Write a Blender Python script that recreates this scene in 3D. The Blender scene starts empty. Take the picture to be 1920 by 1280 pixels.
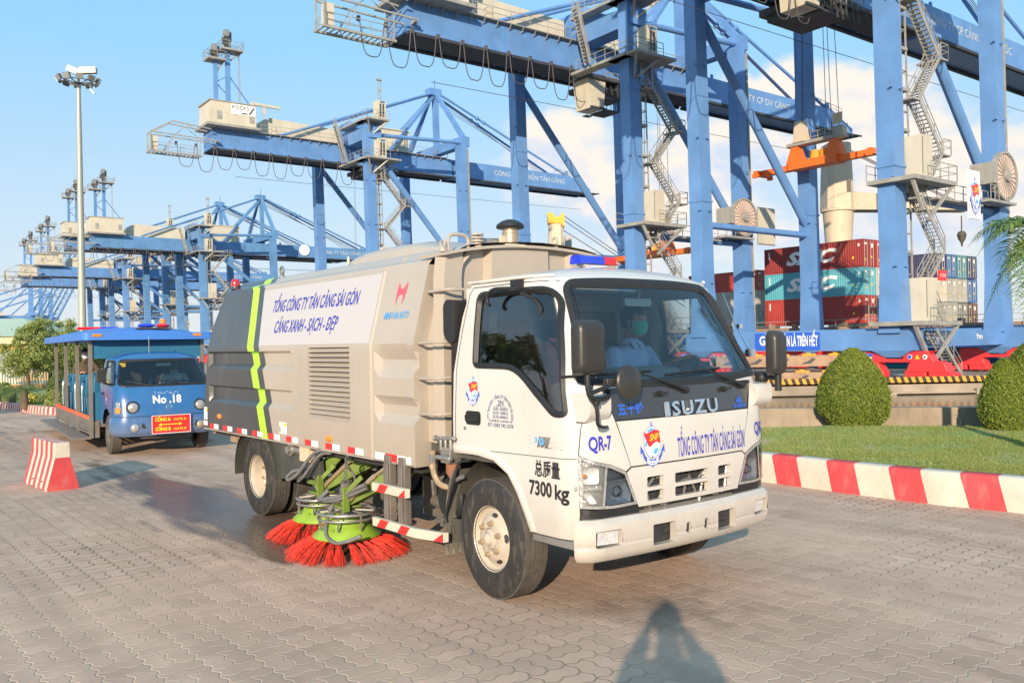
import bpy, bmesh, math, random
from mathutils import Vector, Matrix, noise
from mathutils.geometry import delaunay_2d_cdt
random.seed(7)
PI = math.pi
R = math.radians
scene = bpy.context.scene
COL = scene.collection

# ---------------------------------------------------------------- camera
FPX, CAMH, ROLL = 1619.0, 1.70, 0.018
PITCH = math.atan(5.0 / FPX)
cam_d = bpy.data.cameras.new('camera')
cam_d.sensor_width = 36.0
cam_d.lens = FPX / 1920 * 36.0
cam_d.clip_start = 0.05
cam_d.clip_end = 4000
cam = bpy.data.objects.new('camera', cam_d)
COL.objects.link(cam)
_c, _s = math.cos(ROLL), math.sin(ROLL)
_f = Vector((0, math.cos(PITCH), math.sin(PITCH)))
_u0 = Vector((0, -math.sin(PITCH), math.cos(PITCH)))
_r0 = Vector((1, 0, 0))
CR = _c * _r0 - _s * _u0
CU = _s * _r0 + _c * _u0
CF = _f
CC = Vector((0, 0, CAMH))
m3 = Matrix((CR, CU, -CF)).transposed()
cam.matrix_world = Matrix.Translation(CC) @ m3.to_4x4()
scene.camera = cam

def ray(px, py):
 return CF + CR * ((px - 960) / FPX) - CU * ((py - 640) / FPX)
def gnd(px, py, z=0.0):
 d = ray(px, py)
 t = (z - CAMH) / d.z
 return CC + d * t
def atY(px, py, Y):
 d = ray(px, py)
 return CC + d * (Y / d.y)

# ---------------------------------------------------------------- sun, sky, exposure
SUN_EL, SUN_AZ = R(16.6), R(9.6)           # light travels towards +Y, slightly +X
L = Vector((math.sin(SUN_AZ) * math.cos(SUN_EL), math.cos(SUN_AZ) * math.cos(SUN_EL), -math.sin(SUN_EL)))
sun_d = bpy.data.lights.new('sun', 'SUN')
sun_d.energy = 4.0
sun_d.angle = R(0.5)
sun_d.color = (1.0, 0.82, 0.61)
sun = bpy.data.objects.new('sun', sun_d)
COL.objects.link(sun)
sun.rotation_euler = L.to_track_quat('-Z', 'Y').to_euler()
sun.location = (-5, -20, 20)
scene.view_settings.view_transform = 'Standard'
scene.view_settings.look = 'None'
scene.view_settings.exposure = 0.62
scene.view_settings.gamma = 1.0

world = bpy.data.worlds.new('World')
scene.world = world
world.use_nodes = True
wt = world.node_tree
wt.nodes.clear()
def wn(t, **k):
 n = wt.nodes.new(t)
 for a, b in k.items():
  setattr(n, a, b)
 return n
wl = wt.links.new
def wmath(op, a, b=None, c=None, clamp=False):
 n = wn('ShaderNodeMath', operation=op, use_clamp=clamp)
 for i, v in enumerate((a, b, c)):
  if v is None: continue
  if isinstance(v, (int, float)): n.inputs[i].default_value = v
  else: wl(v, n.inputs[i])
 return n.outputs[0]
sky = wn('ShaderNodeTexSky', sky_type='NISHITA')
sky.sun_disc = False
sky.sun_elevation = SUN_EL
sky.sun_rotation = math.atan2(-L.x, -L.y)
sky.altitude = 0
sky.air_density = 1.0
sky.dust_density = 0.6
sky.ozone_density = 1.5
geo = wn('ShaderNodeTexCoord')
sep = wn('ShaderNodeSeparateXYZ')
wl(geo.outputs['Generated'], sep.inputs[0])
X_, Y_, Z_ = sep.outputs
az = wmath('ARCTAN2', X_, Y_)
el = wmath('ARCSINE', Z_)
# clouds: billowy noise in direction space, thresholded higher away from the cumulus bank on the right
mp = wn('ShaderNodeMapping'); wl(geo.outputs['Generated'], mp.inputs[0]); mp.inputs['Scale'].default_value = (1, 1, 1.6)
n1 = wn('ShaderNodeTexNoise'); n1.inputs['Scale'].default_value = 5.5; n1.inputs['Detail'].default_value = 9; n1.inputs['Roughness'].default_value = 0.56
wl(mp.outputs[0], n1.inputs['Vector'])
n2 = wn('ShaderNodeTexNoise'); n2.inputs['Scale'].default_value = 17; n2.inputs['Detail'].default_value = 8; n2.inputs['Roughness'].default_value = 0.6
wl(mp.outputs[0], n2.inputs['Vector'])
mp3 = wn('ShaderNodeMapping'); wl(geo.outputs['Generated'], mp3.inputs[0]); mp3.inputs['Location'].default_value = (0.012, 0, 0.03); mp3.inputs['Scale'].default_value = (1, 1, 1.6)
n3 = wn('ShaderNodeTexNoise'); n3.inputs['Scale'].default_value = 5.5; n3.inputs['Detail'].default_value = 9; n3.inputs['Roughness'].default_value = 0.56
wl(mp3.outputs[0], n3.inputs['Vector'])
def blob(px, py, rx, ry, amp):
 a0 = math.atan((px - 960) / FPX); e0 = math.atan((645 - py) / FPX * math.cos(a0))
 a = wmath('DIVIDE', wmath('SUBTRACT', az, a0), rx / FPX)
 e = wmath('DIVIDE', wmath('SUBTRACT', el, e0), ry / FPX)
 d2 = wmath('ADD', wmath('MULTIPLY', a, a), wmath('MULTIPLY', e, e))
 return wmath('MULTIPLY', wmath('EXPONENT', wmath('MULTIPLY', d2, -1.0)), amp)
tot = None
for b in [(1080, 320, 170, 120, 0.85), (1150, 430, 300, 110, 0.5), (1330, 330, 190, 130, 0.8), (1650, 250, 210, 110, 0.85), (1480, 430, 380, 110, 0.62), (1800, 330, 260, 130, 0.75),
          (1390, 180, 60, 55, 0.55), (1480, 150, 70, 50, 0.55), (620, 430, 200, 45, 0.25), (960, 470, 160, 45, 0.35), (1700, 170, 90, 50, 0.5), (1930, 210, 60, 60, 0.3),
          (430, 560, 130, 60, 0.3), (490, 137, 40, 26, 0.16), (2300, 300, 400, 200, 0.7), (200, 600, 300, 30, 0.15)]:
 o_ = blob(*b)
 tot = o_ if tot is None else wmath('MAXIMUM', tot, o_)
nz = wmath('ADD', wmath('MULTIPLY', n1.outputs[0], 0.7), wmath('MULTIPLY', n2.outputs[0], 0.3))
dens = wmath('ADD', wmath('MULTIPLY', wmath('SUBTRACT', nz, 0.5), 1.7), wmath('SUBTRACT', tot, 0.27))
mask = wn('ShaderNodeMapRange', interpolation_type='SMOOTHSTEP'); wl(dens, mask.inputs[0])
mask.inputs[1].default_value = -0.02; mask.inputs[2].default_value = 0.30
# cloud shading: sunlit top-left, greyer low down where the cloud is thick
sh = wmath('ADD', wmath('MULTIPLY', wmath('SUBTRACT', n1.outputs[0], n3.outputs[0]), 6.0), 0.60, clamp=True)
ccol = wn('ShaderNodeMixRGB'); ccol.inputs[1].default_value = (4.6, 5.5, 7.0, 1); ccol.inputs[2].default_value = (7.8, 7.0, 6.1, 1)
elc = wn('ShaderNodeMapRange'); wl(el, elc.inputs[0]); elc.inputs[1].default_value = 0.02; elc.inputs[2].default_value = 0.22; elc.inputs[3].default_value = -0.45; elc.inputs[4].default_value = 0.25
wl(wmath('ADD', sh, elc.outputs[0], clamp=True), ccol.inputs[0])
# sky tint: the Nishita sky whitened a little (thin tropical haze)
tint = wn('ShaderNodeMixRGB', blend_type='MULTIPLY'); tint.inputs[0].default_value = 1.0
wl(sky.outputs[0], tint.inputs[1]); tint.inputs[2].default_value = (0.84, 1.02, 1.08, 1)
hz = wn('ShaderNodeMapRange'); wl(el, hz.inputs[0]); hz.inputs[1].default_value = 0.0; hz.inputs[2].default_value = 0.5; hz.inputs[3].default_value = 0.88; hz.inputs[4].default_value = 0.75
whit = wn('ShaderNodeMixRGB'); wl(hz.outputs[0], whit.inputs[0]); wl(tint.outputs[0], whit.inputs[1]); wc = wn('ShaderNodeMixRGB'); wc.inputs[1].default_value = (5.7, 6.0, 6.5, 1); wc.inputs[2].default_value = (2.75, 5.5, 7.9, 1); we = wn('ShaderNodeMapRange'); wl(el, we.inputs[0]); we.inputs[1].default_value = 0.03; we.inputs[2].default_value = 0.33; wl(we.outputs[0], wc.inputs[0]); wl(wc.outputs[0], whit.inputs[2])
mixc = wn('ShaderNodeMixRGB'); wl(wmath('MULTIPLY', mask.outputs[0], 0.93), mixc.inputs[0]); wl(whit.outputs[0], mixc.inputs[1]); wl(ccol.outputs[0], mixc.inputs[2])
bg = wn('ShaderNodeBackground'); bg.inputs[1].default_value = 0.09
wl(mixc.outputs[0], bg.inputs[0])
wo = wn('ShaderNodeOutputWorld'); wl(bg.outputs[0], wo.inputs[0])
scene.cycles.max_bounces = 6
scene.cycles.transparent_max_bounces = 16
scene.cycles.caustics_reflective = False
scene.cycles.caustics_refractive = False
scene.cycles.sample_clamp_indirect = 4.0

# ---------------------------------------------------------------- materials
M = {}
def mat(name, col, rough=0.5, metal=0.0, var=0.12, vs=3.0, bump=0.0, bs=40.0, coat=0.0, spec=0.5, dirt=0.0, dirtcol=(0.20, 0.16, 0.12), emit=None, low=None, rust=0):
 m = bpy.data.materials.new(name); m.use_nodes = True
 nt = m.node_tree; b = nt.nodes['Principled BSDF']
 b.inputs['Roughness'].default_value = rough
 b.inputs['Metallic'].default_value = metal
 b.inputs['Specular IOR Level'].default_value = spec
 b.inputs['Coat Weight'].default_value = coat
 b.inputs['Coat Roughness'].default_value = 0.08
 tc = nt.nodes.new('ShaderNodeTexCoord')
 vec = tc.outputs['Object']
 n = nt.nodes.new('ShaderNodeTexNoise'); n.inputs['Scale'].default_value = vs; n.inputs['Detail'].default_value = 6
 nt.links.new(vec, n.inputs['Vector'])
 mr = nt.nodes.new('ShaderNodeMapRange'); nt.links.new(n.outputs[0], mr.inputs[0])
 mr.inputs[1].default_value = 0.25; mr.inputs[2].default_value = 0.75
 mr.inputs[3].default_value = 1 - var; mr.inputs[4].default_value = 1 + var * 0.6
 mx = nt.nodes.new('ShaderNodeMixRGB'); mx.blend_type = 'MULTIPLY'; mx.inputs[0].default_value = 1
 mx.inputs[1].default_value = (*col, 1); nt.links.new(mr.outputs[0], mx.inputs[2])
 out = mx.outputs[0]
 if dirt > 0:
  n2 = nt.nodes.new('ShaderNodeTexNoise'); n2.inputs['Scale'].default_value = vs * 2.3; n2.inputs['Detail'].default_value = 8; n2.inputs['Roughness'].default_value = 0.65
  mpp = nt.nodes.new('ShaderNodeMapping'); mpp.inputs['Scale'].default_value = (1, 1, 0.35); mpp.inputs['Location'].default_value = (3, 7, 1)
  nt.links.new(vec, mpp.inputs[0]); nt.links.new(mpp.outputs[0], n2.inputs['Vector'])
  m2 = nt.nodes.new('ShaderNodeMapRange'); nt.links.new(n2.outputs[0], m2.inputs[0]); m2.inputs[1].default_value = 0.52; m2.inputs[2].default_value = 0.75; m2.inputs[4].default_value = dirt
  md = nt.nodes.new('ShaderNodeMixRGB'); nt.links.new(m2.outputs[0], md.inputs[0]); nt.links.new(out, md.inputs[1]); md.inputs[2].default_value = (*dirtcol, 1)
  out = md.outputs[0]
 if rust > 0:
  n3_ = nt.nodes.new('ShaderNodeTexNoise'); n3_.inputs['Scale'].default_value = 1.7; n3_.inputs['Detail'].default_value = 9; n3_.inputs['Roughness'].default_value = .7
  mq = nt.nodes.new('ShaderNodeMapping'); mq.inputs['Scale'].default_value = (1, 1, .16); nt.links.new(vec, mq.inputs[0]); nt.links.new(mq.outputs[0], n3_.inputs['Vector'])
  m4 = nt.nodes.new('ShaderNodeMapRange'); nt.links.new(n3_.outputs[0], m4.inputs[0]); m4.inputs[1].default_value = .62; m4.inputs[2].default_value = .72; m4.inputs[4].default_value = rust
  me_ = nt.nodes.new('ShaderNodeMixRGB'); nt.links.new(m4.outputs[0], me_.inputs[0]); nt.links.new(out, me_.inputs[1]); me_.inputs[2].default_value = (.22, .13, .09, 1); out = me_.outputs[0]
 if low:   # dried road splash on the lower part of a vehicle
  sz = nt.nodes.new('ShaderNodeSeparateXYZ'); nt.links.new(vec, sz.inputs[0]); n5 = nt.nodes.new('ShaderNodeTexNoise'); n5.inputs['Scale'].default_value = 7; n5.inputs['Detail'].default_value = 9; n5.inputs['Roughness'].default_value = .7; nt.links.new(vec, n5.inputs['Vector'])
  ad = nt.nodes.new('ShaderNodeMath'); ad.operation = 'MULTIPLY_ADD'; ad.inputs[1].default_value = -.55; nt.links.new(n5.outputs[0], ad.inputs[0]); nt.links.new(sz.outputs[2], ad.inputs[2])
  m6 = nt.nodes.new('ShaderNodeMapRange'); m6.interpolation_type = 'SMOOTHSTEP'; nt.links.new(ad.outputs[0], m6.inputs[0]); m6.inputs[1].default_value = low[0] - .27; m6.inputs[2].default_value = low[1] - .27; m6.inputs[3].default_value = low[2]; m6.inputs[4].default_value = 0
  mf = nt.nodes.new('ShaderNodeMixRGB'); nt.links.new(m6.outputs[0], mf.inputs[0]); nt.links.new(out, mf.inputs[1]); mf.inputs[2].default_value = (.36, .29, .22, 1); out = mf.outputs[0]
 nt.links.new(out, b.inputs['Base Color'])
 if bump > 0:
  nb = nt.nodes.new('ShaderNodeTexNoise'); nb.inputs['Scale'].default_value = bs; nb.inputs['Detail'].default_value = 5
  nt.links.new(vec, nb.inputs['Vector'])
  bp = nt.nodes.new('ShaderNodeBump'); bp.inputs['Strength'].default_value = bump; bp.inputs['Distance'].default_value = 0.02
  nt.links.new(nb.outputs[0], bp.inputs['Height']); nt.links.new(bp.outputs[0], b.inputs['Normal'])
 if emit:
  b.inputs['Emission Color'].default_value = (*emit[0], 1); b.inputs['Emission Strength'].default_value = emit[1]
 M[name] = m
 return m
def glass(name, tint, refl=1.0, rough=0.02, fac=None):
 m = bpy.data.materials.new(name); m.use_nodes = True
 nt = m.node_tree; nt.nodes.clear()
 o = nt.nodes.new('ShaderNodeOutputMaterial'); mx = nt.nodes.new('ShaderNodeMixShader')
 t = nt.nodes.new('ShaderNodeBsdfTransparent'); t.inputs[0].default_value = (*tint, 1)
 g = nt.nodes.new('ShaderNodeBsdfGlossy'); g.inputs['Roughness'].default_value = rough; g.inputs[0].default_value = (1, 1, 1, 1)
 f = nt.nodes.new('ShaderNodeFresnel'); f.inputs[0].default_value = 1.5
 mm = nt.nodes.new('ShaderNodeMath'); mm.operation = 'MULTIPLY'; mm.inputs[1].default_value = refl
 nt.links.new(f.outputs[0], mm.inputs[0]); nt.links.new(mm.outputs[0], mx.inputs[0])
 nt.links.new(t.outputs[0], mx.inputs[1]); nt.links.new(g.outputs[0], mx.inputs[2]); nt.links.new(mx.outputs[0], o.inputs[0])
 M[name] = m
 return m

# ---------------------------------------------------------------- mesh helpers
class MB:
 """collects shapes, links them as ONE mesh object"""
 def __init__(s): s.v = []; s.f = []; s.mi = []; s.k = 0
 def add(s, vs, fs, mi=None):
  o = len(s.v); s.v += [tuple(v) for v in vs]
  for f in fs: s.f.append([i + o for i in f]); s.mi.append(s.k if mi is None else mi)
  return s
 def box(s, a, b, mi=None):
  x0, y0, z0 = [min(p, q) for p, q in zip(a, b)]; x1, y1, z1 = [max(p, q) for p, q in zip(a, b)]
  return s.add([(x0, y0, z0), (x1, y0, z0), (x1, y1, z0), (x0, y1, z0), (x0, y0, z1), (x1, y0, z1), (x1, y1, z1), (x0, y1, z1)],
                     [(0, 3, 2, 1), (4, 5, 6, 7), (0, 1, 5, 4), (1, 2, 6, 5), (2, 3, 7, 6), (3, 0, 4, 7)], mi)
 def hexa(s, p, mi=None):   # 8 corners: bottom 4 ccw, top 4 ccw
  return s.add(p, [(0, 3, 2, 1), (4, 5, 6, 7), (0, 1, 5, 4), (1, 2, 6, 5), (2, 3, 7, 6), (3, 0, 4, 7)], mi)
 def beam(s, a, b, w, h=None, up=(0, 0, 1), w2=None, h2=None, mi=None):
  a, b = Vector(a), Vector(b); h = w if h is None else h
  w2 = w if w2 is None else w2; h2 = h if h2 is None else h2
  d = (b - a).normalized(); u = Vector(up)
  if abs(d.dot(u)) > 0.99: u = Vector((1, 0, 0)) if abs(d.x) < 0.9 else Vector((0, 1, 0))
  r = d.cross(u).normalized(); u = r.cross(d)
  c = []
  for p, ww, hh in ((a, w, h), (b, w2, h2)):
   for i, j in ((-1, -1), (1, -1), (1, 1), (-1, 1)): c.append(p + r * (i * ww / 2) + u * (j * hh / 2))
  return s.add(c, [(0, 3, 2, 1), (4, 5, 6, 7), (0, 1, 5, 4), (1, 2, 6, 5), (2, 3, 7, 6), (3, 0, 4, 7)], mi)
 def tube(s, pts, r, n=8, cap=True, mi=None, closed=False):
  pts = [Vector(p) for p in pts]; rs = r if isinstance(r, (list, tuple)) else [r] * len(pts)
  N = len(pts); vs = []; fs = []; prev = None
  for i, p in enumerate(pts):
   if closed: d = (pts[(i + 1) % N] - pts[i - 1]).normalized()
   else: d = ((pts[i + 1] if i < N - 1 else p) - (pts[i - 1] if i > 0 else p)).normalized()
   if prev is None:
    u = Vector((0, 0, 1)) if abs(d.z) < 0.9 else Vector((1, 0, 0))
    prev = d.cross(u).normalized()
   a = (prev - d * prev.dot(d)).normalized(); b = d.cross(a); prev = a
   for k in range(n):
    t = 2 * PI * k / n; vs.append(p + (a * math.cos(t) + b * math.sin(t)) * rs[i])
  for i in range(N if closed else N - 1):
   j = (i + 1) % N
   for k in range(n): fs.append((i * n + k, i * n + (k + 1) % n, j * n + (k + 1) % n, j * n + k))
  if cap and not closed: fs += [tuple(range(n))[::-1], tuple((N - 1) * n + k for k in range(n))]
  return s.add(vs, fs, mi)
 def lathe(s, prof, c=(0, 0, 0), axis='z', n=32, mi=None, a0=0, a1=2 * PI):
  """prof: (r, h) list; axis vector or letter"""
  ax = {'x': Vector((1, 0, 0)), 'y': Vector((0, 1, 0)), 'z': Vector((0, 0, 1))}[axis] if isinstance(axis, str) else Vector(axis).normalized()
  u = ax.orthogonal().normalized() if not isinstance(axis, str) else {'x': Vector((0, 1, 0)), 'y': Vector((0, 0, 1)), 'z': Vector((1, 0, 0))}[axis]
  w = ax.cross(u); c = Vector(c); vs = []; fs = []; m = len(prof)
  full = abs(a1 - a0 - 2 * PI) < 1e-6; nn = n if full else n + 1
  for k in range(nn):
   t = a0 + (a1 - a0) * k / n
   for (r, h) in prof: vs.append(c + ax * h + (u * math.cos(t) + w * math.sin(t)) * r)
  for k in range(n):
   k2 = (k + 1) % nn
   for i in range(m - 1): fs.append((k * m + i, k2 * m + i, k2 * m + i + 1, k * m + i + 1))
  return s.add(vs, fs, mi)
 def prism(s, poly, fn, d0, d1, mi=None):
  """poly 2D (any simple polygon) -> fn(a,b,d) -> 3D, extruded between d0 and d1"""
  n = len(poly); vs = [fn(a, b, d0) for a, b in poly] + [fn(a, b, d1) for a, b in poly]
  tri = tess(poly)
  fs = [t for t in tri] + [tuple(i + n for i in t)[::-1] for t in tri] + [(i, (i + 1) % n, (i + 1) % n + n, i + n) for i in range(n)]
  return s.add(vs, fs, mi)
 def sphere(s, c, r, n=12, m=8, mi=None, sc=(1, 1, 1)):
  vs = []; fs = []
  for i in range(m + 1):
   t = PI * i / m
   for k in range(n):
    p = 2 * PI * k / n
    vs.append((c[0] + r * sc[0] * math.sin(t) * math.cos(p), c[1] + r * sc[1] * math.sin(t) * math.sin(p), c[2] + r * sc[2] * math.cos(t)))
  for i in range(m):
   for k in range(n): fs.append((i * n + k, (i + 1) * n + k, (i + 1) * n + (k + 1) % n, i * n + (k + 1) % n))
  return s.add(vs, fs, mi)
 def build(s, name, mats, parent=None, smooth=30, bevel=0, fix=True):
  me = bpy.data.meshes.new(name)
  me.from_pydata(s.v, [], s.f)
  ml = mats if isinstance(mats, (list, tuple)) else [mats]
  for m in ml: me.materials.append(M[m] if isinstance(m, str) else m)
  if len(ml) > 1: me.polygons.foreach_set('material_index', s.mi)
  if fix:
   bm = bmesh.new(); bm.from_mesh(me); bmesh.ops.recalc_face_normals(bm, faces=bm.faces); bm.to_mesh(me); bm.free()
  if smooth:
   me.polygons.foreach_set('use_smooth', [True] * len(me.polygons))
   me.set_sharp_from_angle(angle=R(smooth))
  me.update()
  o = bpy.data.objects.new(name, me)
  COL.objects.link(o)
  if parent: o.parent = parent
  if bevel:
   b = o.modifiers.new('bevel', 'BEVEL'); b.width = bevel; b.segments = 2; b.limit_method = 'ANGLE'; b.angle_limit = R(40)
  return o
def tess(poly):
 from mathutils.geometry import tessellate_polygon
 return [tuple(t) for t in tessellate_polygon([[Vector((a, b, 0)) for a, b in poly]])]
def tag(o, label=None, cat=None, group=None, kind=None):
 if label: o['label'] = label
 if cat: o['category'] = cat
 if group: o['group'] = group
 if kind: o['kind'] = kind
 return o
def empty(name, loc=(0, 0, 0), rz=0, label=None, cat=None, group=None):
 o = bpy.data.objects.new(name, None); COL.objects.link(o); o.empty_display_size = 0.3
 o.location = loc; o.rotation_euler = (0, 0, rz)
 return tag(o, label, cat, group)
def copy_tree(o, parent=None):
 c = o.copy(); COL.objects.link(c); c.parent = parent
 for ch in list(o.children): copy_tree(ch, c)
 return c
def inside(p, poly):
 x, y = p; c = False; n = len(poly); j = n - 1
 for i in range(n):
  a, b = poly[i], poly[j]
  if (a[1] > y) != (b[1] > y) and x < (b[0] - a[0]) * (y - a[1]) / (b[1] - a[1]) + a[0]: c = not c
  j = i
 return c
def area(p): return 0.5 * sum(p[i][0] * p[(i + 1) % len(p)][1] - p[(i + 1) % len(p)][0] * p[i][1] for i in range(len(p)))
def rnd(poly, r, n=4):
 """round the corners of a polygon; r number or list"""
 out = []; N = len(poly)
 for i in range(N):
  p = Vector(poly[i]); a = Vector(poly[i - 1]); b = Vector(poly[(i + 1) % N]); rr = r[i] if isinstance(r, (list, tuple)) else r
  da = a - p; db = b - p
  rr = min(rr, da.length * .48, db.length * .48)
  if rr < 1e-5: out.append(tuple(p)); continue
  p0 = p + da.normalized() * rr; p1 = p + db.normalized() * rr
  for k in range(n + 1):
   t = k / n; q = p0 * (1 - t) ** 2 + p * 2 * t * (1 - t) + p1 * t * t; out.append(tuple(q))
 return out
def offs(poly, d):
 """offset outward by d"""
 sg = 1 if area(poly) > 0 else -1; N = len(poly); out = []
 for i in range(N):
  p = Vector(poly[i]); a = Vector(poly[i - 1]); b = Vector(poly[(i + 1) % N])
  e1 = (p - a).normalized(); e2 = (b - p).normalized()
  n1 = Vector((e1.y, -e1.x)) * sg; n2 = Vector((e2.y, -e2.x)) * sg
  m = (n1 + n2)
  if m.length < 1e-6: m = n1
  m.normalize(); k = max(0.5, m.dot(n1)); out.append(tuple(p + m * (d / k)))
 return out
def dens_(poly, step, closed=True):
 out = []; N = len(poly)
 for i in range(N if closed else N - 1):
  a = Vector(poly[i]); b = Vector(poly[(i + 1) % N]); k = max(1, int((b - a).length / step + .5))
  for j in range(k): out.append(tuple(a.lerp(b, j / k)))
 if not closed: out.append(poly[-1])
 return out
def fill(mb, outer, fn, holes=(), step=0.05, lines=(), mi=None, flip=False):
 """triangulate the region outer minus holes on a grid and map it through fn(a,b)->Vector"""
 pts = []; edges = []
 for poly in [outer] + list(holes):
  p = dens_(poly, step); o = len(pts); pts += p
  edges += [(o + i, o + (i + 1) % len(p)) for i in range(len(p))]
 for ln in lines:
  p = dens_(ln, step, False); o = len(pts); pts += p
  edges += [(o + i, o + i + 1) for i in range(len(p) - 1)]
 xs = [p[0] for p in outer]; ys = [p[1] for p in outer]
 nx = int((max(xs) - min(xs)) / step) + 1; ny = int((max(ys) - min(ys)) / step) + 1
 for i in range(nx + 1):
  for j in range(ny + 1):
   q = (min(xs) + (i + .37) * step, min(ys) + (j + .41) * step)
   if inside(q, outer) and not any(inside(q, h) for h in holes): pts.append(q)
 res = delaunay_2d_cdt([Vector(p) for p in pts], edges, [], 0, 1e-6)
 V, F = res[0], res[2]
 keep = []
 for f in F:
  c = (sum(V[i].x for i in f) / 3, sum(V[i].y for i in f) / 3)
  if inside(c, outer) and not any(inside(c, h) for h in holes):
   a, b, d = [V[i] for i in f]
   if abs((b - a).cross(d - a)) > 1e-9: keep.append(tuple(f)[::-1] if flip else tuple(f))
 used = sorted({i for f in keep for i in f}); mp_ = {i: k for k, i in enumerate(used)}
 mb.add([fn(V[i].x, V[i].y) for i in used], [tuple(mp_[i] for i in f) for f in keep], mi)
 return mb
def wall_strip(mb, poly, fn0, fn1, mi=None, closed=True):
 """quads joining two mapped copies of a polyline"""
 n = len(poly); vs = [fn0(*p) for p in poly] + [fn1(*p) for p in poly]
 mb.add(vs, [(i, (i + 1) % n, (i + 1) % n + n, i + n) for i in range(n if closed else n - 1)], mi)
_txt = {}
def text2d(s, size=1.0, sx=1.0, shear=0.0, bold=0.0, spacing=1.0, align='CENTER', res=3):
 """(verts, faces) of flat lettering made from Blender's built-in font"""
 c = bpy.data.curves.new('lettering', 'FONT'); c.body = s; c.size = size; c.shear = shear; c.offset = bold
 c.align_x = align; c.align_y = 'CENTER'; c.space_character = spacing; c.resolution_u = res; c.fill_mode = 'FRONT'
 o = bpy.data.objects.new('lettering', c); COL.objects.link(o)
 bpy.context.view_layer.update()
 me = o.evaluated_get(bpy.context.evaluated_depsgraph_get()).to_mesh()
 bm = bmesh.new(); bm.from_mesh(me); bmesh.ops.triangulate(bm, faces=bm.faces)
 vs = [(v.co.x * sx, v.co.y) for v in bm.verts]; bm.verts.index_update()
 fs = [tuple(v.index for v in f.verts) for f in bm.faces]
 bm.free(); o.evaluated_get(bpy.context.evaluated_depsgraph_get()).to_mesh_clear()
 bpy.data.objects.remove(o); bpy.data.curves.remove(c)
 return vs, fs
def put_text(mb, s, fn, x, y, h, w=None, mi=None, **k):
 """lettering with cap height ~h (and total width w) centred at x,y through fn"""
 bars = []
 if 'Đ' in s:
  for i, ch in enumerate(s):
   if ch == 'Đ': a_ = text2d(s[:i].replace('Đ', 'D') + 'D', 1.0, **{**k, 'align': 'LEFT'})[0]; bars.append(max(v[0] for v in a_))
  s = s.replace('Đ', 'D')
 vs, fs = text2d(s, size=1.0, **k)
 if bars:
  l0 = min(v[0] for v in vs) - min(v[0] for v in text2d(s, 1.0, **{**k, 'align': 'LEFT'})[0])
  for b_ in bars: o_ = len(vs); c_ = l0 + b_ - .62; vs = vs + [(c_, -.035), (c_ + .33, -.035), (c_ + .33, .045), (c_, .045)]; fs = fs + [(o_, o_ + 1, o_ + 2, o_ + 3)]
 x0 = min(v[0] for v in vs); x1 = max(v[0] for v in vs)
 sy = h / 0.72; sx = sy if w is None else w / (x1 - x0); cx = (x0 + x1) / 2
 mb.add([fn(x + (v[0] - cx) * sx, y + v[1] * sy) for v in vs], fs, mi)
def spl(pts, n=6):
 """Catmull-Rom through points"""
 P = [Vector(p) for p in pts]; P = [P[0] * 2 - P[1]] + P + [P[-1] * 2 - P[-2]]; out = []
 for i in range(1, len(P) - 2):
  for k in range(n):
   t = k / n; a, b, c, d = P[i - 1:i + 3]
   out.append(0.5 * ((2 * b) + (c - a) * t + (2 * a - 5 * b + 4 * c - d) * t * t + (3 * b - a - 3 * c + d) * t ** 3))
 out.append(P[-2]); return out
def lerp(t, tab):
 if t <= tab[0][0]: return tab[0][1]
 for (a, va), (b, vb) in zip(tab, tab[1:]):
  if t <= b: return va + (vb - va) * (t - a) / (b - a)
 return tab[-1][1]
# ---------------------------------------------------------------- palette
mat('white_paint', (0.62, 0.595, 0.56), 0.28, var=0.05, vs=1.6, coat=0.6, dirt=0.22, dirtcol=(0.5, 0.42, 0.3), low=(.35, 1.0, .5))
mat('beige_paint', (0.44, 0.385, 0.325), 0.36, var=0.07, vs=1.3, coat=0.35, dirt=0.25, dirtcol=(0.30, 0.25, 0.19), low=(.75, 1.35, .4))
mat('beige_sheet', (0.43, 0.37, 0.305), 0.42, var=0.05, vs=1.3, coat=0.2, dirt=0.16)
mat('lime_old', (0.17, 0.25, 0.04), 0.55, var=0.3, vs=9, dirt=0.7, dirtcol=(0.2, 0.17, 0.1))
mat('grey_wrap', (0.052, 0.055, 0.060), 0.33, var=0.08, vs=1.5, coat=0.25, dirt=0.25, dirtcol=(0.22, 0.2, 0.17))
mat('lime_wrap', (0.45, 0.76, 0.05), 0.4, var=0.04)
mat('pale_wrap', (0.52, 0.49, 0.485), 0.33, var=0.02, coat=0.3)
mat('lime_paint', (0.26, 0.42, 0.035), 0.5, var=0.25, vs=9, dirt=0.6, dirtcol=(0.25, 0.22, 0.1))
mat('decal_blue', (0.035, 0.04, 0.42), 0.4, var=0.03)
mat('decal_sky', (0.10, 0.42, 0.85), 0.4, var=0.03)
mat('decal_cobalt', (0.03, 0.12, 0.60), 0.4, var=0.03)
mat('decal_red', (0.80, 0.03, 0.03), 0.4, var=0.03)
mat('decal_pink', (0.85, 0.10, 0.14), 0.4, var=0.03)
mat('decal_white', (0.85, 0.84, 0.80), 0.4, var=0.03)
mat('decal_yellow', (0.90, 0.60, 0.03), 0.4, var=0.03)
mat('decal_black', (0.02, 0.02, 0.025), 0.4, var=0.05)
mat('decal_grey', (0.55, 0.53, 0.50), 0.4, var=0.05)
mat('decal_navy', (0.06, 0.08, 0.25), 0.4, var=0.05)
mat('black_plastic', (0.022, 0.023, 0.025), 0.48, var=0.15, dirt=0.04, spec=0.35)
mat('mirror_plastic', (0.032, 0.031, 0.03), 0.38, var=0.12, dirt=0.15)
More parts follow.
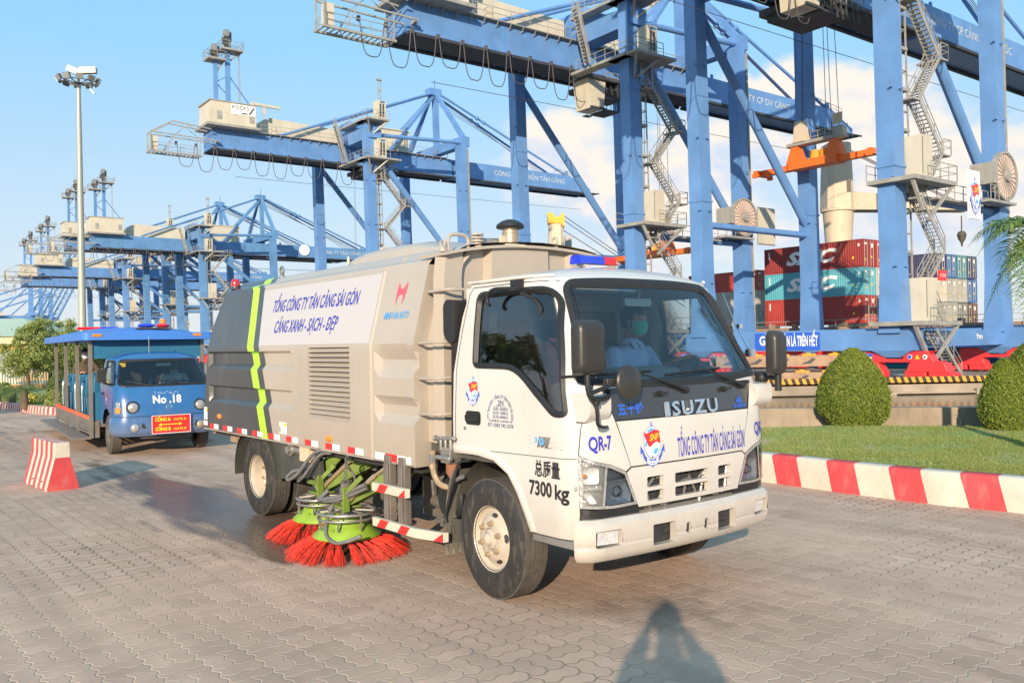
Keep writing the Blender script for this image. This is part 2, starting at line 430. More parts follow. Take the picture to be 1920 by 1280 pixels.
mat('black_gloss', (0.035, 0.037, 0.042), 0.12, var=0.08, coat=0.6)
mat('rubber', (0.030, 0.029, 0.028), 0.72, var=0.3, vs=9, dirt=0.75, dirtcol=(0.16, 0.125, 0.095), bump=0.2, bs=120)
mat('tread_rubber', (0.085, 0.075, 0.065), 0.85, var=0.3, vs=14, dirt=0.3, bump=0.3, bs=90)
mat('rim_cream', (0.52, 0.45, 0.36), 0.35, var=0.06, coat=0.2, dirt=0.35)
mat('chrome', (0.75, 0.76, 0.78), 0.12, 1.0, var=0.04)
mat('steel', (0.42, 0.40, 0.37), 0.42, 0.7, var=0.2, vs=8, dirt=0.3)
mat('brass', (0.55, 0.42, 0.28), 0.4, 0.6, var=0.2, vs=9)
mat('chassis', (0.085, 0.08, 0.07), 0.65, var=0.3, vs=6, dirt=0.55, dirtcol=(0.22, 0.18, 0.13), bump=0.15)
mat('mudflap', (0.13, 0.12, 0.10), 0.8, var=0.25, vs=7, dirt=0.6, dirtcol=(0.3, 0.25, 0.19), bump=0.2)
mat('fender_black', (0.055, 0.057, 0.05), 0.5, var=0.2, dirt=0.5, dirtcol=(0.16, 0.14, 0.1))
mat('post_grey', (0.16, 0.14, 0.125), 0.55, var=0.2, vs=8, dirt=0.5, dirtcol=(0.3, 0.26, 0.2))
mat('guard_white', (0.60, 0.55, 0.45), 0.4, var=0.05, dirt=0.3)
mat('bristle_red', (0.80, 0.05, 0.025), 0.6, var=0.45, vs=40, dirt=0.3, dirtcol=(0.3, 0.10, 0.06))
mat('faded_white', (0.50, 0.56, 0.60), 0.6, var=0.3, vs=3)
mat('hose_grey', (0.16, 0.16, 0.165), 0.6, var=0.3, vs=20, dirt=0.4)
mat('rust_pipe', (0.30, 0.13, 0.07), 0.55, var=0.3, vs=8, dirt=0.4)
mat('orange_lens', (0.95, 0.25, 0.01), 0.25, coat=0.6, var=0.05)
mat('red_lens', (0.65, 0.01, 0.02), 0.15, coat=0.8, var=0.05)
mat('blue_lens', (0.02, 0.05, 0.62), 0.15, coat=0.8, var=0.05)
mat('lamp_reflector', (0.85, 0.85, 0.86), 0.38, 0.5, var=0.15, vs=25, bump=0.4, bs=45)
mat('lamp_lens', (0.42, 0.42, 0.41), 0.1, 0.3, var=0.25, vs=30, coat=0.8, bump=0.35, bs=70)
mat('interior_grey', (0.26, 0.28, 0.30), 0.7, var=0.08)
mat('interior_pale', (0.58, 0.58, 0.54), 0.7, var=0.08)
mat('interior_dark', (0.035, 0.035, 0.038), 0.8, var=0.2)
mat('seat_fabric', (0.22, 0.12, 0.10), 0.9, var=0.2, vs=20)
mat('shirt_blue', (0.40, 0.55, 0.82), 0.85, var=0.08, vs=10, bump=0.15, bs=25)
mat('shirt_pale', (0.5, 0.56, 0.6), 0.85, var=0.08, vs=10)
mat('jacket_brown', (0.10, 0.075, 0.05), 0.85, var=0.2, vs=10)
mat('vest_orange', (0.85, 0.12, 0.02), 0.7, var=0.1, vs=10)
mat('trousers', (0.05, 0.055, 0.07), 0.9, var=0.15)
mat('skin', (0.50, 0.27, 0.18), 0.55, var=0.08, vs=15)
mat('hair', (0.018, 0.014, 0.012), 0.5, var=0.3, vs=40)
mat('mask_green', (0.10, 0.62, 0.42), 0.8, var=0.06)
mat('mask_pale', (0.62, 0.74, 0.78), 0.8, var=0.06)
mat('mask_dark', (0.12, 0.12, 0.14), 0.8, var=0.06)
mat('crane_blue', (0.125, 0.275, 0.57), 0.45, var=0.20, vs=0.45, dirt=0.38, dirtcol=(0.16, 0.22, 0.32), rust=.55)
mat('crane_blue_old', (0.11, 0.26, 0.50), 0.5, var=0.22, vs=0.5, dirt=0.5, dirtcol=(0.10, 0.14, 0.2), rust=.6)
mat('crane_grey', (0.34, 0.33, 0.30), 0.5, var=0.25, vs=1.2, dirt=0.5, rust=.5)
mat('crane_dark', (0.06, 0.065, 0.07), 0.7, var=0.3, vs=1, dirt=0.4, dirtcol=(0.14, 0.11, 0.08))
mat('under_dark', (0.045, 0.055, 0.075), 0.7, var=0.3, vs=0.6)
mat('crane_beige', (0.58, 0.53, 0.42), 0.5, var=0.12, vs=0.5, rust=.4, dirt=0.4, dirtcol=(0.35, 0.22, 0.13))
mat('crane_cable', (0.09, 0.085, 0.10), 0.6, var=0.2)
mat('crane_red', (0.78, 0.045, 0.05), 0.45, var=0.08, vs=1, dirt=0.2, dirtcol=(0.35, 0.05, 0.04))
mat('spreader_orange', (0.85, 0.16, 0.02), 0.5, var=0.12, vs=1, dirt=0.3)
mat('reel_pink', (0.70, 0.52, 0.44), 0.6, var=0.1)
mat('concrete', (0.34, 0.27, 0.20), 0.9, var=0.4, vs=1.5, bump=0.3, bs=12, dirt=0.85, dirtcol=(0.17, 0.14, 0.11))
mat('concrete_quay', (0.38, 0.31, 0.24), 0.9, var=0.4, vs=0.5, bump=0.3, bs=4, dirt=0.85, dirtcol=(0.16, 0.13, 0.1))
mat('stone_orange', (0.47, 0.26, 0.11), 0.9, var=0.2, vs=1)
mat('stripe_black', (0.03, 0.03, 0.03), 0.7, var=0.3, vs=1.5)
mat('stripe_yellow', (0.80, 0.33, 0.03), 0.6, var=0.15, vs=1.5)
mat('kerb_red', (0.60, 0.065, 0.075), 0.75, var=0.2, vs=4, dirt=0.4, dirtcol=(0.5, 0.3, 0.25), bump=0.15, bs=30)
mat('kerb_white', (0.61, 0.555, 0.465), 0.8, var=0.14, vs=4, dirt=0.5, dirtcol=(0.42, 0.36, 0.28), bump=0.15, bs=30)
mat('soil', (0.20, 0.13, 0.08), 1.0, var=0.3, vs=1)
mat('bark', (0.14, 0.10, 0.07), 0.95, var=0.3, vs=6, bump=0.5, bs=14)
mat('galvanised', (0.42, 0.41, 0.36), 0.45, 0.3, var=0.1, vs=1)
mat('tram_blue', (0.028, 0.13, 0.34), 0.30, var=0.1, coat=0.35, dirt=0.3, dirtcol=(0.10, 0.18, 0.3), low=(.25, .8, .3))
mat('tram_roof', (0.055, 0.20, 0.60), 0.5, var=0.08, dirt=0.12, dirtcol=(0.1, 0.2, 0.5))
mat('tram_teal', (0.02, 0.15, 0.28), 0.5, var=0.1, dirt=0.2)
mat('tram_purple', (0.10, 0.10, 0.32), 0.35, var=0.1, coat=0.4)
mat('tram_steel', (0.26, 0.23, 0.20), 0.45, 0.4, var=0.2, vs=5, dirt=0.4)
mat('wall_yellow', (0.72, 0.36, 0.08), 0.85, var=0.08, vs=0.6)
mat('wall_cream', (0.62, 0.50, 0.34), 0.85, var=0.08, vs=0.6)
mat('roof_green', (0.46, 0.56, 0.42), 0.6, var=0.1, vs=0.8)
mat('fence_white', (0.62, 0.60, 0.52), 0.6, var=0.08)
mat('ship_teal', (0.03, 0.30, 0.38), 0.55, var=0.15, vs=0.3, dirt=0.2)
mat('ship_blue', (0.03, 0.10, 0.22), 0.55, var=0.2, vs=0.3, dirt=0.3)
mat('ship_beige', (0.60, 0.50, 0.37), 0.6, var=0.12, vs=0.5, dirt=0.4, dirtcol=(0.42, 0.2, 0.1))
mat('ship_yellow', (0.85, 0.42, 0.03), 0.6, var=0.1)
mat('rust', (0.36, 0.24, 0.16), 0.8, var=0.3, vs=1.2, dirt=0.6, dirtcol=(0.4, 0.13, 0.04))
mat('flower_yellow', (0.85, 0.60, 0.05), 0.7, var=0.1)
glass('window_dark', (0.48, 0.48, 0.50), 2.4)
glass('windscreen', (0.90, 0.95, 0.95), 1.4)
glass('tram_glass', (0.80, 0.82, 0.82), 1.3)
glass('clear_lens', (0.88, 0.9, 0.92), 1.0, 0.03)

def leafmat(name, c1, c2, c3=None):
 m = bpy.data.materials.new(name); m.use_nodes = True; nt = m.node_tree; b = nt.nodes['Principled BSDF']
 b.inputs['Roughness'].default_value = 0.55
 g = nt.nodes.new('ShaderNodeNewGeometry'); cr = nt.nodes.new('ShaderNodeValToRGB')
 cr.color_ramp.elements[0].color = (*c1, 1); cr.color_ramp.elements[1].color = (*c2, 1)
 if c3: e = cr.color_ramp.elements.new(0.97); e.color = (*c2, 1); cr.color_ramp.elements[-1].position = 1.0; cr.color_ramp.elements[-1].color = (*c3, 1)
 nt.links.new(g.outputs['Random Per Island'], cr.inputs[0])
 nt.links.new(cr.outputs[0], b.inputs['Base Color'])
 t = nt.nodes.new('ShaderNodeBsdfTranslucent'); nt.links.new(cr.outputs[0], t.inputs[0])
 mx = nt.nodes.new('ShaderNodeMixShader'); mx.inputs[0].default_value = 0.3
 nt.links.new(b.outputs[0], mx.inputs[1]); nt.links.new(t.outputs[0], mx.inputs[2])
 nt.links.new(mx.outputs[0], nt.nodes['Material Output'].inputs[0])
 M[name] = m
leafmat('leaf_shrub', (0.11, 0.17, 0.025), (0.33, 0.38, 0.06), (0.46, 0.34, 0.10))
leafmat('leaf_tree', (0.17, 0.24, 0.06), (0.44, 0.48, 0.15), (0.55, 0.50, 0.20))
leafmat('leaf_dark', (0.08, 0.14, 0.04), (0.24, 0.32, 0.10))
leafmat('leaf_palm', (0.08, 0.16, 0.03), (0.24, 0.33, 0.07))
leafmat('grass_blade', (0.19, 0.24, 0.06), (0.36, 0.40, 0.12), (0.55, 0.42, 0.22))
V3 = Vector
# ---------------------------------------------------------------- paving material: zigzag basket-weave pavers
def paving_material():
 m = bpy.data.materials.new('zigzag_pavers'); m.use_nodes = True; nt = m.node_tree; b = nt.nodes['Principled BSDF']; lk = nt.links.new
 def N(t, **k):
  n = nt.nodes.new(t)
  for a, c in k.items(): setattr(n, a, c)
  return n
 def ma(op, a, b_=None, c=None, clamp=False):
  n = N('ShaderNodeMath', operation=op, use_clamp=clamp)
  for i, v in enumerate((a, b_, c)):
   if v is None: continue
   if isinstance(v, (int, float)): n.inputs[i].default_value = v
   else: lk(v, n.inputs[i])
  return n.outputs[0]
 tc = N('ShaderNodeTexCoord'); mp = N('ShaderNodeMapping'); lk(tc.outputs['Object'], mp.inputs[0])
 mp.vector_type = 'TEXTURE'; mp.inputs['Rotation'].default_value = (0, 0, R(-50.4)); mp.inputs['Scale'].default_value = (0.24, 0.24, 0.24)
 wob = N('ShaderNodeTexNoise'); wob.inputs['Scale'].default_value = 0.9; lk(mp.outputs[0], wob.inputs['Vector'])
 sp = N('ShaderNodeSeparateXYZ'); lk(mp.outputs[0], sp.inputs[0])
 w_ = ma('MULTIPLY', ma('SUBTRACT', wob.outputs[0], 0.5), 0.05)
 U = ma('ADD', sp.outputs[0], w_); V = ma('SUBTRACT', sp.outputs[1], w_)
 def tri(t):   # triangle wave -1..1, flattened
  f = ma('FRACT', ma('MULTIPLY', t, 2.0)); a = ma('ABSOLUTE', ma('SUBTRACT', f, 0.5))
  return ma('SUBTRACT', ma('SMOOTH_MAX', ma('SMOOTH_MIN', ma('MULTIPLY', ma('SUBTRACT', a, 0.25), 6.0), 1.0, 0.08), -1.0, 0.08), 0.0)
 A = 0.046
 U1 = ma('ADD', U, ma('MULTIPLY', tri(V), A)); V1 = ma('ADD', V, ma('MULTIPLY', tri(U), A))
 def dist(t, off):
  return ma('ABSOLUTE', ma('SUBTRACT', ma('FRACT', ma('ADD', t, 0.5 - off)), 0.5))
 par = ma('MODULO', ma('ADD', ma('ADD', ma('FLOOR', U1), ma('FLOOR', V1)), 4000.0), 2.0)
 dm = ma('ADD', ma('MULTIPLY', dist(U1, 0.5), ma('SUBTRACT', 1.0, par)), ma('MULTIPLY', dist(V1, 0.5), par))
 d = ma('MINIMUM', ma('MINIMUM', dist(U1, 0), dist(V1, 0)), dm)
 wn_ = N('ShaderNodeTexNoise'); wn_.inputs['Scale'].default_value = 0.35; wn_.inputs['Detail'].default_value = 3; lk(tc.outputs['Object'], wn_.inputs['Vector'])
 jw = N('ShaderNodeMapRange'); lk(wn_.outputs[0], jw.inputs[0]); jw.inputs[1].default_value = .35; jw.inputs[2].default_value = .65; jw.inputs[3].default_value = 0.010; jw.inputs[4].default_value = 0.020
 hgt = N('ShaderNodeMapRange', interpolation_type='SMOOTHSTEP'); lk(d, hgt.inputs[0]); hgt.inputs[1].default_value = 0.004; hgt.inputs[2].default_value = 0.034
 jm = N('ShaderNodeMapRange', interpolation_type='SMOOTHSTEP'); lk(d, jm.inputs[0]); lk(jw.outputs[0], jm.inputs[1]); jm.inputs[2].default_value = 0.030; jm.inputs[3].default_value = 1; jm.inputs[4].default_value = 0
 # one tone per paver
 half = ma('MULTIPLY', ma('ADD', ma('MULTIPLY', ma('FLOOR', ma('ADD', U1, U1)), ma('SUBTRACT', 1.0, par)), ma('MULTIPLY', ma('FLOOR', ma('ADD', V1, V1)), par)), 0.37)
 cv = N('ShaderNodeCombineXYZ'); lk(ma('FLOOR', U1), cv.inputs[0]); lk(ma('FLOOR', V1), cv.inputs[1]); lk(half, cv.inputs[2])
 wh = N('ShaderNodeTexWhiteNoise'); lk(cv.outputs[0], wh.inputs[0])
 big = N('ShaderNodeTexNoise'); big.inputs['Scale'].default_value = 0.45; big.inputs['Detail'].default_value = 7; big.inputs['Roughness'].default_value = .6; lk(tc.outputs['Object'], big.inputs['Vector'])
 fine = N('ShaderNodeTexNoise'); fine.inputs['Scale'].default_value = 55; fine.inputs['Detail'].default_value = 6; fine.inputs['Roughness'].default_value = .7; lk(tc.outputs['Object'], fine.inputs['Vector'])
 mid = N('ShaderNodeTexNoise'); mid.inputs['Scale'].default_value = 4.5; mid.inputs['Detail'].default_value = 6; lk(tc.outputs['Object'], mid.inputs['Vector'])
 br = ma('ADD', ma('ADD', ma('MULTIPLY', wh.outputs[0], 0.16), ma('MULTIPLY', big.outputs[0], 0.5)), ma('ADD', ma('MULTIPLY', fine.outputs[0], 0.28), ma('MULTIPLY', mid.outputs[0], 0.3)))
 cr = N('ShaderNodeValToRGB'); lk(br, cr.inputs[0])
 cr.color_ramp.elements[0].position = 0.32; cr.color_ramp.elements[0].color = (0.35, 0.246, 0.185, 1)
 cr.color_ramp.elements[1].position = 0.85; cr.color_ramp.elements[1].color = (0.66, 0.465, 0.35, 1)
 # reddish dust, drifting
 rd = N('ShaderNodeMapRange'); lk(big.outputs[0], rd.inputs[0]); rd.inputs[1].default_value = .48; rd.inputs[2].default_value = .68; rd.inputs[4].default_value = 0.35
 m1 = N('ShaderNodeMixRGB'); lk(rd.outputs[0], m1.inputs[0]); lk(cr.outputs[0], m1.inputs[1]); m1.inputs[2].default_value = (0.63, 0.42, 0.29, 1)
 # sand filled joints, in places open and dark
 sd = N('ShaderNodeMapRange'); lk(wn_.outputs[0], sd.inputs[0]); sd.inputs[1].default_value = .46; sd.inputs[2].default_value = .66
 jc = N('ShaderNodeMixRGB'); lk(sd.outputs[0], jc.inputs[0]); jc.inputs[1].default_value = (0.70, 0.53, 0.38, 1); jc.inputs[2].default_value = (0.10, 0.085, 0.075, 1)
 m2 = N('ShaderNodeMixRGB'); lk(ma('MULTIPLY', jm.outputs[0], 0.8), m2.inputs[0]); lk(m1.outputs[0], m2.inputs[1]); lk(jc.outputs[0], m2.inputs[2])
 # dark droppings / oil specks
 vo = N('ShaderNodeTexVoronoi'); vo.inputs['Scale'].default_value = 1.9; lk(tc.outputs['Object'], vo.inputs['Vector'])
 so = N('ShaderNodeSeparateXYZ'); lk(vo.outputs['Color'], so.inputs[0])
 dn = ma('ADD', vo.outputs['Distance'], ma('MULTIPLY', mid.outputs[0], 0.12))
 sk = N('ShaderNodeMapRange'); lk(dn, sk.inputs[0]); sk.inputs[1].default_value = .085; sk.inputs[2].default_value = .10; sk.inputs[3].default_value = .7; sk.inputs[4].default_value = 0
 m3_ = N('ShaderNodeMixRGB'); lk(ma('MULTIPLY', sk.outputs[0], ma('GREATER_THAN', so.outputs[0], 0.45)), m3_.inputs[0]); lk(m2.outputs[0], m3_.inputs[1]); m3_.inputs[2].default_value = (0.12, 0.11, 0.11, 1)
 # wet streaks left behind the brushes, in a frame turned along the truck's path
 mw = N('ShaderNodeMapping'); mw.vector_type = 'TEXTURE'; lk(tc.outputs['Object'], mw.inputs[0]); mw.inputs['Location'].default_value = (-1.55, 7.35, 0); mw.inputs['Rotation'].default_value = (0, 0, R(128.8))
 sw = N('ShaderNodeSeparateXYZ'); lk(mw.outputs[0], sw.inputs[0])
 ms = N('ShaderNodeMapping'); lk(mw.outputs[0], ms.inputs[0]); ms.inputs['Scale'].default_value = (0.55, 2.6, 1)
 ns = N('ShaderNodeTexNoise'); ns.inputs['Scale'].default_value = 1.3; ns.inputs['Detail'].default_value = 6; lk(ms.outputs[0], ns.inputs['Vector'])
 yy = ma('MULTIPLY', ma('SUBTRACT', sw.outputs[1], 0.12), 1.7)
 lat = ma('EXPONENT', ma('MULTIPLY', ma('MULTIPLY', yy, yy), -1.0))
 lon = N('ShaderNodeMapRange', interpolation_type='SMOOTHSTEP'); lk(sw.outputs[0], lon.inputs[0]); lon.inputs[1].default_value = -0.75; lon.inputs[2].default_value = 0.1
 lon2 = N('ShaderNodeMapRange', interpolation_type='SMOOTHSTEP'); lk(sw.outputs[0], lon2.inputs[0]); lon2.inputs[1].default_value = 1.2; lon2.inputs[2].default_value = 9.0; lon2.inputs[3].default_value = 1; lon2.inputs[4].default_value = 0.25
 wet = ma('MULTIPLY', ma('MULTIPLY', lat, lon.outputs[0]), lon2.outputs[0])
 wetn = N('ShaderNodeMapRange', interpolation_type='SMOOTHSTEP'); lk(ma('ADD', ma('MULTIPLY', wet, 0.62), ma('SUBTRACT', ns.outputs[0], 0.5)), wetn.inputs[0]); wetn.inputs[1].default_value = 0.15; wetn.inputs[2].default_value = 0.40
 m4 = N('ShaderNodeMixRGB', blend_type='MULTIPLY'); lk(wetn.outputs[0], m4.inputs[0]); lk(m3_.outputs[0], m4.inputs[1]); m4.inputs[2].default_value = (0.30, 0.29, 0.28, 1)
 # tyre marks drawn out along the driving direction, oily blotches
 mt_ = N('ShaderNodeMapping'); lk(mw.outputs[0], mt_.inputs[0]); mt_.inputs['Scale'].default_value = (.10, 1.9, 1)
 nt1 = N('ShaderNodeTexNoise'); nt1.inputs['Scale'].default_value = 1.0; nt1.inputs['Detail'].default_value = 5; lk(mt_.outputs[0], nt1.inputs['Vector'])
 tr_ = N('ShaderNodeMapRange'); lk(nt1.outputs[0], tr_.inputs[0]); tr_.inputs[1].default_value = .35; tr_.inputs[2].default_value = .65; tr_.inputs[3].default_value = .84; tr_.inputs[4].default_value = 1.07
 vb = N('ShaderNodeTexVoronoi'); vb.inputs['Scale'].default_value = .42; lk(tc.outputs['Object'], vb.inputs['Vector'])
 bl = N('ShaderNodeMapRange', interpolation_type='SMOOTHSTEP'); lk(ma('ADD', vb.outputs['Distance'], ma('MULTIPLY', mid.outputs[0], .45)), bl.inputs[0]); bl.inputs[1].default_value = .30; bl.inputs[2].default_value = .48; bl.inputs[3].default_value = .72; bl.inputs[4].default_value = 1
 m5 = N('ShaderNodeMixRGB', blend_type='MULTIPLY'); m5.inputs[0].default_value = 1; lk(m4.outputs[0], m5.inputs[1]); lk(ma('MULTIPLY', tr_.outputs[0], bl.outputs[0]), m5.inputs[2])
 lk(m5.outputs[0], b.inputs['Base Color'])
 rg = N('ShaderNodeMapRange'); lk(wetn.outputs[0], rg.inputs[0]); rg.inputs[3].default_value = 0.86; rg.inputs[4].default_value = 0.30
 lk(rg.outputs[0], b.inputs['Roughness']); b.inputs['Specular IOR Level'].default_value = 0.35
 hh = ma('ADD', ma('MULTIPLY', hgt.outputs[0], 1.0), ma('ADD', ma('MULTIPLY', fine.outputs[0], 0.22), ma('MULTIPLY', wh.outputs[0], 0.25)))
 bp = N('ShaderNodeBump'); bp.inputs['Strength'].default_value = 0.85; bp.inputs['Distance'].default_value = 0.0045
 lk(hh, bp.inputs['Height']); lk(bp.outputs[0], b.inputs['Normal'])
 M['pavers'] = m
paving_material()

def simple_noise_mat(name, stops, scale, rough=0.9, bump=0.3, bscale=30, detail=8, stretch=(1, 1, 1)):
 m = bpy.data.materials.new(name); m.use_nodes = True; nt = m.node_tree; b = nt.nodes['Principled BSDF']; lk = nt.links.new
 tc = nt.nodes.new('ShaderNodeTexCoord'); mp = nt.nodes.new('ShaderNodeMapping'); mp.inputs['Scale'].default_value = stretch
 lk(tc.outputs['Object'], mp.inputs[0])
 n = nt.nodes.new('ShaderNodeTexNoise'); n.inputs['Scale'].default_value = scale; n.inputs['Detail'].default_value = detail; n.inputs['Roughness'].default_value = .62
 lk(mp.outputs[0], n.inputs['Vector'])
 cr = nt.nodes.new('ShaderNodeValToRGB'); lk(n.outputs[0], cr.inputs[0])
 while len(cr.color_ramp.elements) < len(stops): cr.color_ramp.elements.new(0.5)
 for e, (p, c) in zip(cr.color_ramp.elements, stops): e.position = p; e.color = (*c, 1)
 lk(cr.outputs[0], b.inputs['Base Color']); b.inputs['Roughness'].default_value = rough
 n2 = nt.nodes.new('ShaderNodeTexNoise'); n2.inputs['Scale'].default_value = bscale; n2.inputs['Detail'].default_value = 6; lk(mp.outputs[0], n2.inputs['Vector'])
 bp = nt.nodes.new('ShaderNodeBump'); bp.inputs['Strength'].default_value = bump; bp.inputs['Distance'].default_value = .03
 lk(n2.outputs[0], bp.inputs['Height']); lk(bp.outputs[0], b.inputs['Normal']); M[name] = m
simple_noise_mat('lawn', [(0.3, (0.15, 0.24, 0.06)), (0.50, (0.26, 0.33, 0.09)), (0.66, (0.48, 0.36, 0.20))], 1.3, bump=0.8, bscale=25)
simple_noise_mat('river', [(0.3, (0.10, 0.085, 0.05)), (0.6, (0.16, 0.13, 0.075)), (0.8, (0.20, 0.16, 0.09))], 0.08, rough=0.12, bump=0.25, bscale=1.6, stretch=(1, 2.5, 1))
simple_noise_mat('apron', [(0.3, (0.28, 0.25, 0.22)), (0.7, (0.42, 0.38, 0.33))], 0.5)

# ---------------------------------------------------------------- ground, water, quay
def struct(mb, name, mats, **k): return tag(mb.build(name, mats, **k), kind='structure')
QZ = -1.3
g = MB()
WL = [gnd(1300, 793.5, 0.28), gnd(1500, 793, 0.28), gnd(1700, 793, 0.28), gnd(1880, 792.5, 0.28)]
wdir = (WL[3] - WL[0]).normalized(); wx0 = WL[0] - wdir * 5.2; wx1 = WL[0] + wdir * 60
pave = [(-300, -80), (300, -80), (wx1.x, wx1.y), (wx0.x, wx0.y), (wx0.x - 3, 56.9), (-300, 56.9)]
top = [(a, b, 0) for a, b in pave]; g.add(top + [(a, b, -4) for a, b in pave], [tuple(range(6))] + [(i, (i + 1) % 6, (i + 1) % 6 + 6, i + 6) for i in range(6)])
struct(g, 'ground_paving', 'pavers', smooth=0)
g = MB(); g.add([(-3000, -300, -2.1), (3000, -300, -2.1), (3000, 3800, -2.1), (-3000, 3800, -2.1)], [(0, 1, 2, 3)])
struct(g, 'water', 'river', smooth=0, fix=False)
QU, QV = Vector((0.8, 0.6, 0)), Vector((-0.6, 0.8, 0))
A0 = Vector((27.6, 62, QZ))
def Q(u, v, z=0): return A0 + QU * u + QV * v + Vector((0, 0, z))
e0 = Q(18.5, -22); e0 = Vector((e0.x + (57 - e0.y) * (-0.75), 57, 0)); e1 = Q(18.5, 420)
qp = [(-420, 57), (e0.x, 57), (e1.x, e1.y), (-600, e1.y)]
g = MB(); g.add([(a, b, QZ) for a, b in qp] + [(a, b, -5) for a, b in qp], [(0, 1, 2, 3)] + [(i, (i + 1) % 4, (i + 1) % 4 + 4, i + 4) for i in range(4)])
# ledge, fender blocks and rough patches on the front face of the quay
rr = random.Random(3)
g.box((-60, 56.72, QZ - 0.72), (e0.x - .05, 56.98, QZ - 0.62))
for i in range(14):
 x = -40 + i * 7 + rr.uniform(-1, 1); g.box((x, 56.6, -3), (x + rr.uniform(1.2, 2.6), 56.99, QZ - rr.uniform(.25, .7)))
struct(g, 'quay', 'concrete_quay', smooth=0)
# black and yellow kerb along the quay edge
k = MB(); x = -60.0; i = 0
while x < e0.x - .6:
 w = 0.24; s_ = 0.13
 pts = []
 for yy, zz in ((57.0, QZ - .12), (57.0, QZ + .36), (57.32, QZ + .36), (57.32, QZ)):
  sh_ = -s_ * (zz - QZ) / .36
  pts.append((yy, zz, sh_))
 vs = [(x + s, y, z) for y, z, s in pts] + [(x + w + s, y, z) for y, z, s in pts]
 k.add(vs, [(0, 4, 5, 1), (1, 5, 6, 2), (2, 6, 7, 3)], i % 2); x += w; i += 1
struct(k, 'quay_kerb', ['stripe_yellow', 'stripe_black'], smooth=0, fix=False)

# ---------------------------------------------------------------- right lawn with kerb and low wall
base = [(1430, 903), (1500, 912), (1575, 923), (1665, 936), (1765, 947), (1860, 957), (1920, 963)]
kb = [gnd(*p) for p in base]
d_ = (kb[-1] - kb[1]).normalized(); kb = [Vector((-1.5, 14.3, 0)), Vector((0.3, 13.2, 0)), Vector((1.5, 11.9, 0)), kb[0] + Vector((-.65, .75, 0))] + [kb[0], kb[2], kb[4], kb[6]] + [kb[6] + d_ * 3, kb[6] + d_ * 7, kb[6] + d_ * 12]
path = spl(kb, 14)
def along(path, s):
 for a, b in zip(path, path[1:]):
  l = (b - a).length
  if s <= l: return a.lerp(b, s / l), (b - a).normalized()
  s -= l
 return path[-1], (path[-1] - path[-2]).normalized()
def plen(p): return sum((b - a).length for a, b in zip(p, p[1:]))
def striped_kerb(path, h, w, seg_r, seg_w, slant, name, left=True, batter=0.02, sub=2):
 mb = MB(); s = 0; i = 0; Lp = plen(path); sg = 1 if left else -1
 prof = [(0, 0.0), (0.012, h * .5), (batter, h - .035), (batter + .012, h - .01), (batter + .035, h), (w - .03, h), (w, h - .03), (w, 0)]
 while s < Lp - .01:
  L_ = seg_r if i % 2 == 0 else seg_w
  vs = []
  for q in range(sub + 1):
   for (o, z) in prof:
    ss = max(0, min(Lp, s + L_ * q / sub - slant * z / h))
    p, t = along(path, ss); nrm = Vector((-t.y, t.x, 0)) * sg
    vs.append(p + nrm * o + Vector((0, 0, z)))
  n = len(prof)
  for q in range(sub):
   mb.add(vs[q * n:(q + 2) * n], [(a, a + 1, n + a + 1, n + a) for a in range(n - 1)], i % 2)
  s += L_; i += 1
 return struct(mb, name, ['kerb_red', 'kerb_white'], smooth=50)
# stripe phase: boundary measured at base pixel (1462.5, 904.7)
tgt = gnd(1462.5, 905.5); best = min(range(2000), key=lambda q: (along(path, q * .01)[0] - tgt).length) * .01
per = .335 + .385; ph = best % per
path2 = path
p0, _ = along(path, 0); cut = [along(path, ph + q * .08)[0] for q in range(int((plen(path) - ph) / .08))]
striped_kerb(cut, 0.335, 0.24, 0.335, 0.385, 0.085, 'kerb', left=True)
def lawn(outline, z, name, step=0.35):
 mb = MB(); fill(mb, outline, lambda a, b: Vector((a, b, z + 0.05 * (noise.noise(Vector((a * .8, b * .8, 3))) ) - 0.0)), step=step)
 return struct(mb, name, 'lawn', smooth=60)
lw = [(along(path, s)[0] + Vector((-along(path, s)[1].y, along(path, s)[1].x, 0)) * .2) for s in [q * .5 for q in range(int(plen(path) / .5))]]
outline = [(p.x, p.y) for p in lw] + [(lw[-1].x + 30, lw[-1].y), (wx1.x, wx1.y + .1), (WL[0].x, WL[0].y + .1), (lw[0].x - .2, wx0.y + .2)]
outline_l = [(p.x, p.y) for p in lw if p.y > 2] + [(26, 3), (26, WL[0].y + .1 + (26 - WL[0].x) * wdir.y / wdir.x), (lw[0].x, WL[0].y + .1)]
lawn_o = lawn(outline_l, 0.275, 'lawn')
# low concrete wall behind the lawn
wv = MB(); nseg = 60
tops = []
for i in range(nseg + 1):
 p = wx0.lerp(wx1, i / nseg); tops.append(p)
nrm = Vector((-wdir.y, wdir.x, 0))
for a, b in zip(tops, tops[1:]):
 ja = 0.014 * noise.noise(a * .7); jb = 0.014 * noise.noise(b * .7)
 wv.hexa([a - nrm * .0 + Vector((0, 0, -.3)), b + Vector((0, 0, -.3)), b + nrm * .3 + Vector((0, 0, -3)), a + nrm * .3 + Vector((0, 0, -3)),
             Vector((a.x, a.y, .53 + ja)), Vector((b.x, b.y, .53 + jb)), Vector((b.x, b.y, .53 + jb)) + nrm * .3, Vector((a.x, a.y, .53 + ja)) + nrm * .3])
tag(wv.build('low_wall', 'concrete', smooth=0), 'low stained concrete wall running behind the clipped shrubs and the lawn', 'wall')

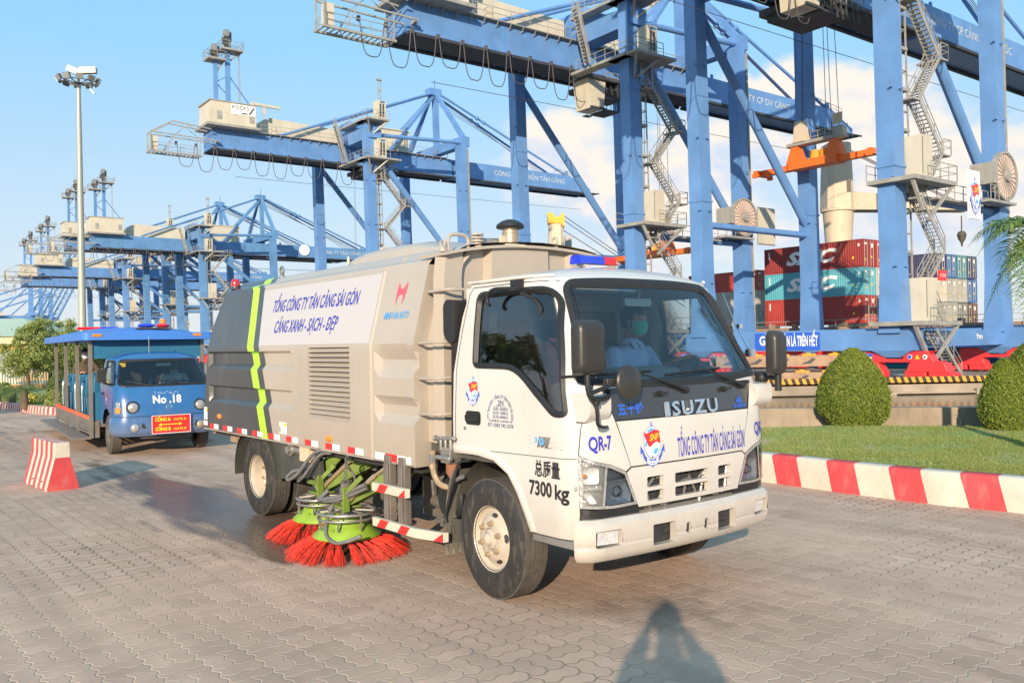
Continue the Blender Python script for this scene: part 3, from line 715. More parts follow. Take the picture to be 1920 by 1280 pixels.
# ---------------------------------------------------------------- left planted area with its own striped kerb
lb = [gnd(-260, 745), gnd(-120, 756), gnd(0, 766.5), gnd(35, 771), gnd(75, 776), gnd(110, 777.5), gnd(160, 777), gnd(230, 772), gnd(330, 762), gnd(450, 752)]
lpath = spl(lb, 10)
striped_kerb(lpath, 0.21, 0.2, 0.11, 0.11, 0.0, 'kerb', left=True, sub=1)
lo = [(p.x, p.y) for p in lpath[::3]]
ll = [(a - .0, b + .15) for a, b in lo] + [(lo[-1][0] + 2, 56), (lo[0][0] - 25, 56), (lo[0][0] - 10, lo[0][1])]
mb = MB(); fill(mb, ll, lambda a, b: Vector((a, b, .16 + .04 * noise.noise(Vector((a * .5, b * .5, 0))))), step=1.6)
struct(mb, 'planting_bed', 'lawn', smooth=60)

# grass blades on the part of the lawn near the camera (stuff)
def grass(name, n, pick, z0, hmin, hmax, w):
 mb = MB(); r = random.Random(11)
 for i in range(n):
  x, y = pick(r)
  if x is None: continue
  a = r.uniform(0, 2 * PI); h = r.uniform(hmin, hmax); l = r.uniform(.2, .9) * h
  z = z0(x, y); dx, dy = math.cos(a) * w, math.sin(a) * w; b = r.uniform(0, 2 * PI)
  mb.add([(x - dx, y - dy, z), (x + dx, y + dy, z), (x + math.cos(b) * l * .6, y + math.sin(b) * l * .6, z + h)], [(0, 1, 2)])
 return tag(mb.build(name, 'grass_blade', smooth=0, fix=False), kind='stuff')
def pickR(r):
 while True:
  px = r.uniform(1405, 1925); t = r.random(); py = 795 + (t ** .8) * 110
  p = gnd(px, py, .28)
  if inside((p.x, p.y), outline_l) and (noise.noise(V3((p.x * 1.3, p.y * 1.3, 7))) + .4 * noise.noise(V3((p.x * 5, p.y * 5, 1))) < .22 or r.random() < .25): return p.x, p.y
tag(grass('grass', 90000, pickR, lambda x, y: 0.26 + 0.05 * noise.noise(Vector((x * .8, y * .8, 3))), .02, .05, .006), 'short patchy green grass growing on the lawn behind the red and white kerb', 'grass')
# ---------------------------------------------------------------- ship-to-shore cranes
CR_H = 30.65          # underside of the girder above the quay
def crane(loc, name_label, H=CR_H, text=None, text_u=27.0, detail=2, house=True, boom_text_h=0.8, trolley=None, cabz=0.0, blue='crane_blue', raised=False, legl=0.02, kocks=False, emblem=False, banner=False, back=20.8, mast=True):
 root = empty('container_crane', loc, math.atan2(.6, .8), name_label, 'crane', 'container cranes along the quay')
 G, S = 16.0, 17.6; gv0, gv1 = 6.9, 10.7; gt = H + 2.7; LT = H + 4.6
 def lean(u, z): return u - legl * z
 legw, legd = 1.45, 1.35
 # legs
 for (u, v) in ((0, 0), (0, S), (G, 0), (G, S)):
  m = MB(); top = LT if u == 0 else H + 3.3
  zb = 4.6
  secs = [(3.3, 1.9, 1.6), (zb, 1.75, 1.5), (zb + 3.5, legw, legd), (top, legw * .93, legd * .93)]
  for (z0, a0, b0), (z1, a1, b1) in zip(secs, secs[1:]):
   c = []
   for z, a, b in ((z0, a0, b0), (z1, a1, b1)):
    uu = lean(u, z)
    for i, j in ((-1, -1), (1, -1), (1, 1), (-1, 1)): c.append((uu + i * a / 2, v + j * b / 2, z))
   m.hexa(c)
  # weld collars and rope lugs
  for z in (zb + 1.9, zb + 10.5):
   uu = lean(u, z); m.box((uu - .78, v - .73, z), (uu + .78, v + .73, z + .18))
  if detail > 1:
   for k in range(4):
    z = 8 + k * 6.3; uu = lean(u, z); m.box((uu - legw / 2 - .28, v - legd / 2 - .05, z), (uu - legw / 2, v - legd / 2 + .12, z + .1)); m.box((uu + .1, v - legd / 2 - .28, z), (uu + .28, v - legd / 2, z + .1)); m.box((uu + legw / 2, v - .1, z), (uu + legw / 2 + .28, v + .1, z + .1))
  m.build('leg', blue, root)
  if detail > 1 and u == G and v == 0:
   m = MB(); m.beam((lean(u, 4) + .95, v - .55, 3.5), (lean(u, top) + .9, v - .55, top - .5), .26, .26)
   for k in range(24):
    z = 5 + k * 1.15; m.box((lean(u, z) + .62, v - .6, z), (lean(u, z) + .84, v - .45, z + .12))
   m.build('cable_duct', 'crane_grey', root)
 # sill beams along the rails and between the legs
 for u in (0, G):
  m = MB(); m.box((u - .75, -1.6, 2.05), (u + .75, S + 1.6, 3.65))
  for v in (0, S):
   m.hexa([(u - .5, v - .55, 1.55), (u + .5, v - .55, 1.55), (u + .5, v + .55, 1.55), (u - .5, v + .55, 1.55), (u - .75, v - 1.5, 2.05), (u + .75, v - 1.5, 2.05), (u + .75, v + 1.5, 2.05), (u - .75, v + 1.5, 2.05)])
  m.build('sill_beam', blue, root)
 for v in (0, S): MB().box((.75, v - .6, 2.25), (G - .75, v + .6, 3.45)).build('cross_beam', blue, root)
 # bogies
 for (u, v) in ((0, 0), (0, S), (G, 0), (G, S)):
  m = MB()
  fn = lambda a, b, d: (u + d, v + a, b)
  def pr(poly, d0, d1): m.prism(poly, lambda a, b, d: (u + d, v + a, b), d0, d1)
  pr([(-3.1, .95), (-2.5, 1.9), (-2.9, 2.0), (-.8, 2.0), (-.65, 1.45), (.65, 1.45), (.8, 2.0), (2.9, 2.0), (3.1, 1.9), (3.1, .95), (2.2, .95), (2.1, 1.2), (-2.1, 1.2), (-2.2, .95)], -.42, .42)
  for s_ in (-1, 1):
   pr([(s_ * 2.4 - 1.5, .55), (s_ * 2.4 - 1.25, 1.15), (s_ * 2.4 - .9, 1.3), (s_ * 2.4 + .9, 1.3), (s_ * 2.4 + 1.25, 1.15), (s_ * 2.4 + 1.5, .55)], -.5, .5)
   for s2 in (-1, 1):
    c = s_ * 2.4 + s2 * .86
    pr([(c - .76, .14), (c - .76, .62), (c + .76, .62), (c + .76, .14)], -.44, .44)
  if detail > 1:
   for s_ in (-1, 1): m.box((u - .54, v + s_ * 4.1 - .2, .1), (u + .54, v + s_ * 4.1 + .2, .5))
  b = m.build('bogie', 'crane_red', root, bevel=0.05 if detail > 1 else 0)
  if detail > 1:
   w = MB()
   for s_ in (-1, 1):
    for s2 in (-1, 1):
     for s3 in (-.42, .42): w.lathe([(0, -.09), (.26, -.09), (.26, .09), (0, .09)], (u, v + s_ * 2.4 + s2 * .86 + s3, .26), 'x', 14)
   w.build('rail_wheel', 'crane_dark', b)
   if u == 0:
    w = MB()
    w.k = 0; w.box((u - .445, v + 1.6, 1.35), (u - .43, v + 2.6, 1.85))
    for j in range(4): w.k = 1; w.box((u - .455, v + 1.95 + .0, 1.42 + j * .1), (u - .446, v + 2.5, 1.46 + j * .1))
    w.k = 2; w.box((u - .455, v + 1.66, 1.42), (u - .446, v + 1.88, 1.6))
    for j, c in enumerate((0, 2, 1)):
     cy = v - 1.2 - j * .55
     w.k = 1
     if c == 2: w.k = 2; w.prism([(cy - .17, 1.45), (cy + .17, 1.45), (cy, 1.75)], lambda a, b_, d: (u + d, a, b_), -.45, -.43)
     else:
      w.lathe([(0, 0), (.17, 0), (.17, .02), (0, .02)], (u - .45, cy, 1.6), 'x', 16); w.k = 0 if c == 0 else 3
      w.lathe([(0, 0), (.14 if c == 0 else .07, 0), (.14 if c == 0 else .07, .02), (0, .02)], (u - .47, cy + (0 if c == 0 else .03), 1.6 - (0 if c == 0 else .02)), 'x', 14)
    w.build('warning_signs', ['decal_cobalt', 'decal_white', 'decal_yellow', 'decal_black'], b, smooth=0)
 # upper portal beams
 m = MB()
 m.hexa([(-1.0, -.9, LT - 2.2), (1.0, -.9, LT - 2.2), (1.0, S + .9, LT - 2.2), (-1.0, S + .9, LT - 2.2), (-1.0, -.9, LT - .6), (1.0, -.9, LT - .6), (1.0, S + .9, LT + .9), (-1.0, S + .9, LT + .9)])
 m.hexa([(-1.0, 2, LT - .8), (1.0, 2, LT - .8), (1.0, S - 2, LT - .8), (-1.0, S - 2, LT - .8), (-.6, 6, LT + 1.6), (.6, 6, LT + 1.6), (.6, S - 6, LT + 1.6), (-.6, S - 6, LT + 1.6)])
 m.build('portal_beam', blue, root)
 m = MB(); m.box((G - .8, -.6, H + 3.2), (G + .6, S + .6, H + 4.7)); m.build('portal_beam', blue, root)
 # tie tubes and diagonals
 r_ = .42
 for v in (0, S):
  for a, b, r2 in (((lean(0, LT) + .3, v, LT - 1.6), (lean(G, 30), v, H + 3.8), .7), ((lean(0, H) + .5, v, H + 1.2), (lean(G, 13) - .4, v, 14.2), 1), ((lean(0, 13) + .5, v, 13.2), (lean(G, 13) - .4, v, 13.2), .75)):
   MB().tube([a, b], r_ * r2, 12).build('brace', blue, root)
 # girder and boom
 def sect(m, u0, u1, zt0=gt, zt1=gt, zb=H, v0=gv0, v1=gv1):
  m.hexa([(u0, v0, zb), (u1, v0, zb), (u1, v1, zb), (u0, v1, zb), (u0, v0, zt0), (u1, v0, zt1), (u1, v1, zt1), (u0, v1, zt0)])
 m = MB(); sect(m, -back, 18.2)
 gd = m.build('girder', blue, root)
 m = MB(); m.box((-back, gv0 - .12, H - .28), (18, gv0 + .25, H - .01)); m.box((-back, gv1 - .25, H - .28), (18, gv1 + .12, H - .01)); m.box((-back + .3, gv0 + .6, H - .12), (18, gv1 - .6, H - .005))
 m.build('trolley_rail', 'under_dark', gd, smooth=0)
 bt = 48.5
 bm_ = MB()
 hinge = Vector((18.4, 0, H)); ra = R(72) if raised else 0
 def B(p):
  d = Vector(p) - hinge; c, s = math.cos(ra), math.sin(ra)
  return Vector((hinge.x + d.x * c - d.z * s, d.y, hinge.z + d.x * s + d.z * c))
 def bsect(u0, u1, zt0, zt1): bm_.hexa([B(p) for p in [(u0, gv0, H), (u1, gv0, H), (u1, gv1, H), (u0, gv1, H), (u0, gv0, zt0), (u1, gv0, zt1), (u1, gv1, zt1), (u0, gv1, zt0)]])
 bsect(18.5, 43.5, gt, gt); bsect(43.5, bt, gt, H + .7)
 for k in range(3): bm_.box(B((20 + k * .1, gv0 + .3, gt)), B((20.1 + k * .1, gv0 + .5, gt + .6))) if not raised else None
 boom = bm_.build('boom', blue, root)
 m = MB(); m.hexa([B(p) for p in [(18.5, gv0 - .1, H - .28), (bt, gv0 - .1, H - .28), (bt, gv0 + .3, H - .28), (18.5, gv0 + .3, H - .28), (18.5, gv0 - .1, H - .01), (bt, gv0 - .1, H - .01), (bt, gv0 + .3, H - .01), (18.5, gv0 + .3, H - .01)]])
 m.hexa([B(p) for p in [(18.5, gv1 - .3, H - .28), (bt, gv1 - .3, H - .28), (bt, gv1 + .1, H - .28), (18.5, gv1 + .1, H - .28), (18.5, gv1 - .3, H - .01), (bt, gv1 - .3, H - .01), (bt, gv1 + .1, H - .01), (18.5, gv1 + .1, H - .01)]])
 for k in range(3): m.hexa([B(p) for p in [(bt + k * .8, gv0, H - .1), (bt + .3 + k * .8, gv0, H - .1), (bt + .3 + k * .8, gv1, H - .1), (bt + k * .8, gv1, H - .1), (bt + k * .8, gv0, H + .1), (bt + .3 + k * .8, gv0, H + .1), (bt + .3 + k * .8, gv1, H + .1), (bt + k * .8, gv1, H + .1)]])
 for vv in (gv0, gv1): m.beam(B((bt - 1, vv, H - .05)), B((bt + 2.2, vv, H)), .18, .18)
 m.build('boom_rail', 'under_dark', boom, smooth=0)
 if text:
  m = MB(); put_text(m, text, lambda a, b: B((a, gv0 - .02, b)), text_u, H + 1.45, boom_text_h, bold=0.012, res=2)
  m.build('lettering', 'faded_white', boom, smooth=0, fix=False)
 # stiffener seams, flange and walkway brackets on the girder
 if detail > 1:
  m = MB(); m.box((-back, gv0 - .5, gt + .02), (17, gv0 + .02, gt + .1)); m.box((-back, gv0 - .1, gt - .06), (18, gv0, gt + .0))
  for k in range(int((back + 17) / 1.5)):
   u = -back + .6 + k * 1.5; m.beam((u, gv0 - .02, gt - .5), (u, gv0 - .5, gt + .02), .08, .08)
  rail(m, [(-back, gv0 - .5, gt + .1), (17, gv0 - .5, gt + .1)], 1.1, 2.2)
  m.build('walkway', 'crane_grey', gd, smooth=0)
  m = MB()
  for k in range(13): u = -back + 1.2 + k * 3.1; m.box((u, gv0 - .035, H + .05), (u + .09, gv0 + .02, gt - .05)); m.box((u + 1.2, gv0 + .3, H - .10), (u + 1.5, gv1 - .3, H + .02))
  m.build('stiffeners', blue, gd, smooth=0)
  m = MB(); rail(m, [B((40, gv0, gt)), B((46, gv0, gt - .6))], 1.0, 1.2); rail(m, [B((40, gv1, gt)), B((46, gv1, gt - .6))], 1.0, 1.2); m.build('railing', 'crane_grey', boom, smooth=0)
 # machinery houses
 HX = 24.5 - back
 m = MB(); m.k = 0
 h1 = gt + .35
 m.hexa([(HX - 25.2, 5.6, h1), (HX - 18.8, 5.6, h1), (HX - 18.8, 10.4, h1), (HX - 25.2, 10.4, h1), (HX - 25.1, 5.6, h1 + 3.1), (HX - 18.8, 5.6, h1 + 3.1), (HX - 18.8, 10.4, h1 + 3.1), (HX - 25.1, 10.4, h1 + 3.1)])
 m.k = 1; m.box((HX - 25.7, 5.1, h1 - .35), (HX - 18.4, 10.8, h1 - .02)); m.box((HX - 25.3, 5.5, h1 + 3.05), (HX - 18.7, 10.5, h1 + 3.2))
 for (a, b) in ((HX - 23.9, .7), (HX - 19.4, .7)):
  m.box((a - .35, 5.57, h1 + .6), (a + .35, 5.62, h1 + 1.8))
 m.build('machinery_house', ['crane_beige', 'crane_grey'], root, smooth=0)
 if kocks:
  m = MB(); m.k = 0; m.box((HX - 22.3, 5.54, h1 + 1.55), (HX - 18.85, 5.6, h1 + 2.95)); m.k = 1
  put_text(m, 'KOCKS', lambda a, b: (a, 5.52, b), HX - 21.0, h1 + 2.5, .55, 2.3, res=2)
  m.add([(HX - 19.9, 5.52, h1 + 1.75), (HX - 19.65, 5.52, h1 + 1.75), (HX - 19.0, 5.52, h1 + 2.75), (HX - 19.2, 5.52, h1 + 2.75)], [(0, 1, 2, 3)]); m.add([(HX - 20.9, 5.52, h1 + 1.7), (HX - 20.1, 5.52, h1 + 1.7), (HX - 20.0, 5.52, h1 + 1.86), (HX - 20.8, 5.52, h1 + 1.86)], [(0, 1, 2, 3)])
  m.build('house_sign', ['decal_white', 'decal_black'], root, smooth=0, fix=False)
 m = MB(); z0 = gt + .1
 m.prism([(-13.5, z0), (-13.5, z0 + 1.6), (-13.1, z0 + 2.3), (-12.2, z0 + 2.7), (-1.6, z0 + 2.4), (-1.6, z0)], lambda a, b, d: (a, d, b), 8.2, 12.4)
 m.build('hoist_house', 'crane_beige', root, smooth=0)
 m = MB(); m.box((4.5, 7.6, gt + .1), (10.5, 11.5, gt + 3.6)); m.box((4.3, 7.4, gt + 3.6), (10.7, 11.7, gt + 3.75)); m.box((7.0, 7.52, gt + 1.0), (7.5, 7.62, gt + 2.0)); m.box((9.4, 7.52, gt + 1.0), (9.9, 7.62, gt + 2.0))
 m.build('electric_house', 'crane_beige', root, smooth=0)
 if detail > 1:
  m = MB(); m.box((-15.9, 6.5, z0), (-15.1, 7.1, z0 + 1.6)); m.beam((-15.5, 6.8, z0 + 1), (-15.2, 6.8, z0 + 4.1), .5, .4); m.beam((-15.4, 6.8, z0 + 4), (-11.2, 6.8, z0 + 3.9), .35, .35); m.box((-13.7, 6.7, z0 + 2.6), (-13.3, 6.9, z0 + 3.8))
  m.build('service_jib', 'crane_beige', root, smooth=0)
  m = MB(); m.box((-12.4, 6.6, z0), (-11.7, 7.2, z0 + 1.0)); m.build('winch_box', 'crane_beige', root, smooth=0)
 # mast on the machinery house
 if mast:
  m = MB(); zt = h1 + 3.15; ma, mb_ = HX - 23.9, HX - 22.2
  m.beam((ma, 7, zt), (ma, 7, zt + 6.4), .5, .5); m.beam((mb_, 7, zt), (mb_, 7, zt + 7.6), .55, .55)
  m.beam((ma, 7, zt + 2.8), (mb_, 7, zt + 4.0), .14, .14); m.beam((ma, 7, zt + 2.8), (mb_, 7, zt + 1.2), .14, .14)
  m.beam((mb_, 7, zt + 4.2), (HX - 19.0, 7, zt + .1), .14, .14)
  ms = m.build('mast', blue, root, smooth=0)
  for (u, z, a, b, hh) in ((ma, zt + 5.7, 1.3, 1.2, 2.2), (mb_, zt + 7.3, 1.1, 1.9, 2.9)):
   m = MB(); m.box((u - a, 5.9, z), (u + b, 8.1, z + .25)); m.beam((u + .2, 7, z - 1.3), (u + b - .2, 7, z), .25, .25)
   rail(m, [(u - a, 5.9, z + .25), (u + b, 5.9, z + .25), (u + b, 8.1, z + .25), (u - a, 8.1, z + .25)], 1.0, .9, closed=True)
   m.build('platform', 'crane_grey', ms, smooth=0)
   m = MB(); m.k = 0; m.box((u - .35, 6.7, z + .2), (u + .35, 7.3, z + hh - .5)); m.box((u - .7, 6.75, z + hh * .35), (u - .3, 7.2, z + hh * .65)); m.box((u + .3, 6.8, z + hh * .5), (u + .55, 7.2, z + hh * .95)); m.k = 1
   m.lathe([(0, -.18), (.5, -.18), (.42, -.05), (.42, .05), (.5, .18), (0, .18)], (u - .15, 6.9, z + hh - .35), 'y', 14); m.box((u - .3, 6.5, z + hh - .9), (u + .1, 6.66, z + hh - .1))
   m.build('sheave_head', ['crane_dark', 'steel'], ms, smooth=30)
  m = MB()
  for s_ in (-.3, .3): m.beam((mb_ + 1.6, 7 + s_, zt + .1), (mb_ + 1.6, 7 + s_, zt + 7.4), .05, .05)
  for k in range(17): m.beam((mb_ + 1.6, 6.7, zt + .4 + k * .43), (mb_ + 1.6, 7.3, zt + .4 + k * .43), .045, .045)
  m.build('ladder', 'crane_grey', ms, smooth=0)
 # A-frame, stays
 ap = Vector((G, 8.8, H + 13.8)); m = MB()
 for v in (0, S): m.beam((G, v, H + 4.4), (G, 8.8 + (v - 8.8) * .06, ap.z), .75, .6, w2=.5, h2=.5)
 for v in (gv0, gv1): m.beam((6.5, v, gt), (ap.x - .3, 8.8 + (v - 8.8) * .2, ap.z - .8), .42, .42)
 m.beam((16.5, 8.8, gt), (16.3, 8.8, ap.z - .4), .8, .8)
 m.box((14.9, 8, ap.z - .6), (17.1, 9.6, ap.z + .5)); m.beam((16, 8.4, ap.z + .4), (16, 8.4, ap.z + 2), .12, .12)
 m.build('a_frame', blue, root)
 for s_ in (-1, 1):
  v = 8.8 + s_ * 1.6
  MB().tube([(ap.x - .6, 8.8 + s_ * .6, ap.z - .3), (-11.0, v, gt + .2)], .2, 8).build('back_stay', blue, root)
  m = MB(); m.tube([(ap.x + .6, 8.8 + s_ * .6, ap.z - .2), B((43.0, v, gt))], .2, 8)
  for t in (.28, .33): m.sphere(tuple(Vector((ap.x + .6, 8.8 + s_ * .6, ap.z - .2)).lerp(B((43.0, v, gt)), t)), .38, 8, 6)
  m.beam(B((43.0, v, gt - .1)), B((43.0, v, gt + .7)), .5, .5)
  m.build('fore_stay', blue, root)
 for k in range(4): MB().tube([(ap.x + .8, 8.3 + k * .3, ap.z - .7 - k * .3), B((37.0 + k * 1.2, 8.3 + k * .3, gt + .2))], .035 if detail > 1 else .05, 4).build('boom_rope', 'crane_cable', root, smooth=0)
 MB().tube([(-back + 4, 9.5, H - 3.2), (bt, 9.5, H - 2.7)], .03, 4).build('guide_rope', 'crane_cable', root, smooth=0)
 for k in range(4 if trolley is None and detail > 1 else 0): MB().tube([(1.0 + k * .9, 8 + (k % 2) * 1.5, H - .5), (1.0 + k * .9, 8 + (k % 2) * 1.5, 6)], .02, 4).build('hoist_rope', 'crane_cable', root, smooth=0)
 # festoon cable loops under the girder and the cage at its tail
 n = 10; us = -back - 5.0
 for k in range(n):
  a = us + k * 2.62 + .15; b = us + (k + 1) * 2.62 - .15; dp = 3.0 + .45 * math.sin(k * 1.7)
  m = MB(); m.tube([(a + (b - a) * t / 12, gv0 - .4, H - .1 - dp * (1 - (2 * t / 12 - 1) ** 4) ** .8) for t in range(13)], .045, 6)
  m.box((a - .25, gv0 - .5, H - .35), (a + .05, gv0 - .3, H + .1)); m.build('cable_loop', 'crane_cable', root)
 m = MB(); cx = -back + .5
 for v in (5.9, 7.5):
  m.beam((cx - 1, v, H + 2.2), (cx - 6, v, H + 2.6), .14, .14); m.beam((cx - 6, v, H + 2.6), (cx - 8.8, v, H + .9), .14, .14); m.beam((cx - 8.8, v, H + .9), (cx - 8.8, v, H - 1.6), .14, .14)
  m.beam((cx - 9, v, H - 1.6), (cx - 2.2, v, H - 1.6), .2, .2); m.beam((cx, v, H + .7), (cx - 8.8, v, H + .9), .14, .14); m.beam((cx - 2.4, v, H - 1.6), (cx - 2.4, v, H + .9), .1, .1); m.beam((cx - 7, v, H - 1.5), (cx - 5.6, v, H + .9), .08, .08); m.beam((cx - 5.6, v, H + .9), (cx - 4, v, H + 2.4), .06, .06); m.beam((cx - 4, v, H + 2.4), (cx - 1.8, v, H + .9), .06, .06)
  rail(m, [(cx - 8.6, v, H - 1.5), (cx - 2.6, v, H - 1.5)], 1.1, 1.6)
 for k in range(14): m.beam((cx - 8.8 + k * .5, 5.9, H - 1.62), (cx - 8.8 + k * .5, 7.5, H - 1.62), .12, .06)
 m.beam((cx, 6.2, H + .7), (cx, 8, H + .7), .3, .3); m.k = 1; m.box((cx - 8.7, 6.0, H - 1.4), (cx - 7.9, 6.7, H + .4))
 m.build('tail_cage', ['crane_grey', 'crane_beige'], root, smooth=0)
 # elevator mast, stair tower, cabinets on the near landside leg
 m = MB(); v = 0
 for (du, dv) in ((.9, -.5), (1.6, -.5), (.9, .3), (1.6, .3)):
  m.beam((lean(0, 3) + du, dv, 3.7), (lean(0, LT) + du, dv, LT - 1), .1, .1)
 nz_ = int((LT - 5) / (1.5 if detail > 1 else 3.0))
 for k in range(nz_):
  z = 4.6 + k * (LT - 6) / nz_; u = lean(0, z)
  for dv in (-.5, .3): m.beam((u + .9, dv, z), (u + 1.6, dv, z), .07, .07)
  m.beam((u + 1.6, -.5, z), (u + 1.6, .3, z), .07, .07)
  if k % 2: m.box((u + .75, -.6, z), (u + 1.65, -.1, z + .22))
 m.build('elevator_mast', 'crane_grey', root, smooth=0)
 m = MB(); z = 9.4; fl = 3.55; k = 0; U0, U1 = 1.9, 5.0
 while z < H - 4.5:
  a, b = (U0, U1) if k % 2 else (U1, U0)
  la = lean(0, z); stair(m, (a + la, -.8, z), (b + la, -.8, z + fl), 0.8, detail)
  e = b + la; s_ = 1 if b > a else -1
  m.box((min(e, e + s_ * 1.1), -1.3, z + fl - .12), (max(e, e + s_ * 1.1), .6, z + fl)); 
  if s_ > 0: rail(m, [(e, -1.3, z + fl), (e + 1.1, -1.3, z + fl), (e + 1.1, .6, z + fl)], 1.1, .9)
  z += fl; k += 1
 stair(m, (lean(0, z) + (U0 if k % 2 else U1), -.8, z), (lean(0, z) + 1.6, -1.0, H - 1.6), .8, detail)
 # flights near the ground, one of them reaching the quay
 stair(m, (5.4, -1.6, .1), (1.9, -1.6, 3.4), .8, detail)
 stair(m, (4.6, -.8, 3.9), (2.4, -.8, 6.6), .8, detail)
 stair(m, (2.3, -.8, 6.8), (4.9, -.8, 9.4), .8, detail)
 m.build('stair', 'crane_grey', root, smooth=0)
 for (z, u1) in ((14.2, 4.4), (4.1, 4.8)):
  m = MB(); m.box((-1.5, -2.4, z - .3), (u1, 1.2, z)); m.beam((-1.3, -2.1, z - .3), (lean(0, z) + .3, -2.1, z - 2.3), .22, .22); m.beam((u1 - .3, -2.2, z - .3), (lean(0, z) + .8, -2.2, z - 3.0), .2, .2)
  rail(m, [(.7, -2.4, z), (u1, -2.4, z), (u1, 1.2, z), (-1.5, 1.2, z)], 1.15, 1.1)
  pf = m.build('platform', 'crane_grey', root, smooth=0)
  m = MB(); m.k = 0; m.box((lean(0, z) + .8, -1.9, z + .02), (lean(0, z) + 2.2, -.3, z + 3.1))
  m.k = 1; m.box((lean(0, z) + 2.2, -1.6, z + .4), (lean(0, z) + 2.24, -1.15, z + 2.3)); m.box((lean(0, z) + 2.2, -1.0, z + .4), (lean(0, z) + 2.24, -.55, z + 2.3)); m.box((lean(0, z) + .79, -1.92, z + .3), (lean(0, z) + .83, -1.895, z + 2.9))
  m.k = 2; m.box((lean(0, z) + 2.24, -1.6, z + 2.5), (lean(0, z) + 2.27, -.6, z + 2.85))
  m.build('cabinet', ['crane_beige', 'crane_dark', 'tram_teal'], pf, smooth=0)
 for z in (H - .6, LT + .3):
  m = MB(); m.box((-2.0, -2.4, z - .25), (3.4 if z < H + 2 else 1.6, 1.5, z)); m.beam((-1.8, -2.2, z - .2), (lean(0, z) + 0, -.7, z - 2), .2, .2); m.beam((1.4, -2.2, z - .2), (lean(0, z) + .3, -.7, z - 2), .2, .2)
  rail(m, [(-2.0, 6, z), (-2.0, -2.4, z), (1.6, -2.4, z)], 1.1, 1.2)
  m.box((-2.2, -1.0, z - .25), (-1.0, 6.6, z))
  pf = m.build('platform', 'crane_grey', root, smooth=0)
  m = MB(); m.k = 0; m.box((-.1, -2.0, z + .02), (1.2, -.6, z + 2.7)); m.k = 1; m.box((1.2, -1.85, z + .3), (1.24, -.8, z + 2.4)); m.box((.2, -2.03, z + .4), (.45, -2.0, z + 2.2)); m.box((.65, -2.03, z + .4), (.9, -2.0, z + 2.2)); m.k = 2; m.box((.3, -2.03, z + 2.35), (1.0, -2.0, z + 2.6))
  m.build('cabinet', ['crane_beige', 'crane_dark', 'tram_teal'], pf, smooth=0)
 m = MB(); m.beam((.3, -1.4, LT + 2.9), (.3, -1.4, LT + 6.0), .1, .1); m.beam((.7, -1.4, LT + 2.9), (.7, -1.4, LT + 6.0), .1, .1); m.box((.1, -1.6, LT + 6.0), (.9, -1.2, LT + 6.2)); m.box((.3, -1.5, LT + 4.4), (.7, -1.3, LT + 4.7)); m.build('antenna', 'crane_grey', root, smooth=0)
 m = MB(); stair(m, (-2.6, 3.6, H - .6), (-4.2, 3.6, LT + .1), .7, detail); m.build('stair', 'crane_grey', root, smooth=0)
 # trolley with the operator's cab
 if not raised:
  tu = 3.2 if trolley is None else trolley
  m = MB(); m.k = 0; m.box((tu - 1.6, gv0 - .9, H - 1.0), (tu + 4.2, gv1 + .9, H - .45)); m.box((tu - 1.2, gv0 - .6, H - 1.5), (tu + 3.6, gv1 + .4, H - .95))
  for k in range(8): m.beam((tu - 1.5 + k * .75, gv0 - .8, H - 1.0), (tu - 1.1 + k * .75, gv0 - .8, H - 2.1), .12, .12)
  m.k = 1; rail(m, [(tu - 1.6, gv0 - 1.2, H - 1.0), (tu + 4.2, gv0 - 1.2, H - 1.0)], 1.0, .8)
  m.box((tu + 1.6, gv0 - .7, H - .45), (tu + 3.6, gv0 + .1, H + .35))
  tr = m.build('trolley', ['crane_dark', 'crane_grey'], root, smooth=0)
  if trolley is not None:
   m = MB(); m.k = 0; c0 = tu - 4.1; H0 = H; H = H + cabz
   m.hexa([(c0 + .4, 5.7, H - 4.4), (c0 + 2.1, 5.7, H - 4.4), (c0 + 2.1, 8.0, H - 4.4), (c0 + .4, 8.0, H - 4.4), (c0, 5.7, H - 1.5), (c0 + 2.4, 5.7, H - 1.5), (c0 + 2.4, 8.0, H - 1.5), (c0, 8.0, H - 1.5)])
   m.k = 1; m.box((c0 - .3, 5.4, H - 1.5), (c0 + 4.3, 8.2, H - 1.2)); m.beam((c0 + 2.2, 6, H - 1.3), (tu, 7.5, H - .8), .2, .2); m.box((c0 + .2, 5.5, H - 4.5), (c0 + 2.3, 5.7, H - 4.3))
   m.tube([(c0 + .8, 6.8, H - 4.4), (c0 + .8, 6.8, H - 5)], .04, 4); m.box((c0 + .4, 6.5, H - 5.1), (c0 + 1.2, 7.1, H - 5))
   rail(m, [(c0 + 2.4, 5.6, H - 4.3), (c0 + 4.2, 5.6, H - 4.3)], 1.1, .5); m.box((c0 + 2.3, 5.6, H - 4.5), (c0 + 4.2, 8, H - 4.35)); m.beam((c0 + 4.1, 5.7, H - 4.4), (c0 + 4.1, 5.7, H - 1.2), .12, .12)
   m.build('operator_cab', ['crane_beige', 'crane_dark'], tr, smooth=0); H = H0
 # cable reel on the waterside leg
 m = MB(); cz = 15.8; cu = G - 1.5
 m.k = 0; rp = []
 m.lathe([(.3, -.12), (1.75, -.10), (1.75, .10), (.3, .12)], (cu, -1.3, cz), 'y', 36)
 m.k = 1
 m.lathe([(1.82, -.2), (2.0, -.2), (2.0, .2), (1.82, .2), (1.82, -.2)], (cu, -1.3, cz), 'y', 36); m.lathe([(0, -.35), (.45, -.35), (.45, -.1), (0, -.1)], (cu, -1.3, cz), 'y', 18)
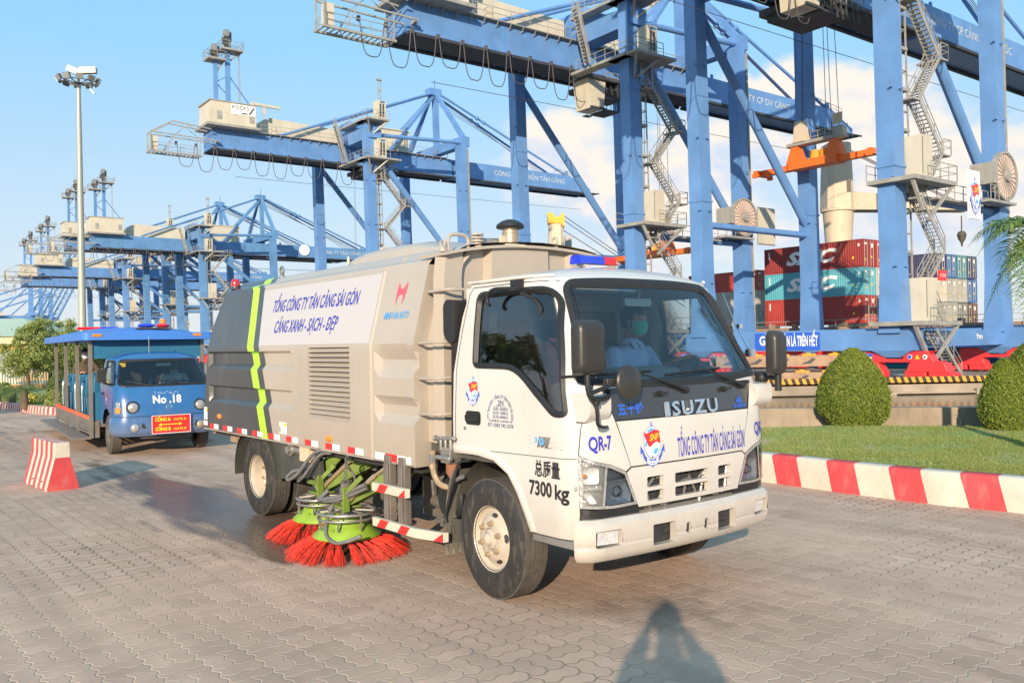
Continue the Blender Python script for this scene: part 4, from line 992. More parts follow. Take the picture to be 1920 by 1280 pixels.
 for k in range(24):
  a = 2 * PI * k / 24; m.beam((cu + .4 * math.cos(a), -1.46, cz + .4 * math.sin(a)), (cu + 1.9 * math.cos(a), -1.46, cz + 1.9 * math.sin(a)), .05, .05)
 m.box((cu - 2.6, -1.6, cz - .8), (cu - 1.8, .2, cz + .9)); m.box((cu - 3.4, -1.7, cz - 2.3), (G - .3, .3, cz - 2.1)); rail(m, [(cu - 3.3, -1.7, cz - 2.1), (cu - 1.9, -1.7, cz - 2.1)], 1.1, .7)
 m.build('cable_reel', ['reel_pink', 'crane_grey'], root, smooth=35)
 m = MB(); m.box((3.8, -1.2, 13.1), (G - 5, -.4, 13.25)); rail(m, [(3.8, -1.2, 13.25), (G - 4.2, -1.2, 13.25)], 1.1, 1.2); m.build('catwalk', 'crane_grey', root, smooth=0)
 if detail > 1 and not emblem:
  m = MB(); m.k = 0
  for k in range(3): m.box((G + .9 + k * .95, -1.35, 13.2), (G + 1.8 + k * .95, -1.25, 17.0))
  m.k = 1; m.box((G + .8, -1.24, 13.1), (G + 3.8, -1.18, 17.1)); m.build('panel', ['crane_beige', 'crane_grey'], root, smooth=0)
 if emblem:
  m = MB(); m.box((6.2, -2.4, 11.7), (7.9, -2.25, 15.3)); p = m.build('emblem_board', 'decal_white', root, smooth=0)
  e = MB(); emblem_mesh(e, lambda a, b: (7.05 + a * 1.15, -2.43, 13.45 + b * 1.45), .010, lambda l: Vector((0, -.004 * l, 0))); e.build('emblem', EMB, p, smooth=0, fix=False)
  m = MB(); m.tube([(6.6, -1.6, 12.0), (6.6, -1.6, 10.9)], .05, 6); m.k = 1; m.lathe([(0, .6), (.24, .5), (.34, .28), (.24, -.08), (.10, -.3), (.05, -.6), (0, -.62)], (6.6, -1.6, 10.3), 'z', 12); m.build('hook_block', ['crane_cable', 'chassis'], root)
  m = MB(); m.k = 0; m.box((2.3, -2.0, 7.0), (3.4, -1.9, 7.75)); m.k = 1; put_text(m, 'S1303', lambda a, b: (a, -2.02, b), 2.85, 7.37, .28, .8, res=1); m.build('number_plate', ['crane_red', 'decal_white'], root, smooth=0, fix=False)
  m = MB(); put_text(m, '9m', lambda a, b: (a, -.62, b), 11.2, 2.95, .45, 1.0, res=1, bold=.02); m.build('lettering', 'decal_white', root, smooth=0, fix=False); m = MB(); put_text(m, '1 QCLT', lambda a, b: (a, -.62, b), 3.7, 2.7, .4, 2.4, res=1, bold=.03); m.build('lettering', 'decal_white', root, smooth=0, fix=False)
 if banner:
  m = MB(); m.k = 0; m.box((-.80, 5.7, 2.14), (-.76, 11.7, 3.5)); m.k = 1
  put_text(m, 'GÌ', lambda a, b: (-.82, 11.2 - a, b), .35, 2.85, .75, .8, res=2, bold=.03); put_text(m, 'AN TOÀN LÀ TRÊN HẾT', lambda a, b: (-.82, 11.2 - a, b), 3.2, 2.8, .8, 4.3, res=2, bold=.03)
  m.build('safety_banner', ['decal_cobalt', 'decal_white'], root, smooth=0, fix=False)
 return root
def rail(m, pts, h, sp, closed=False):
 pts = [Vector(p) for p in pts]
 if closed: pts = pts + [pts[0]]
 for a, b in zip(pts, pts[1:]):
  up = Vector((0, 0, h)); m.beam(a + up, b + up, .055, .055); m.beam(a + up * .5, b + up * .5, .045, .045)
  n = max(1, int((b - a).length / sp))
  for k in range(n + 1): p = a.lerp(b, k / n); m.beam(p, p + up, .05, .05)
def stair(m, a, b, w, detail=2):
 a, b = Vector(a), Vector(b)
 for s_ in (-w / 2, w / 2):
  o = Vector((0, s_, 0)); m.beam(a + o, b + o, .07, .26)
  m.beam(a + o + Vector((0, 0, 1.05)), b + o + Vector((0, 0, 1.05)), .05, .05)
  if detail > 1:
   m.beam(a + o + Vector((0, 0, .55)), b + o + Vector((0, 0, .55)), .04, .04)
   for k in range(4): p = a.lerp(b, k / 3) + o; m.beam(p, p + Vector((0, 0, 1.05)), .045, .045)
 n = max(3, int((b - a).length / (.33 if detail > 1 else .8)))
 for k in range(1, n):
  p = a.lerp(b, k / n); m.box((p.x - .13, p.y - w / 2, p.z - .02), (p.x + .13, p.y + w / 2, p.z + .02))

# port emblem: flag on a globe over an anchor; drawn in a unit box (height 2, width ~1.2)
EMB = ['decal_white', 'decal_sky', 'decal_cobalt', 'decal_red', 'decal_yellow']
def emblem_mesh(mb, fn, lift, off):
 def poly(p, mi, l):
  mb.add([Vector(fn(a, b)) + off(l) for a, b in p], tess(p), mi)
 def ell(cx, cy, rx, ry, n=28, a0=0, a1=2 * PI): return [(cx + rx * math.cos(a0 + (a1 - a0) * k / n), cy + ry * math.sin(a0 + (a1 - a0) * k / n)) for k in range(n + (0 if a1 - a0 > 6.28 else 1))]
 poly(ell(0, .08, .50, .70), 2, 1); poly(ell(0, .08, .475, .675), 0, 2)
 poly([(-.30, .55), (-.05, .70), (.25, .62), (.32, .50), (.05, .46), (-.2, .44)], 1, 3)
 poly([(.02, -.36), (.12, -.22), (.34, -.18), (.36, -.30), (.22, -.44), (.06, -.44)], 1, 3)
 poly([(-.46, .0), (-.36, .2), (-.30, -.02), (-.36, -.16)], 1, 3)
 poly(ell(-.02, .05, .012, .66, 12), 2, 3)
 poly([(-.52, .52), (-.48, .54), (.04, -.62), (-.02, -.64)], 2, 4)
 poly([(-.50, .50), (-.3, .47), (-.1, .53), (.15, .62), (.44, .55), (.50, -.02), (.25, .08), (.05, -.0), (-.12, -.12), (-.24, -.10)], 3, 5)
 vs, fs = text2d('SNP', 1.0, res=2, bold=.02, shear=.2)
 mb.add([Vector(fn(.10 + v[0] * .30, .27 + v[1] * .40 + .06 * v[0] * .3)) + off(6) for v in vs], fs, 4)
 # anchor
 ring = ell(0, .88, .07, .08, 16); poly(ring, 2, 3); poly(ell(0, .88, .035, .04, 12), 0, 4)
 poly([(-.04, .76), (.04, .76), (.04, .84), (-.04, .84)], 2, 3)
 n = 16; outer = ell(0, -.10, .66, .82, n, PI * 1.12, PI * 1.88); inner = ell(0, -.05, .60, .66, n, PI * 1.12, PI * 1.88)
 for k in range(n):
  mi = 0 if 3 < k < 12 else 2
  mb.add([Vector(fn(*p)) + off(4) for p in (outer[k], outer[k + 1], inner[k + 1], inner[k])], [(0, 1, 2, 3)], mi)
  if mi == 0: mb.add([Vector(fn(p[0] * 1.03, p[1] * 1.03 - .01)) + off(3) for p in (outer[k], outer[k + 1], inner[k + 1], inner[k])], [(0, 1, 2, 3)], 2)
 for s_ in (-1, 1): poly([(s_ * .72, -.02), (s_ * .74, -.40), (s_ * .62, -.34), (s_ * .50, -.36), (s_ * .48, -.46)][:4], 2, 5)
 poly([(-.26, -.62), (0, -.70), (.26, -.62), (.16, -.74), (-.16, -.74)], 2, 5); poly([(-.10, -.92), (.10, -.92), (0, -1.02)], 2, 5)
 vs, fs = text2d('SAIGON NEWPORT', 1.0, res=1, bold=.03); w = max(v[0] for v in vs)
 mb.add([Vector(fn(.60 * math.sin(v[0] / w * .75) * 1.02, -.13 - (.72 + v[1] * -.10) * math.cos(v[0] / w * .75))) + off(7) for v in vs], fs, 2)

cA = crane(A0, 'nearest blue container crane, with emblem board and big pale cable reel at far right', text='CÔNG TY CP CẢNG HIỆP PHƯỚC', text_u=27.2, trolley=2.0, cabz=2.2, emblem=True, banner=True)
cB = crane(Vector((12.1, 82.6, QZ)), 'blue container crane rising behind the truck cab, boom reaching toward the orange spreader', text='CÔNG TY CP DV CẢNG', text_u=28.5, trolley=3.4, cabz=.5)
cC = crane(Vector((-19.7, 125, QZ)), 'blue container crane behind the sweeper with KOCKS on its beige house under a twin mast', text='CÔNG TY DV BIỂN TÂN CẢNG', text_u=34.5, kocks=True)
cD = crane(Vector((-66.5, 187.5, QZ)), 'low blue crane with a white disc on its boom, above the sweeper rear', H=24.9, text='CÔNG TY TÂN CẢNG SÀI GÒN', text_u=38, detail=1, blue='crane_blue_old')
m = MB(); m.lathe([(0, -.1), (1.35, -.1), (1.35, .0), (0, .0)], (26.0, 6.75, 26.6), 'y', 20); m.build('boom_disc', 'decal_white', cD)
cE = crane(Vector((-83.9, 210.6, QZ)), 'blue crane whose twin mast and beige house stand just left of the tall lamp post', H=27.4, detail=1, blue='crane_blue_old', kocks=True)
cF = crane(Vector((-107.9, 242.6, QZ)), 'far blue crane with a pinkish rusty house, third mast from the left edge', H=24.0, text='CÔNG TY TÂN CẢNG', text_u=36, detail=1)
cG = crane(Vector((-125.7, 266, QZ)), 'far blue crane with the leftmost mast, girder ending at the left edge of the photo', H=23.2, detail=1)
for i, (px, Y, lab) in enumerate([(72, 420, 'distant blue crane with raised lattice boom, left of three near the house roof'), (90, 450, 'distant blue crane with raised lattice boom, middle of three near the house roof'), (108, 480, 'distant blue crane with raised lattice boom, right of three behind the lamp mast')]):
 p = atY(px, 640, Y)
 rt = empty('raised_boom_crane', (p.x - 14, p.y - 10, QZ), math.atan2(.6, .8), lab, 'crane', 'far cranes with raised booms')
 m = MB(); S_ = 17; H_ = 19
 for u in (0, 16):
  for v in (0, S_): m.beam((u, v, 0), (u, v, H_), 1.4, 1.4)
 m.box((-28, 7, H_), (17, 10.5, H_ + 2.2)); m.box((-1, 0, H_ + 2), (1, S_, H_ + 3.5)); m.box((15, 0, H_ + 2), (17, S_, H_ + 3.5)); m.box((-1, -.8, 2), (1, S_ + .8, 3.6)); m.box((15, -.8, 2), (17, S_ + .8, 3.6))
 m.build('frame', 'crane_blue', rt)
 m = MB(); m.beam((15.5, 8.8, H_ + 2), (15.5, 8.8, H_ + 18), 5, 2.0, w2=3, h2=1.5); m.build('a_frame', 'crane_blue', rt)
 m = MB(); a = Vector((17, 8.8, H_ + 2)); b = a + Vector((17.5, 0, 36))
 for s_ in (-1.8, 1.8):
  for t_ in (-1.5, 1.5): m.beam(a + Vector((t_, s_, 0)), b + Vector((t_, s_, 0)), .55, .55)
 for k in range(12):
  q = a.lerp(b, k / 12); q2 = a.lerp(b, (k + 1) / 12); m.beam(q + Vector((-1.5, -1.8, 0)), q2 + Vector((1.5, -1.8, 0)), .3, .3); m.beam(q + Vector((-1.5, -1.8, 0)), q + Vector((1.5, -1.8, 0)), .35, .35)
 m.build('lattice_boom', 'crane_blue_old', rt)
 m = MB(); m.box((-24, 6, H_ + 2.4), (-14, 12, H_ + 6)); m.box((-10, 6, H_ + 2.4), (-2, 12, H_ + 5)); m.build('machinery_house', 'crane_beige', rt)
 m = MB(); m.tube([(15.5, 8.8, H_ + 17.5), (-26, 8.8, H_ + 2)], .45, 6); m.tube([(15.5, 8.8, H_ + 17.5), (2, 8.8, H_ + 4)], .4, 6); m.build('stay', 'crane_blue', rt)

# orange spreader with its headblock hanging from the nearest crane, and one below the middle crane
def spreader(name, c, lab, ropes_to, ratio=1.0):
 rt = empty('container_spreader', c, math.atan2(.8, -.6), lab, 'spreader', 'orange spreaders hanging from the cranes')
 m = MB(); Ls = 6.1
 m.beam((-Ls, 0, 0), (Ls, 0, 0), .75, .55); m.beam((-2.6, 0, .05), (2.6, 0, .05), 1.5, .75)
 for s_ in (-1, 1):
  m.beam((s_ * Ls, -1.2, -.05), (s_ * Ls, 1.2, -.05), .45, .5)
  m.hexa([(s_ * 2.1 - .9, -.5, .3), (s_ * 2.1 + .9, -.5, .3), (s_ * 2.1 + .9, .5, .3), (s_ * 2.1 - .9, .5, .3), (s_ * 2.1 - .35, -.4, 1.9), (s_ * 2.1 + .35, -.4, 1.9), (s_ * 2.1 + .35, .4, 1.9), (s_ * 2.1 - .35, .4, 1.9)])
  for t in (-1.2, 1.2): m.box((s_ * Ls - .25, t - .15, -.5), (s_ * Ls + .25, t + .15, -.1))
 m.build('frame', 'spreader_orange', rt, smooth=0)
 m = MB(); m.k = 0; m.beam((-3.0, -.2, 2.15), (3.0, -.2, 2.15), 1.2, .3); m.box((-2.9, -.5, 2.3), (-2.0, .4, 3.0)); rail(m, [(-2.9, -.7, 2.3), (1.0, -.7, 2.3)], 1.0, .7)
 m.k = 1; m.hexa([(.9, -.5, 2.3), (2.2, -.5, 2.3), (2.2, .5, 2.3), (.9, .5, 2.3), (1.2, -.4, 4.3), (2.0, -.4, 4.3), (2.0, .4, 4.3), (1.2, .4, 4.3)]); m.lathe([(.0, -.3), (.6, -.3), (.6, .3), (0, .3)], (-2.5, 0, 2.4), 'y', 14); m.box((-2.6, -.4, 3.4), (-1.6, -.3, 4.4))
 m.k = 2; m.lathe([(0, 0), (.5, 0), (.4, .8), (0, .9)], (.2, -.2, .5), 'z', 12); m.lathe([(0, 0), (.45, 0), (.4, .8), (0, .9)], (-.8, -.2, .5), 'z', 12)
 m.build('headblock', ['crane_grey', 'ship_beige', 'stripe_yellow'], rt, smooth=0)
 m = MB()
 for (x, y) in ((-2.3, -.4), (-2.0, .4), (-1.2, 0), (1.2, .4), (1.7, -.4), (2.3, 0)): m.tube([(x, y, 2.2), (x * .8, y, ropes_to)], .035, 4)
 m.build('hoist_rope', 'crane_cable', rt, smooth=0)
sc_ = Vector((32.8, 77, 18.3)) + QV * 6.1
spreader('s', sc_, 'orange spreader hanging from the nearest crane in front of the beige ship crane', 15.4)
p = atY(1225, 478, 98); spreader('s', Vector((p.x, p.y, p.z)), 'orange spreader hanging low behind the truck roof light bar', 18.0)
# ---------------------------------------------------------------- road sweeper truck
TR = empty('sweeper_truck', (0.6017, 6.3984, 0), -0.89362, 'beige and white road sweeper truck with lime stripe, red brushes and a white cab', 'truck')
V3 = Vector
XF = [(0.3, .905), (1.0, .91), (1.2, .90), (1.42, .865), (1.6, .775), (1.8, .68), (2.0, .575), (2.13, .49), (2.3, .38)]
HW = [(0.3, .965), (1.2, .965), (1.5, .955), (1.8, .915), (2.13, .855), (2.3, .82)]
RC, NW, NC = .22, .75, .30
def xF(z): return lerp(z, XF)
def hw(z): return lerp(z, HW)
def cab(s, z, off=0.0):
 def raw(s, z):
  sg = -1 if s < 0 else 1; s = abs(s); w1 = hw(z) - RC
  if s <= NW: t = s / NW; x = xF(z) - .035 * t * t; y = t * w1
  elif s <= NW + NC: th = (s - NW) / NC * PI / 2; y = w1 + RC * math.sin(th); x = xF(z) - .035 - RC * (1 - math.cos(th))
  else: y = hw(z); x = xF(z) - .035 - RC - (s - NW - NC)
  return V3((x, sg * y, z))
 p = raw(s, z)
 if off:
  a = raw(s + .004, z) - raw(s - .004, z); b = raw(s, z + .004) - raw(s, z - .004)
  p = p + a.cross(b).normalized() * off
 return p
def FS(Y, z):
 w1 = hw(z) - RC; a = abs(Y); sg = -1 if Y < 0 else 1
 if a <= w1: return sg * NW * a / w1
 return sg * (NW + NC * math.asin(min(1, (a - w1) / RC)) / (PI / 2))
def SX(X, z, sg=-1):
 xc = xF(z) - .035 - RC
 if X <= xc: return sg * (NW + NC + xc - X)
 c = max(-1, min(1, 1 - (xF(z) - .035 - X) / RC)); return sg * (NW + NC * math.acos(c) / (PI / 2))
def fpoly(pts, step=.06, closed=True): return [(FS(a, b), b) for a, b in dens_(pts, step, closed)]
def spoly(pts, sg=-1, step=.06, closed=True): return [(SX(a, b, sg), b) for a, b in dens_(pts, step, closed)]
def mir(p): return [(-a, b) for a, b in p][::-1]

ARCH = [(-.44, .94), (-.14, .945), (.03, .925), (.18, .85), (.27, .74), (.34, .62), (.40, .51)]
side_lower = spoly([(-.335, 2.128), (-.40, 1.9), (-.44, 1.5), (-.445, .95)] + ARCH + [(.78, .51), (.80, .70), (.795, 1.025)], -1, closed=False) + fpoly([(-.84, .985), (-.72, .955), (-.60, .905), (-.56, .93), (-.67, 1.215), (-.74, 1.415)], closed=False)
near = side_lower; far = mir(side_lower)
top_line = [(s, 2.128) for s in [SX(-.335, 2.128, 1) * (1 - 2 * k / 60) for k in range(61)]]
outer = near + [(FS(y, 1.415), 1.415) for y in [-.70 + .1 * k for k in range(15)]] + far
top_line = top_line[1:-1]
outer = outer + top_line
WS = rnd([(-.875, 1.475), (-.79, 1.68), (-.75, 1.84), (-.708, 2.085), (-.35, 2.105), (.35, 2.105), (.708, 2.085), (.75, 1.84), (.79, 1.68), (.875, 1.475), (.4, 1.44), (-.4, 1.44)], [.05, .2, .2, .09, .3, .3, .09, .2, .2, .05, .3, .3], 5)
WSs = fpoly(WS, .05)
DW = rnd([(-.235, 2.045), (.44, 2.05), (.52, 1.98), (.665, 1.55), (.715, 1.27), (.63, 1.265), (.24, 1.555), (-.20, 1.56)], [.07, .08, .05, .2, .03, .09, .12, .03], 4)
DWs = spoly(DW, -1, .05); DWf = mir(DWs)
mb = MB(); fill(mb, outer, lambda a, b: cab(a, b), holes=[WSs, DWs, DWf], step=.045)
# returns (thickness) round the glass openings
for h in (WSs, DWs, DWf): wall_strip(mb, h, lambda a, b: cab(a, b), lambda a, b: cab(a, b, -.05))
# back wall of the cab with the rear edge rolled round to meet it
zr = [.95 + (2.128 - .95) * k / 12 for k in range(13)]
def rearX(z): return lerp(z, [(.95, -.445), (1.5, -.44), (1.9, -.40), (2.128, -.335)])
def rear_wall():
 vs = []; fs = []
 for z in zr:
  x = rearX(z); w = hw(z)
  vs += [V3((x, -w, z)), V3((x - .035, -w + .04, z)), V3((x - .035, w - .04, z)), V3((x, w, z))]
 for k in range(12):
  for i in range(3): fs.append((k * 4 + i, k * 4 + i + 1, k * 4 + i + 5, k * 4 + i + 4))
 return vs, fs
mb.add(*rear_wall())
CABIN = mb.build('cab', 'white_paint', TR, smooth=40)
# roof with drip moulding
mb = MB(); ring0 = []
sm = SX(-.335, 2.128, 1)
ns = 90
for k in range(ns + 1):
 s = -sm + 2 * sm * k / ns; ring0.append(cab(s, 2.128))
ring0 += [V3((-.36, .80 - 1.6 * k / 14, 2.13)) for k in range(15)]
cen = V3((.05, 0, 2.13)); rings = []; n = len(ring0)
tt = [0, .03, .07, .12, .2, .32, .48, .66, .85]
for t in tt:
 kx = 1 - t; h = .112 * (1 - kx ** 3.2)
 rings.append([V3((cen.x + (p.x - cen.x) * kx, cen.y + (p.y - cen.y) * kx, p.z + h * (1 - .12 * ((p.y - cen.y) / .85) ** 2))) for p in ring0])
vs = [p for r_ in rings for p in r_] + [V3((cen.x, 0, 2.128 + .112))]; fs = []
for i in range(len(rings) - 1):
 for k in range(n): fs.append((i * n + k, i * n + (k + 1) % n, (i + 1) * n + (k + 1) % n, (i + 1) * n + k))
fs += [((len(rings) - 1) * n + k, (len(rings) - 1) * n + (k + 1) % n, len(vs) - 1) for k in range(n)]
mb.add(vs, fs)
for sg in (-1, 1):
 mb.tube([cab(SX(x, 2.135, sg), 2.135, .012) for x in [-.36 + .06 * k for k in range(14)]], .011, 6)
mb.build('roof', 'white_paint', TR, smooth=60)
# black rubber round the glass, panes
def ring(name, poly, w0, w1_, mat_, parent, lift=.004, step=.05):
 m = MB(); o = offs(poly, w0); i = offs(poly, -w1_)
 N_ = len(poly); vs = [cab(*p, lift) for p in o] + [cab(*p, lift + .006) for p in poly] + [cab(*p, -.015) for p in i]
 fs = []
 for a in range(N_):
  b = (a + 1) % N_; fs += [(a, b, b + N_, a + N_), (a + N_, b + N_, b + 2 * N_, a + 2 * N_)]
 m.add(vs, fs); m.add([cab(*p, -.004) for p in o] + [cab(*p, lift) for p in o], [(a, (a + 1) % N_, (a + 1) % N_ + N_, a + N_) for a in range(N_)])
 return m.build(name, mat_, parent, smooth=50)
ring('window_seal', DWs, .022, .018, 'black_plastic', TR); ring('window_seal', DWf, .022, .018, 'black_plastic', TR)
ring('windscreen_seal', WSs, .030, .026, 'black_plastic', TR)
m = MB(); fill(m, offs(DWs, -.004), lambda a, b: cab(a, b, -.02), step=.09); m.build('side_window', 'window_dark', TR, smooth=60)
m = MB(); fill(m, offs(DWf, -.004), lambda a, b: cab(a, b, -.02), step=.09); m.build('side_window', 'windscreen', TR, smooth=60)
m = MB(); fill(m, offs(WSs, -.004), lambda a, b: cab(a, b, -.016), step=.07); m.build('windscreen', 'windscreen', TR, smooth=60)
# black cowl panel, bonnet lid, grille panel
m = MB(); fill(m, fpoly([(-.735, 1.412), (-.668, 1.222), (.668, 1.222), (.735, 1.412)]), lambda a, b: cab(a, b, -.002), step=.06); m.build('cowl_panel', 'black_gloss', TR, smooth=60)
m = MB(); fill(m, fpoly([(-.735, 1.418), (-.90, 1.50), (-.9, 1.44), (-.4, 1.40), (.4, 1.40), (.9, 1.44), (.90, 1.50), (.735, 1.418), (.6, 1.47), (-.6, 1.47)]), lambda a, b: cab(a, b, .003), step=.08)
m = MB(); fill(m, fpoly([(-.664, 1.213), (-.560, .931), (.560, .931), (.664, 1.213)]), lambda a, b: cab(a, b, .002), step=.06); BON = m.build('bonnet', 'white_paint', TR, smooth=60)
slots = []
for (a, b) in ((-.425, -.275), (-.17, .17), (.275, .425)):
 for (z0, z1) in ((.785, .85), (.70, .762)): slots.append(fpoly(rnd([(a, z0), (b, z0), (b, z1), (a, z1)], .012, 2), .08))
m = MB(); fill(m, fpoly([(-.556, .922), (-.595, .895), (-.50, .672), (.50, .672), (.595, .895), (.556, .922)]), lambda a, b: cab(a, b, .002), holes=slots, step=.05)
for h in slots: wall_strip(m, h, lambda a, b: cab(a, b, .002), lambda a, b: cab(a, b, -.035))
GR = m.build('grille', 'white_paint', TR, smooth=40)
m = MB(); m.add([V3((.84, -.6, .60)), V3((.84, .6, .60)), V3((.84, .6, .92)), V3((.84, -.6, .92))], [(0, 1, 2, 3)])
m.box((.82, -.52, .66), (.86, .52, .70))
for k in range(16):
 y = -.45 + .06 * k; m.box((.845, y, .68), (.85, y + .012, .87))
m.build('grille_mesh', 'interior_dark', GR)
m = MB(); rr = random.Random(5)
for k in range(26):
 y = rr.uniform(-.5, .5); m.tube([(.855, y, .72 + rr.uniform(-.1, .12)), (.862, y + rr.uniform(-.1, .1), .72 + rr.uniform(-.1, .12))], .008, 5)
m.build('hoses', 'steel', GR)
# dark filler under the headlamps and between cab and bumper
for sg in (-1, 1):
 p = [(SX(.80, .70, sg), .70), (sg * .95, .70)] + [(FS(sg * y, .68), .685) for y in (.85, .7, .6, .48)] + [(FS(sg * .47, .60), .60), (FS(sg * .8, .60), .60), (SX(.80, .60, sg), .60)]
 if area(p) < 0: p = p[::-1]
 m = MB(); fill(m, p, lambda a, b: cab(a, b, -.02), step=.06); m.build('lamp_filler', 'black_plastic', TR, smooth=60)
m = MB(); m.box((.70, -.9, .5), (.80, .9, .66)); m.tube([(.82, -.45, .64), (.83, -.1, .66), (.82, .3, .63)], .018, 6); m.box((.78, -.4, .6), (.85, -.2, .66)); m.box((.78, .1, .61), (.85, .2, .67)); m.build('front_beam', 'chassis', TR)
# headlamps
for sg in (-1, 1):
 hp = spoly([(.80, .705), (.795, 1.02)], sg, closed=False) + fpoly([(sg * .84, .98), (sg * .72, .95), (sg * .605, .90), (sg * .515, .695), (sg * .7, .69), (sg * .86, .70)], closed=False)
 if area(hp) < 0: hp = hp[::-1]
 cen2 = (sum(a for a, b in hp) / len(hp), sum(b for a, b in hp) / len(hp))
 m = MB(); fill(m, hp, lambda a, b: cab(a, b, -.03), step=.035); wall_strip(m, hp, lambda a, b: cab(a, b, .0), lambda a, b: cab(a, b, -.03))
 HL = m.build('headlight', 'lamp_lens', TR, smooth=30)
 inn = offs(hp, -.012)
 m = MB()
 def lamp_box(ys, zs, mi, d=.012):
  q = fpoly([(sg * ys[0], zs[0]), (sg * ys[1], zs[0]), (sg * ys[1], zs[1]), (sg * ys[0], zs[1])])
  q = rnd([q[0], q[len(q) // 4], q[len(q) // 2], q[3 * len(q) // 4]], .02, 3)
  if area(q) < 0: q = q[::-1]
  c = (sum(a for a, b in q) / len(q), sum(b for a, b in q) / len(q))
  for k in range(4):
   f0, f1 = 1 - k * .25, 1 - (k + 1) * .25
   r0 = [(c[0] + (a - c[0]) * f0, c[1] + (b - c[1]) * f0) for a, b in q]; r1 = [(c[0] + (a - c[0]) * f1, c[1] + (b - c[1]) * f1) for a, b in q]
   d0 = -.004 - .026 * (1 - f0 * f0); d1 = -.004 - .026 * (1 - f1 * f1)
   m.add([cab(*p, d0) for p in r0] + [cab(*p, d1) for p in r1], [(i, (i + 1) % len(q), (i + 1) % len(q) + len(q), i + len(q)) for i in range(len(q))], mi)
 lamp_box((.56, .76), (.71, .86), 0); lamp_box((.81, .90), (.845, .945), 0); lamp_box((.82, .91), (.725, .80), 0)
 m.build('reflector', ['lamp_reflector'], HL, smooth=50)
 m = MB(); c = cab(FS(sg * .655, .785), .785, -.02); m.sphere(c, .035, 12, 8); c = cab(FS(sg * .885, .89), .89, -.012); m.sphere(c, .014, 8, 6); m.build('bulb', 'clear_lens', HL)
 m = MB(); c = cab(FS(sg * .89, .895), .895, -.012); m.sphere(c, .013, 8, 6); m.build('side_bulb', 'orange_lens', HL)
 m = MB(); fill(m, hp, lambda a, b: cab(a, b, .004), step=.05); m.build('lens', 'clear_lens', HL, smooth=60)
 m = MB(); N_ = len(hp); m.add([cab(*p, .0045) for p in offs(hp, .002)] + [cab(*p, .0055) for p in offs(hp, -.016)], [(i, (i + 1) % N_, (i + 1) % N_ + N_, i + N_) for i in range(N_)])
 mid = [FS(sg * .785, .705), FS(sg * .76, .965)]; m.add([cab(mid[0] - .008, .705, .0055), cab(mid[0] + .008, .705, .0055), cab(mid[1] + .006, .965, .0055), cab(mid[1] - .006, .965, .0055)], [(0, 1, 2, 3)])
 s0, s1 = FS(sg * .80, .82), FS(sg * .93, .82); m.add([cab(s0, .805, .0055), cab(s1, .805, .0055), cab(s1, .835, .0055), cab(s0, .835, .0055)], [(0, 1, 2, 3)])
 m.build('lamp_frame', 'lamp_lens', HL, smooth=0)
# panel seams
def seam(pts2, w=.0035, lift=.0016, name='door_seam', mt='decal_black'):
 m = MB(); pts = [cab(*p, lift) for p in pts2]; m2 = []
 for i, p in enumerate(pts):
  d = (pts[min(i + 1, len(pts) - 1)] - pts[max(i - 1, 0)]).normalized(); nn = cab(*pts2[i], .02) - cab(*pts2[i]); w_ = d.cross(nn.normalized()) * w; m2 += [p - w_, p + w_]
 m.add(m2, [(2 * i, 2 * i + 1, 2 * i + 3, 2 * i + 2) for i in range(len(pts) - 1)]); return m.build(name, mt, TR, smooth=0, fix=False)
for sg in (-1, 1):
 seam(spoly([(.80, .52), (.795, 1.02), (.815, 1.40), (.80, 1.55), (.745, 1.75), (.655, 1.99), (.60, 2.085)], sg, .04, False)); seam(spoly([(.60, 2.085), (.5, 2.105), (-.31, 2.10), (-.345, 2.05), (-.405, 1.6), (-.415, .99)], sg, .05, False), .003)
 seam(spoly([(-.41, .972), (.0, .985), (.79, 1.0)], sg, .05, False), .002)
 seam(fpoly([(sg * .742, 1.41), (sg * .667, 1.215), (sg * .558, .927), (sg * .60, .90)], .03, False), .0035)
seam(fpoly([(-.558, .927), (.558, .927)], .05, False), .003); seam(fpoly([(-.665, 1.217), (.665, 1.217)], .05, False), .002)
# raised wheel-arch lips
for sg in (-1, 1):
 m = MB(); prof = [(-.445, .95)] + ARCH[1:]; P_ = [cab(SX(x, z, sg), z) for x, z in dens_(prof, .03, False)]
 vs = []; fs = []; cc = V3((-.05, 0, .42)); Nn = len(P_); nr = 6
 for p in P_:
  d = V3((p.x - cc.x, 0, p.z - cc.z)).normalized()
  if p.x < -.02: d = V3((.0, 0, 1))
  elif p.x < .1: d = d.lerp(V3((0, 0, 1)), (.1 - p.x) / .12).normalized()
  o = V3((0, sg, 0))
  vs += [p + d * .055 + o * .001, p + d * .045 + o * .010, p + d * .012 + o * .013, p + o * .008, p - d * .004 - o * .01, p - d * .002 - o * .07]
 for i in range(Nn - 1):
  for k in range(nr - 1): fs.append((i * nr + k, i * nr + k + 1, (i + 1) * nr + k + 1, (i + 1) * nr + k))
 m.add(vs, fs); m.build('arch_lip', 'white_paint', TR, smooth=50)
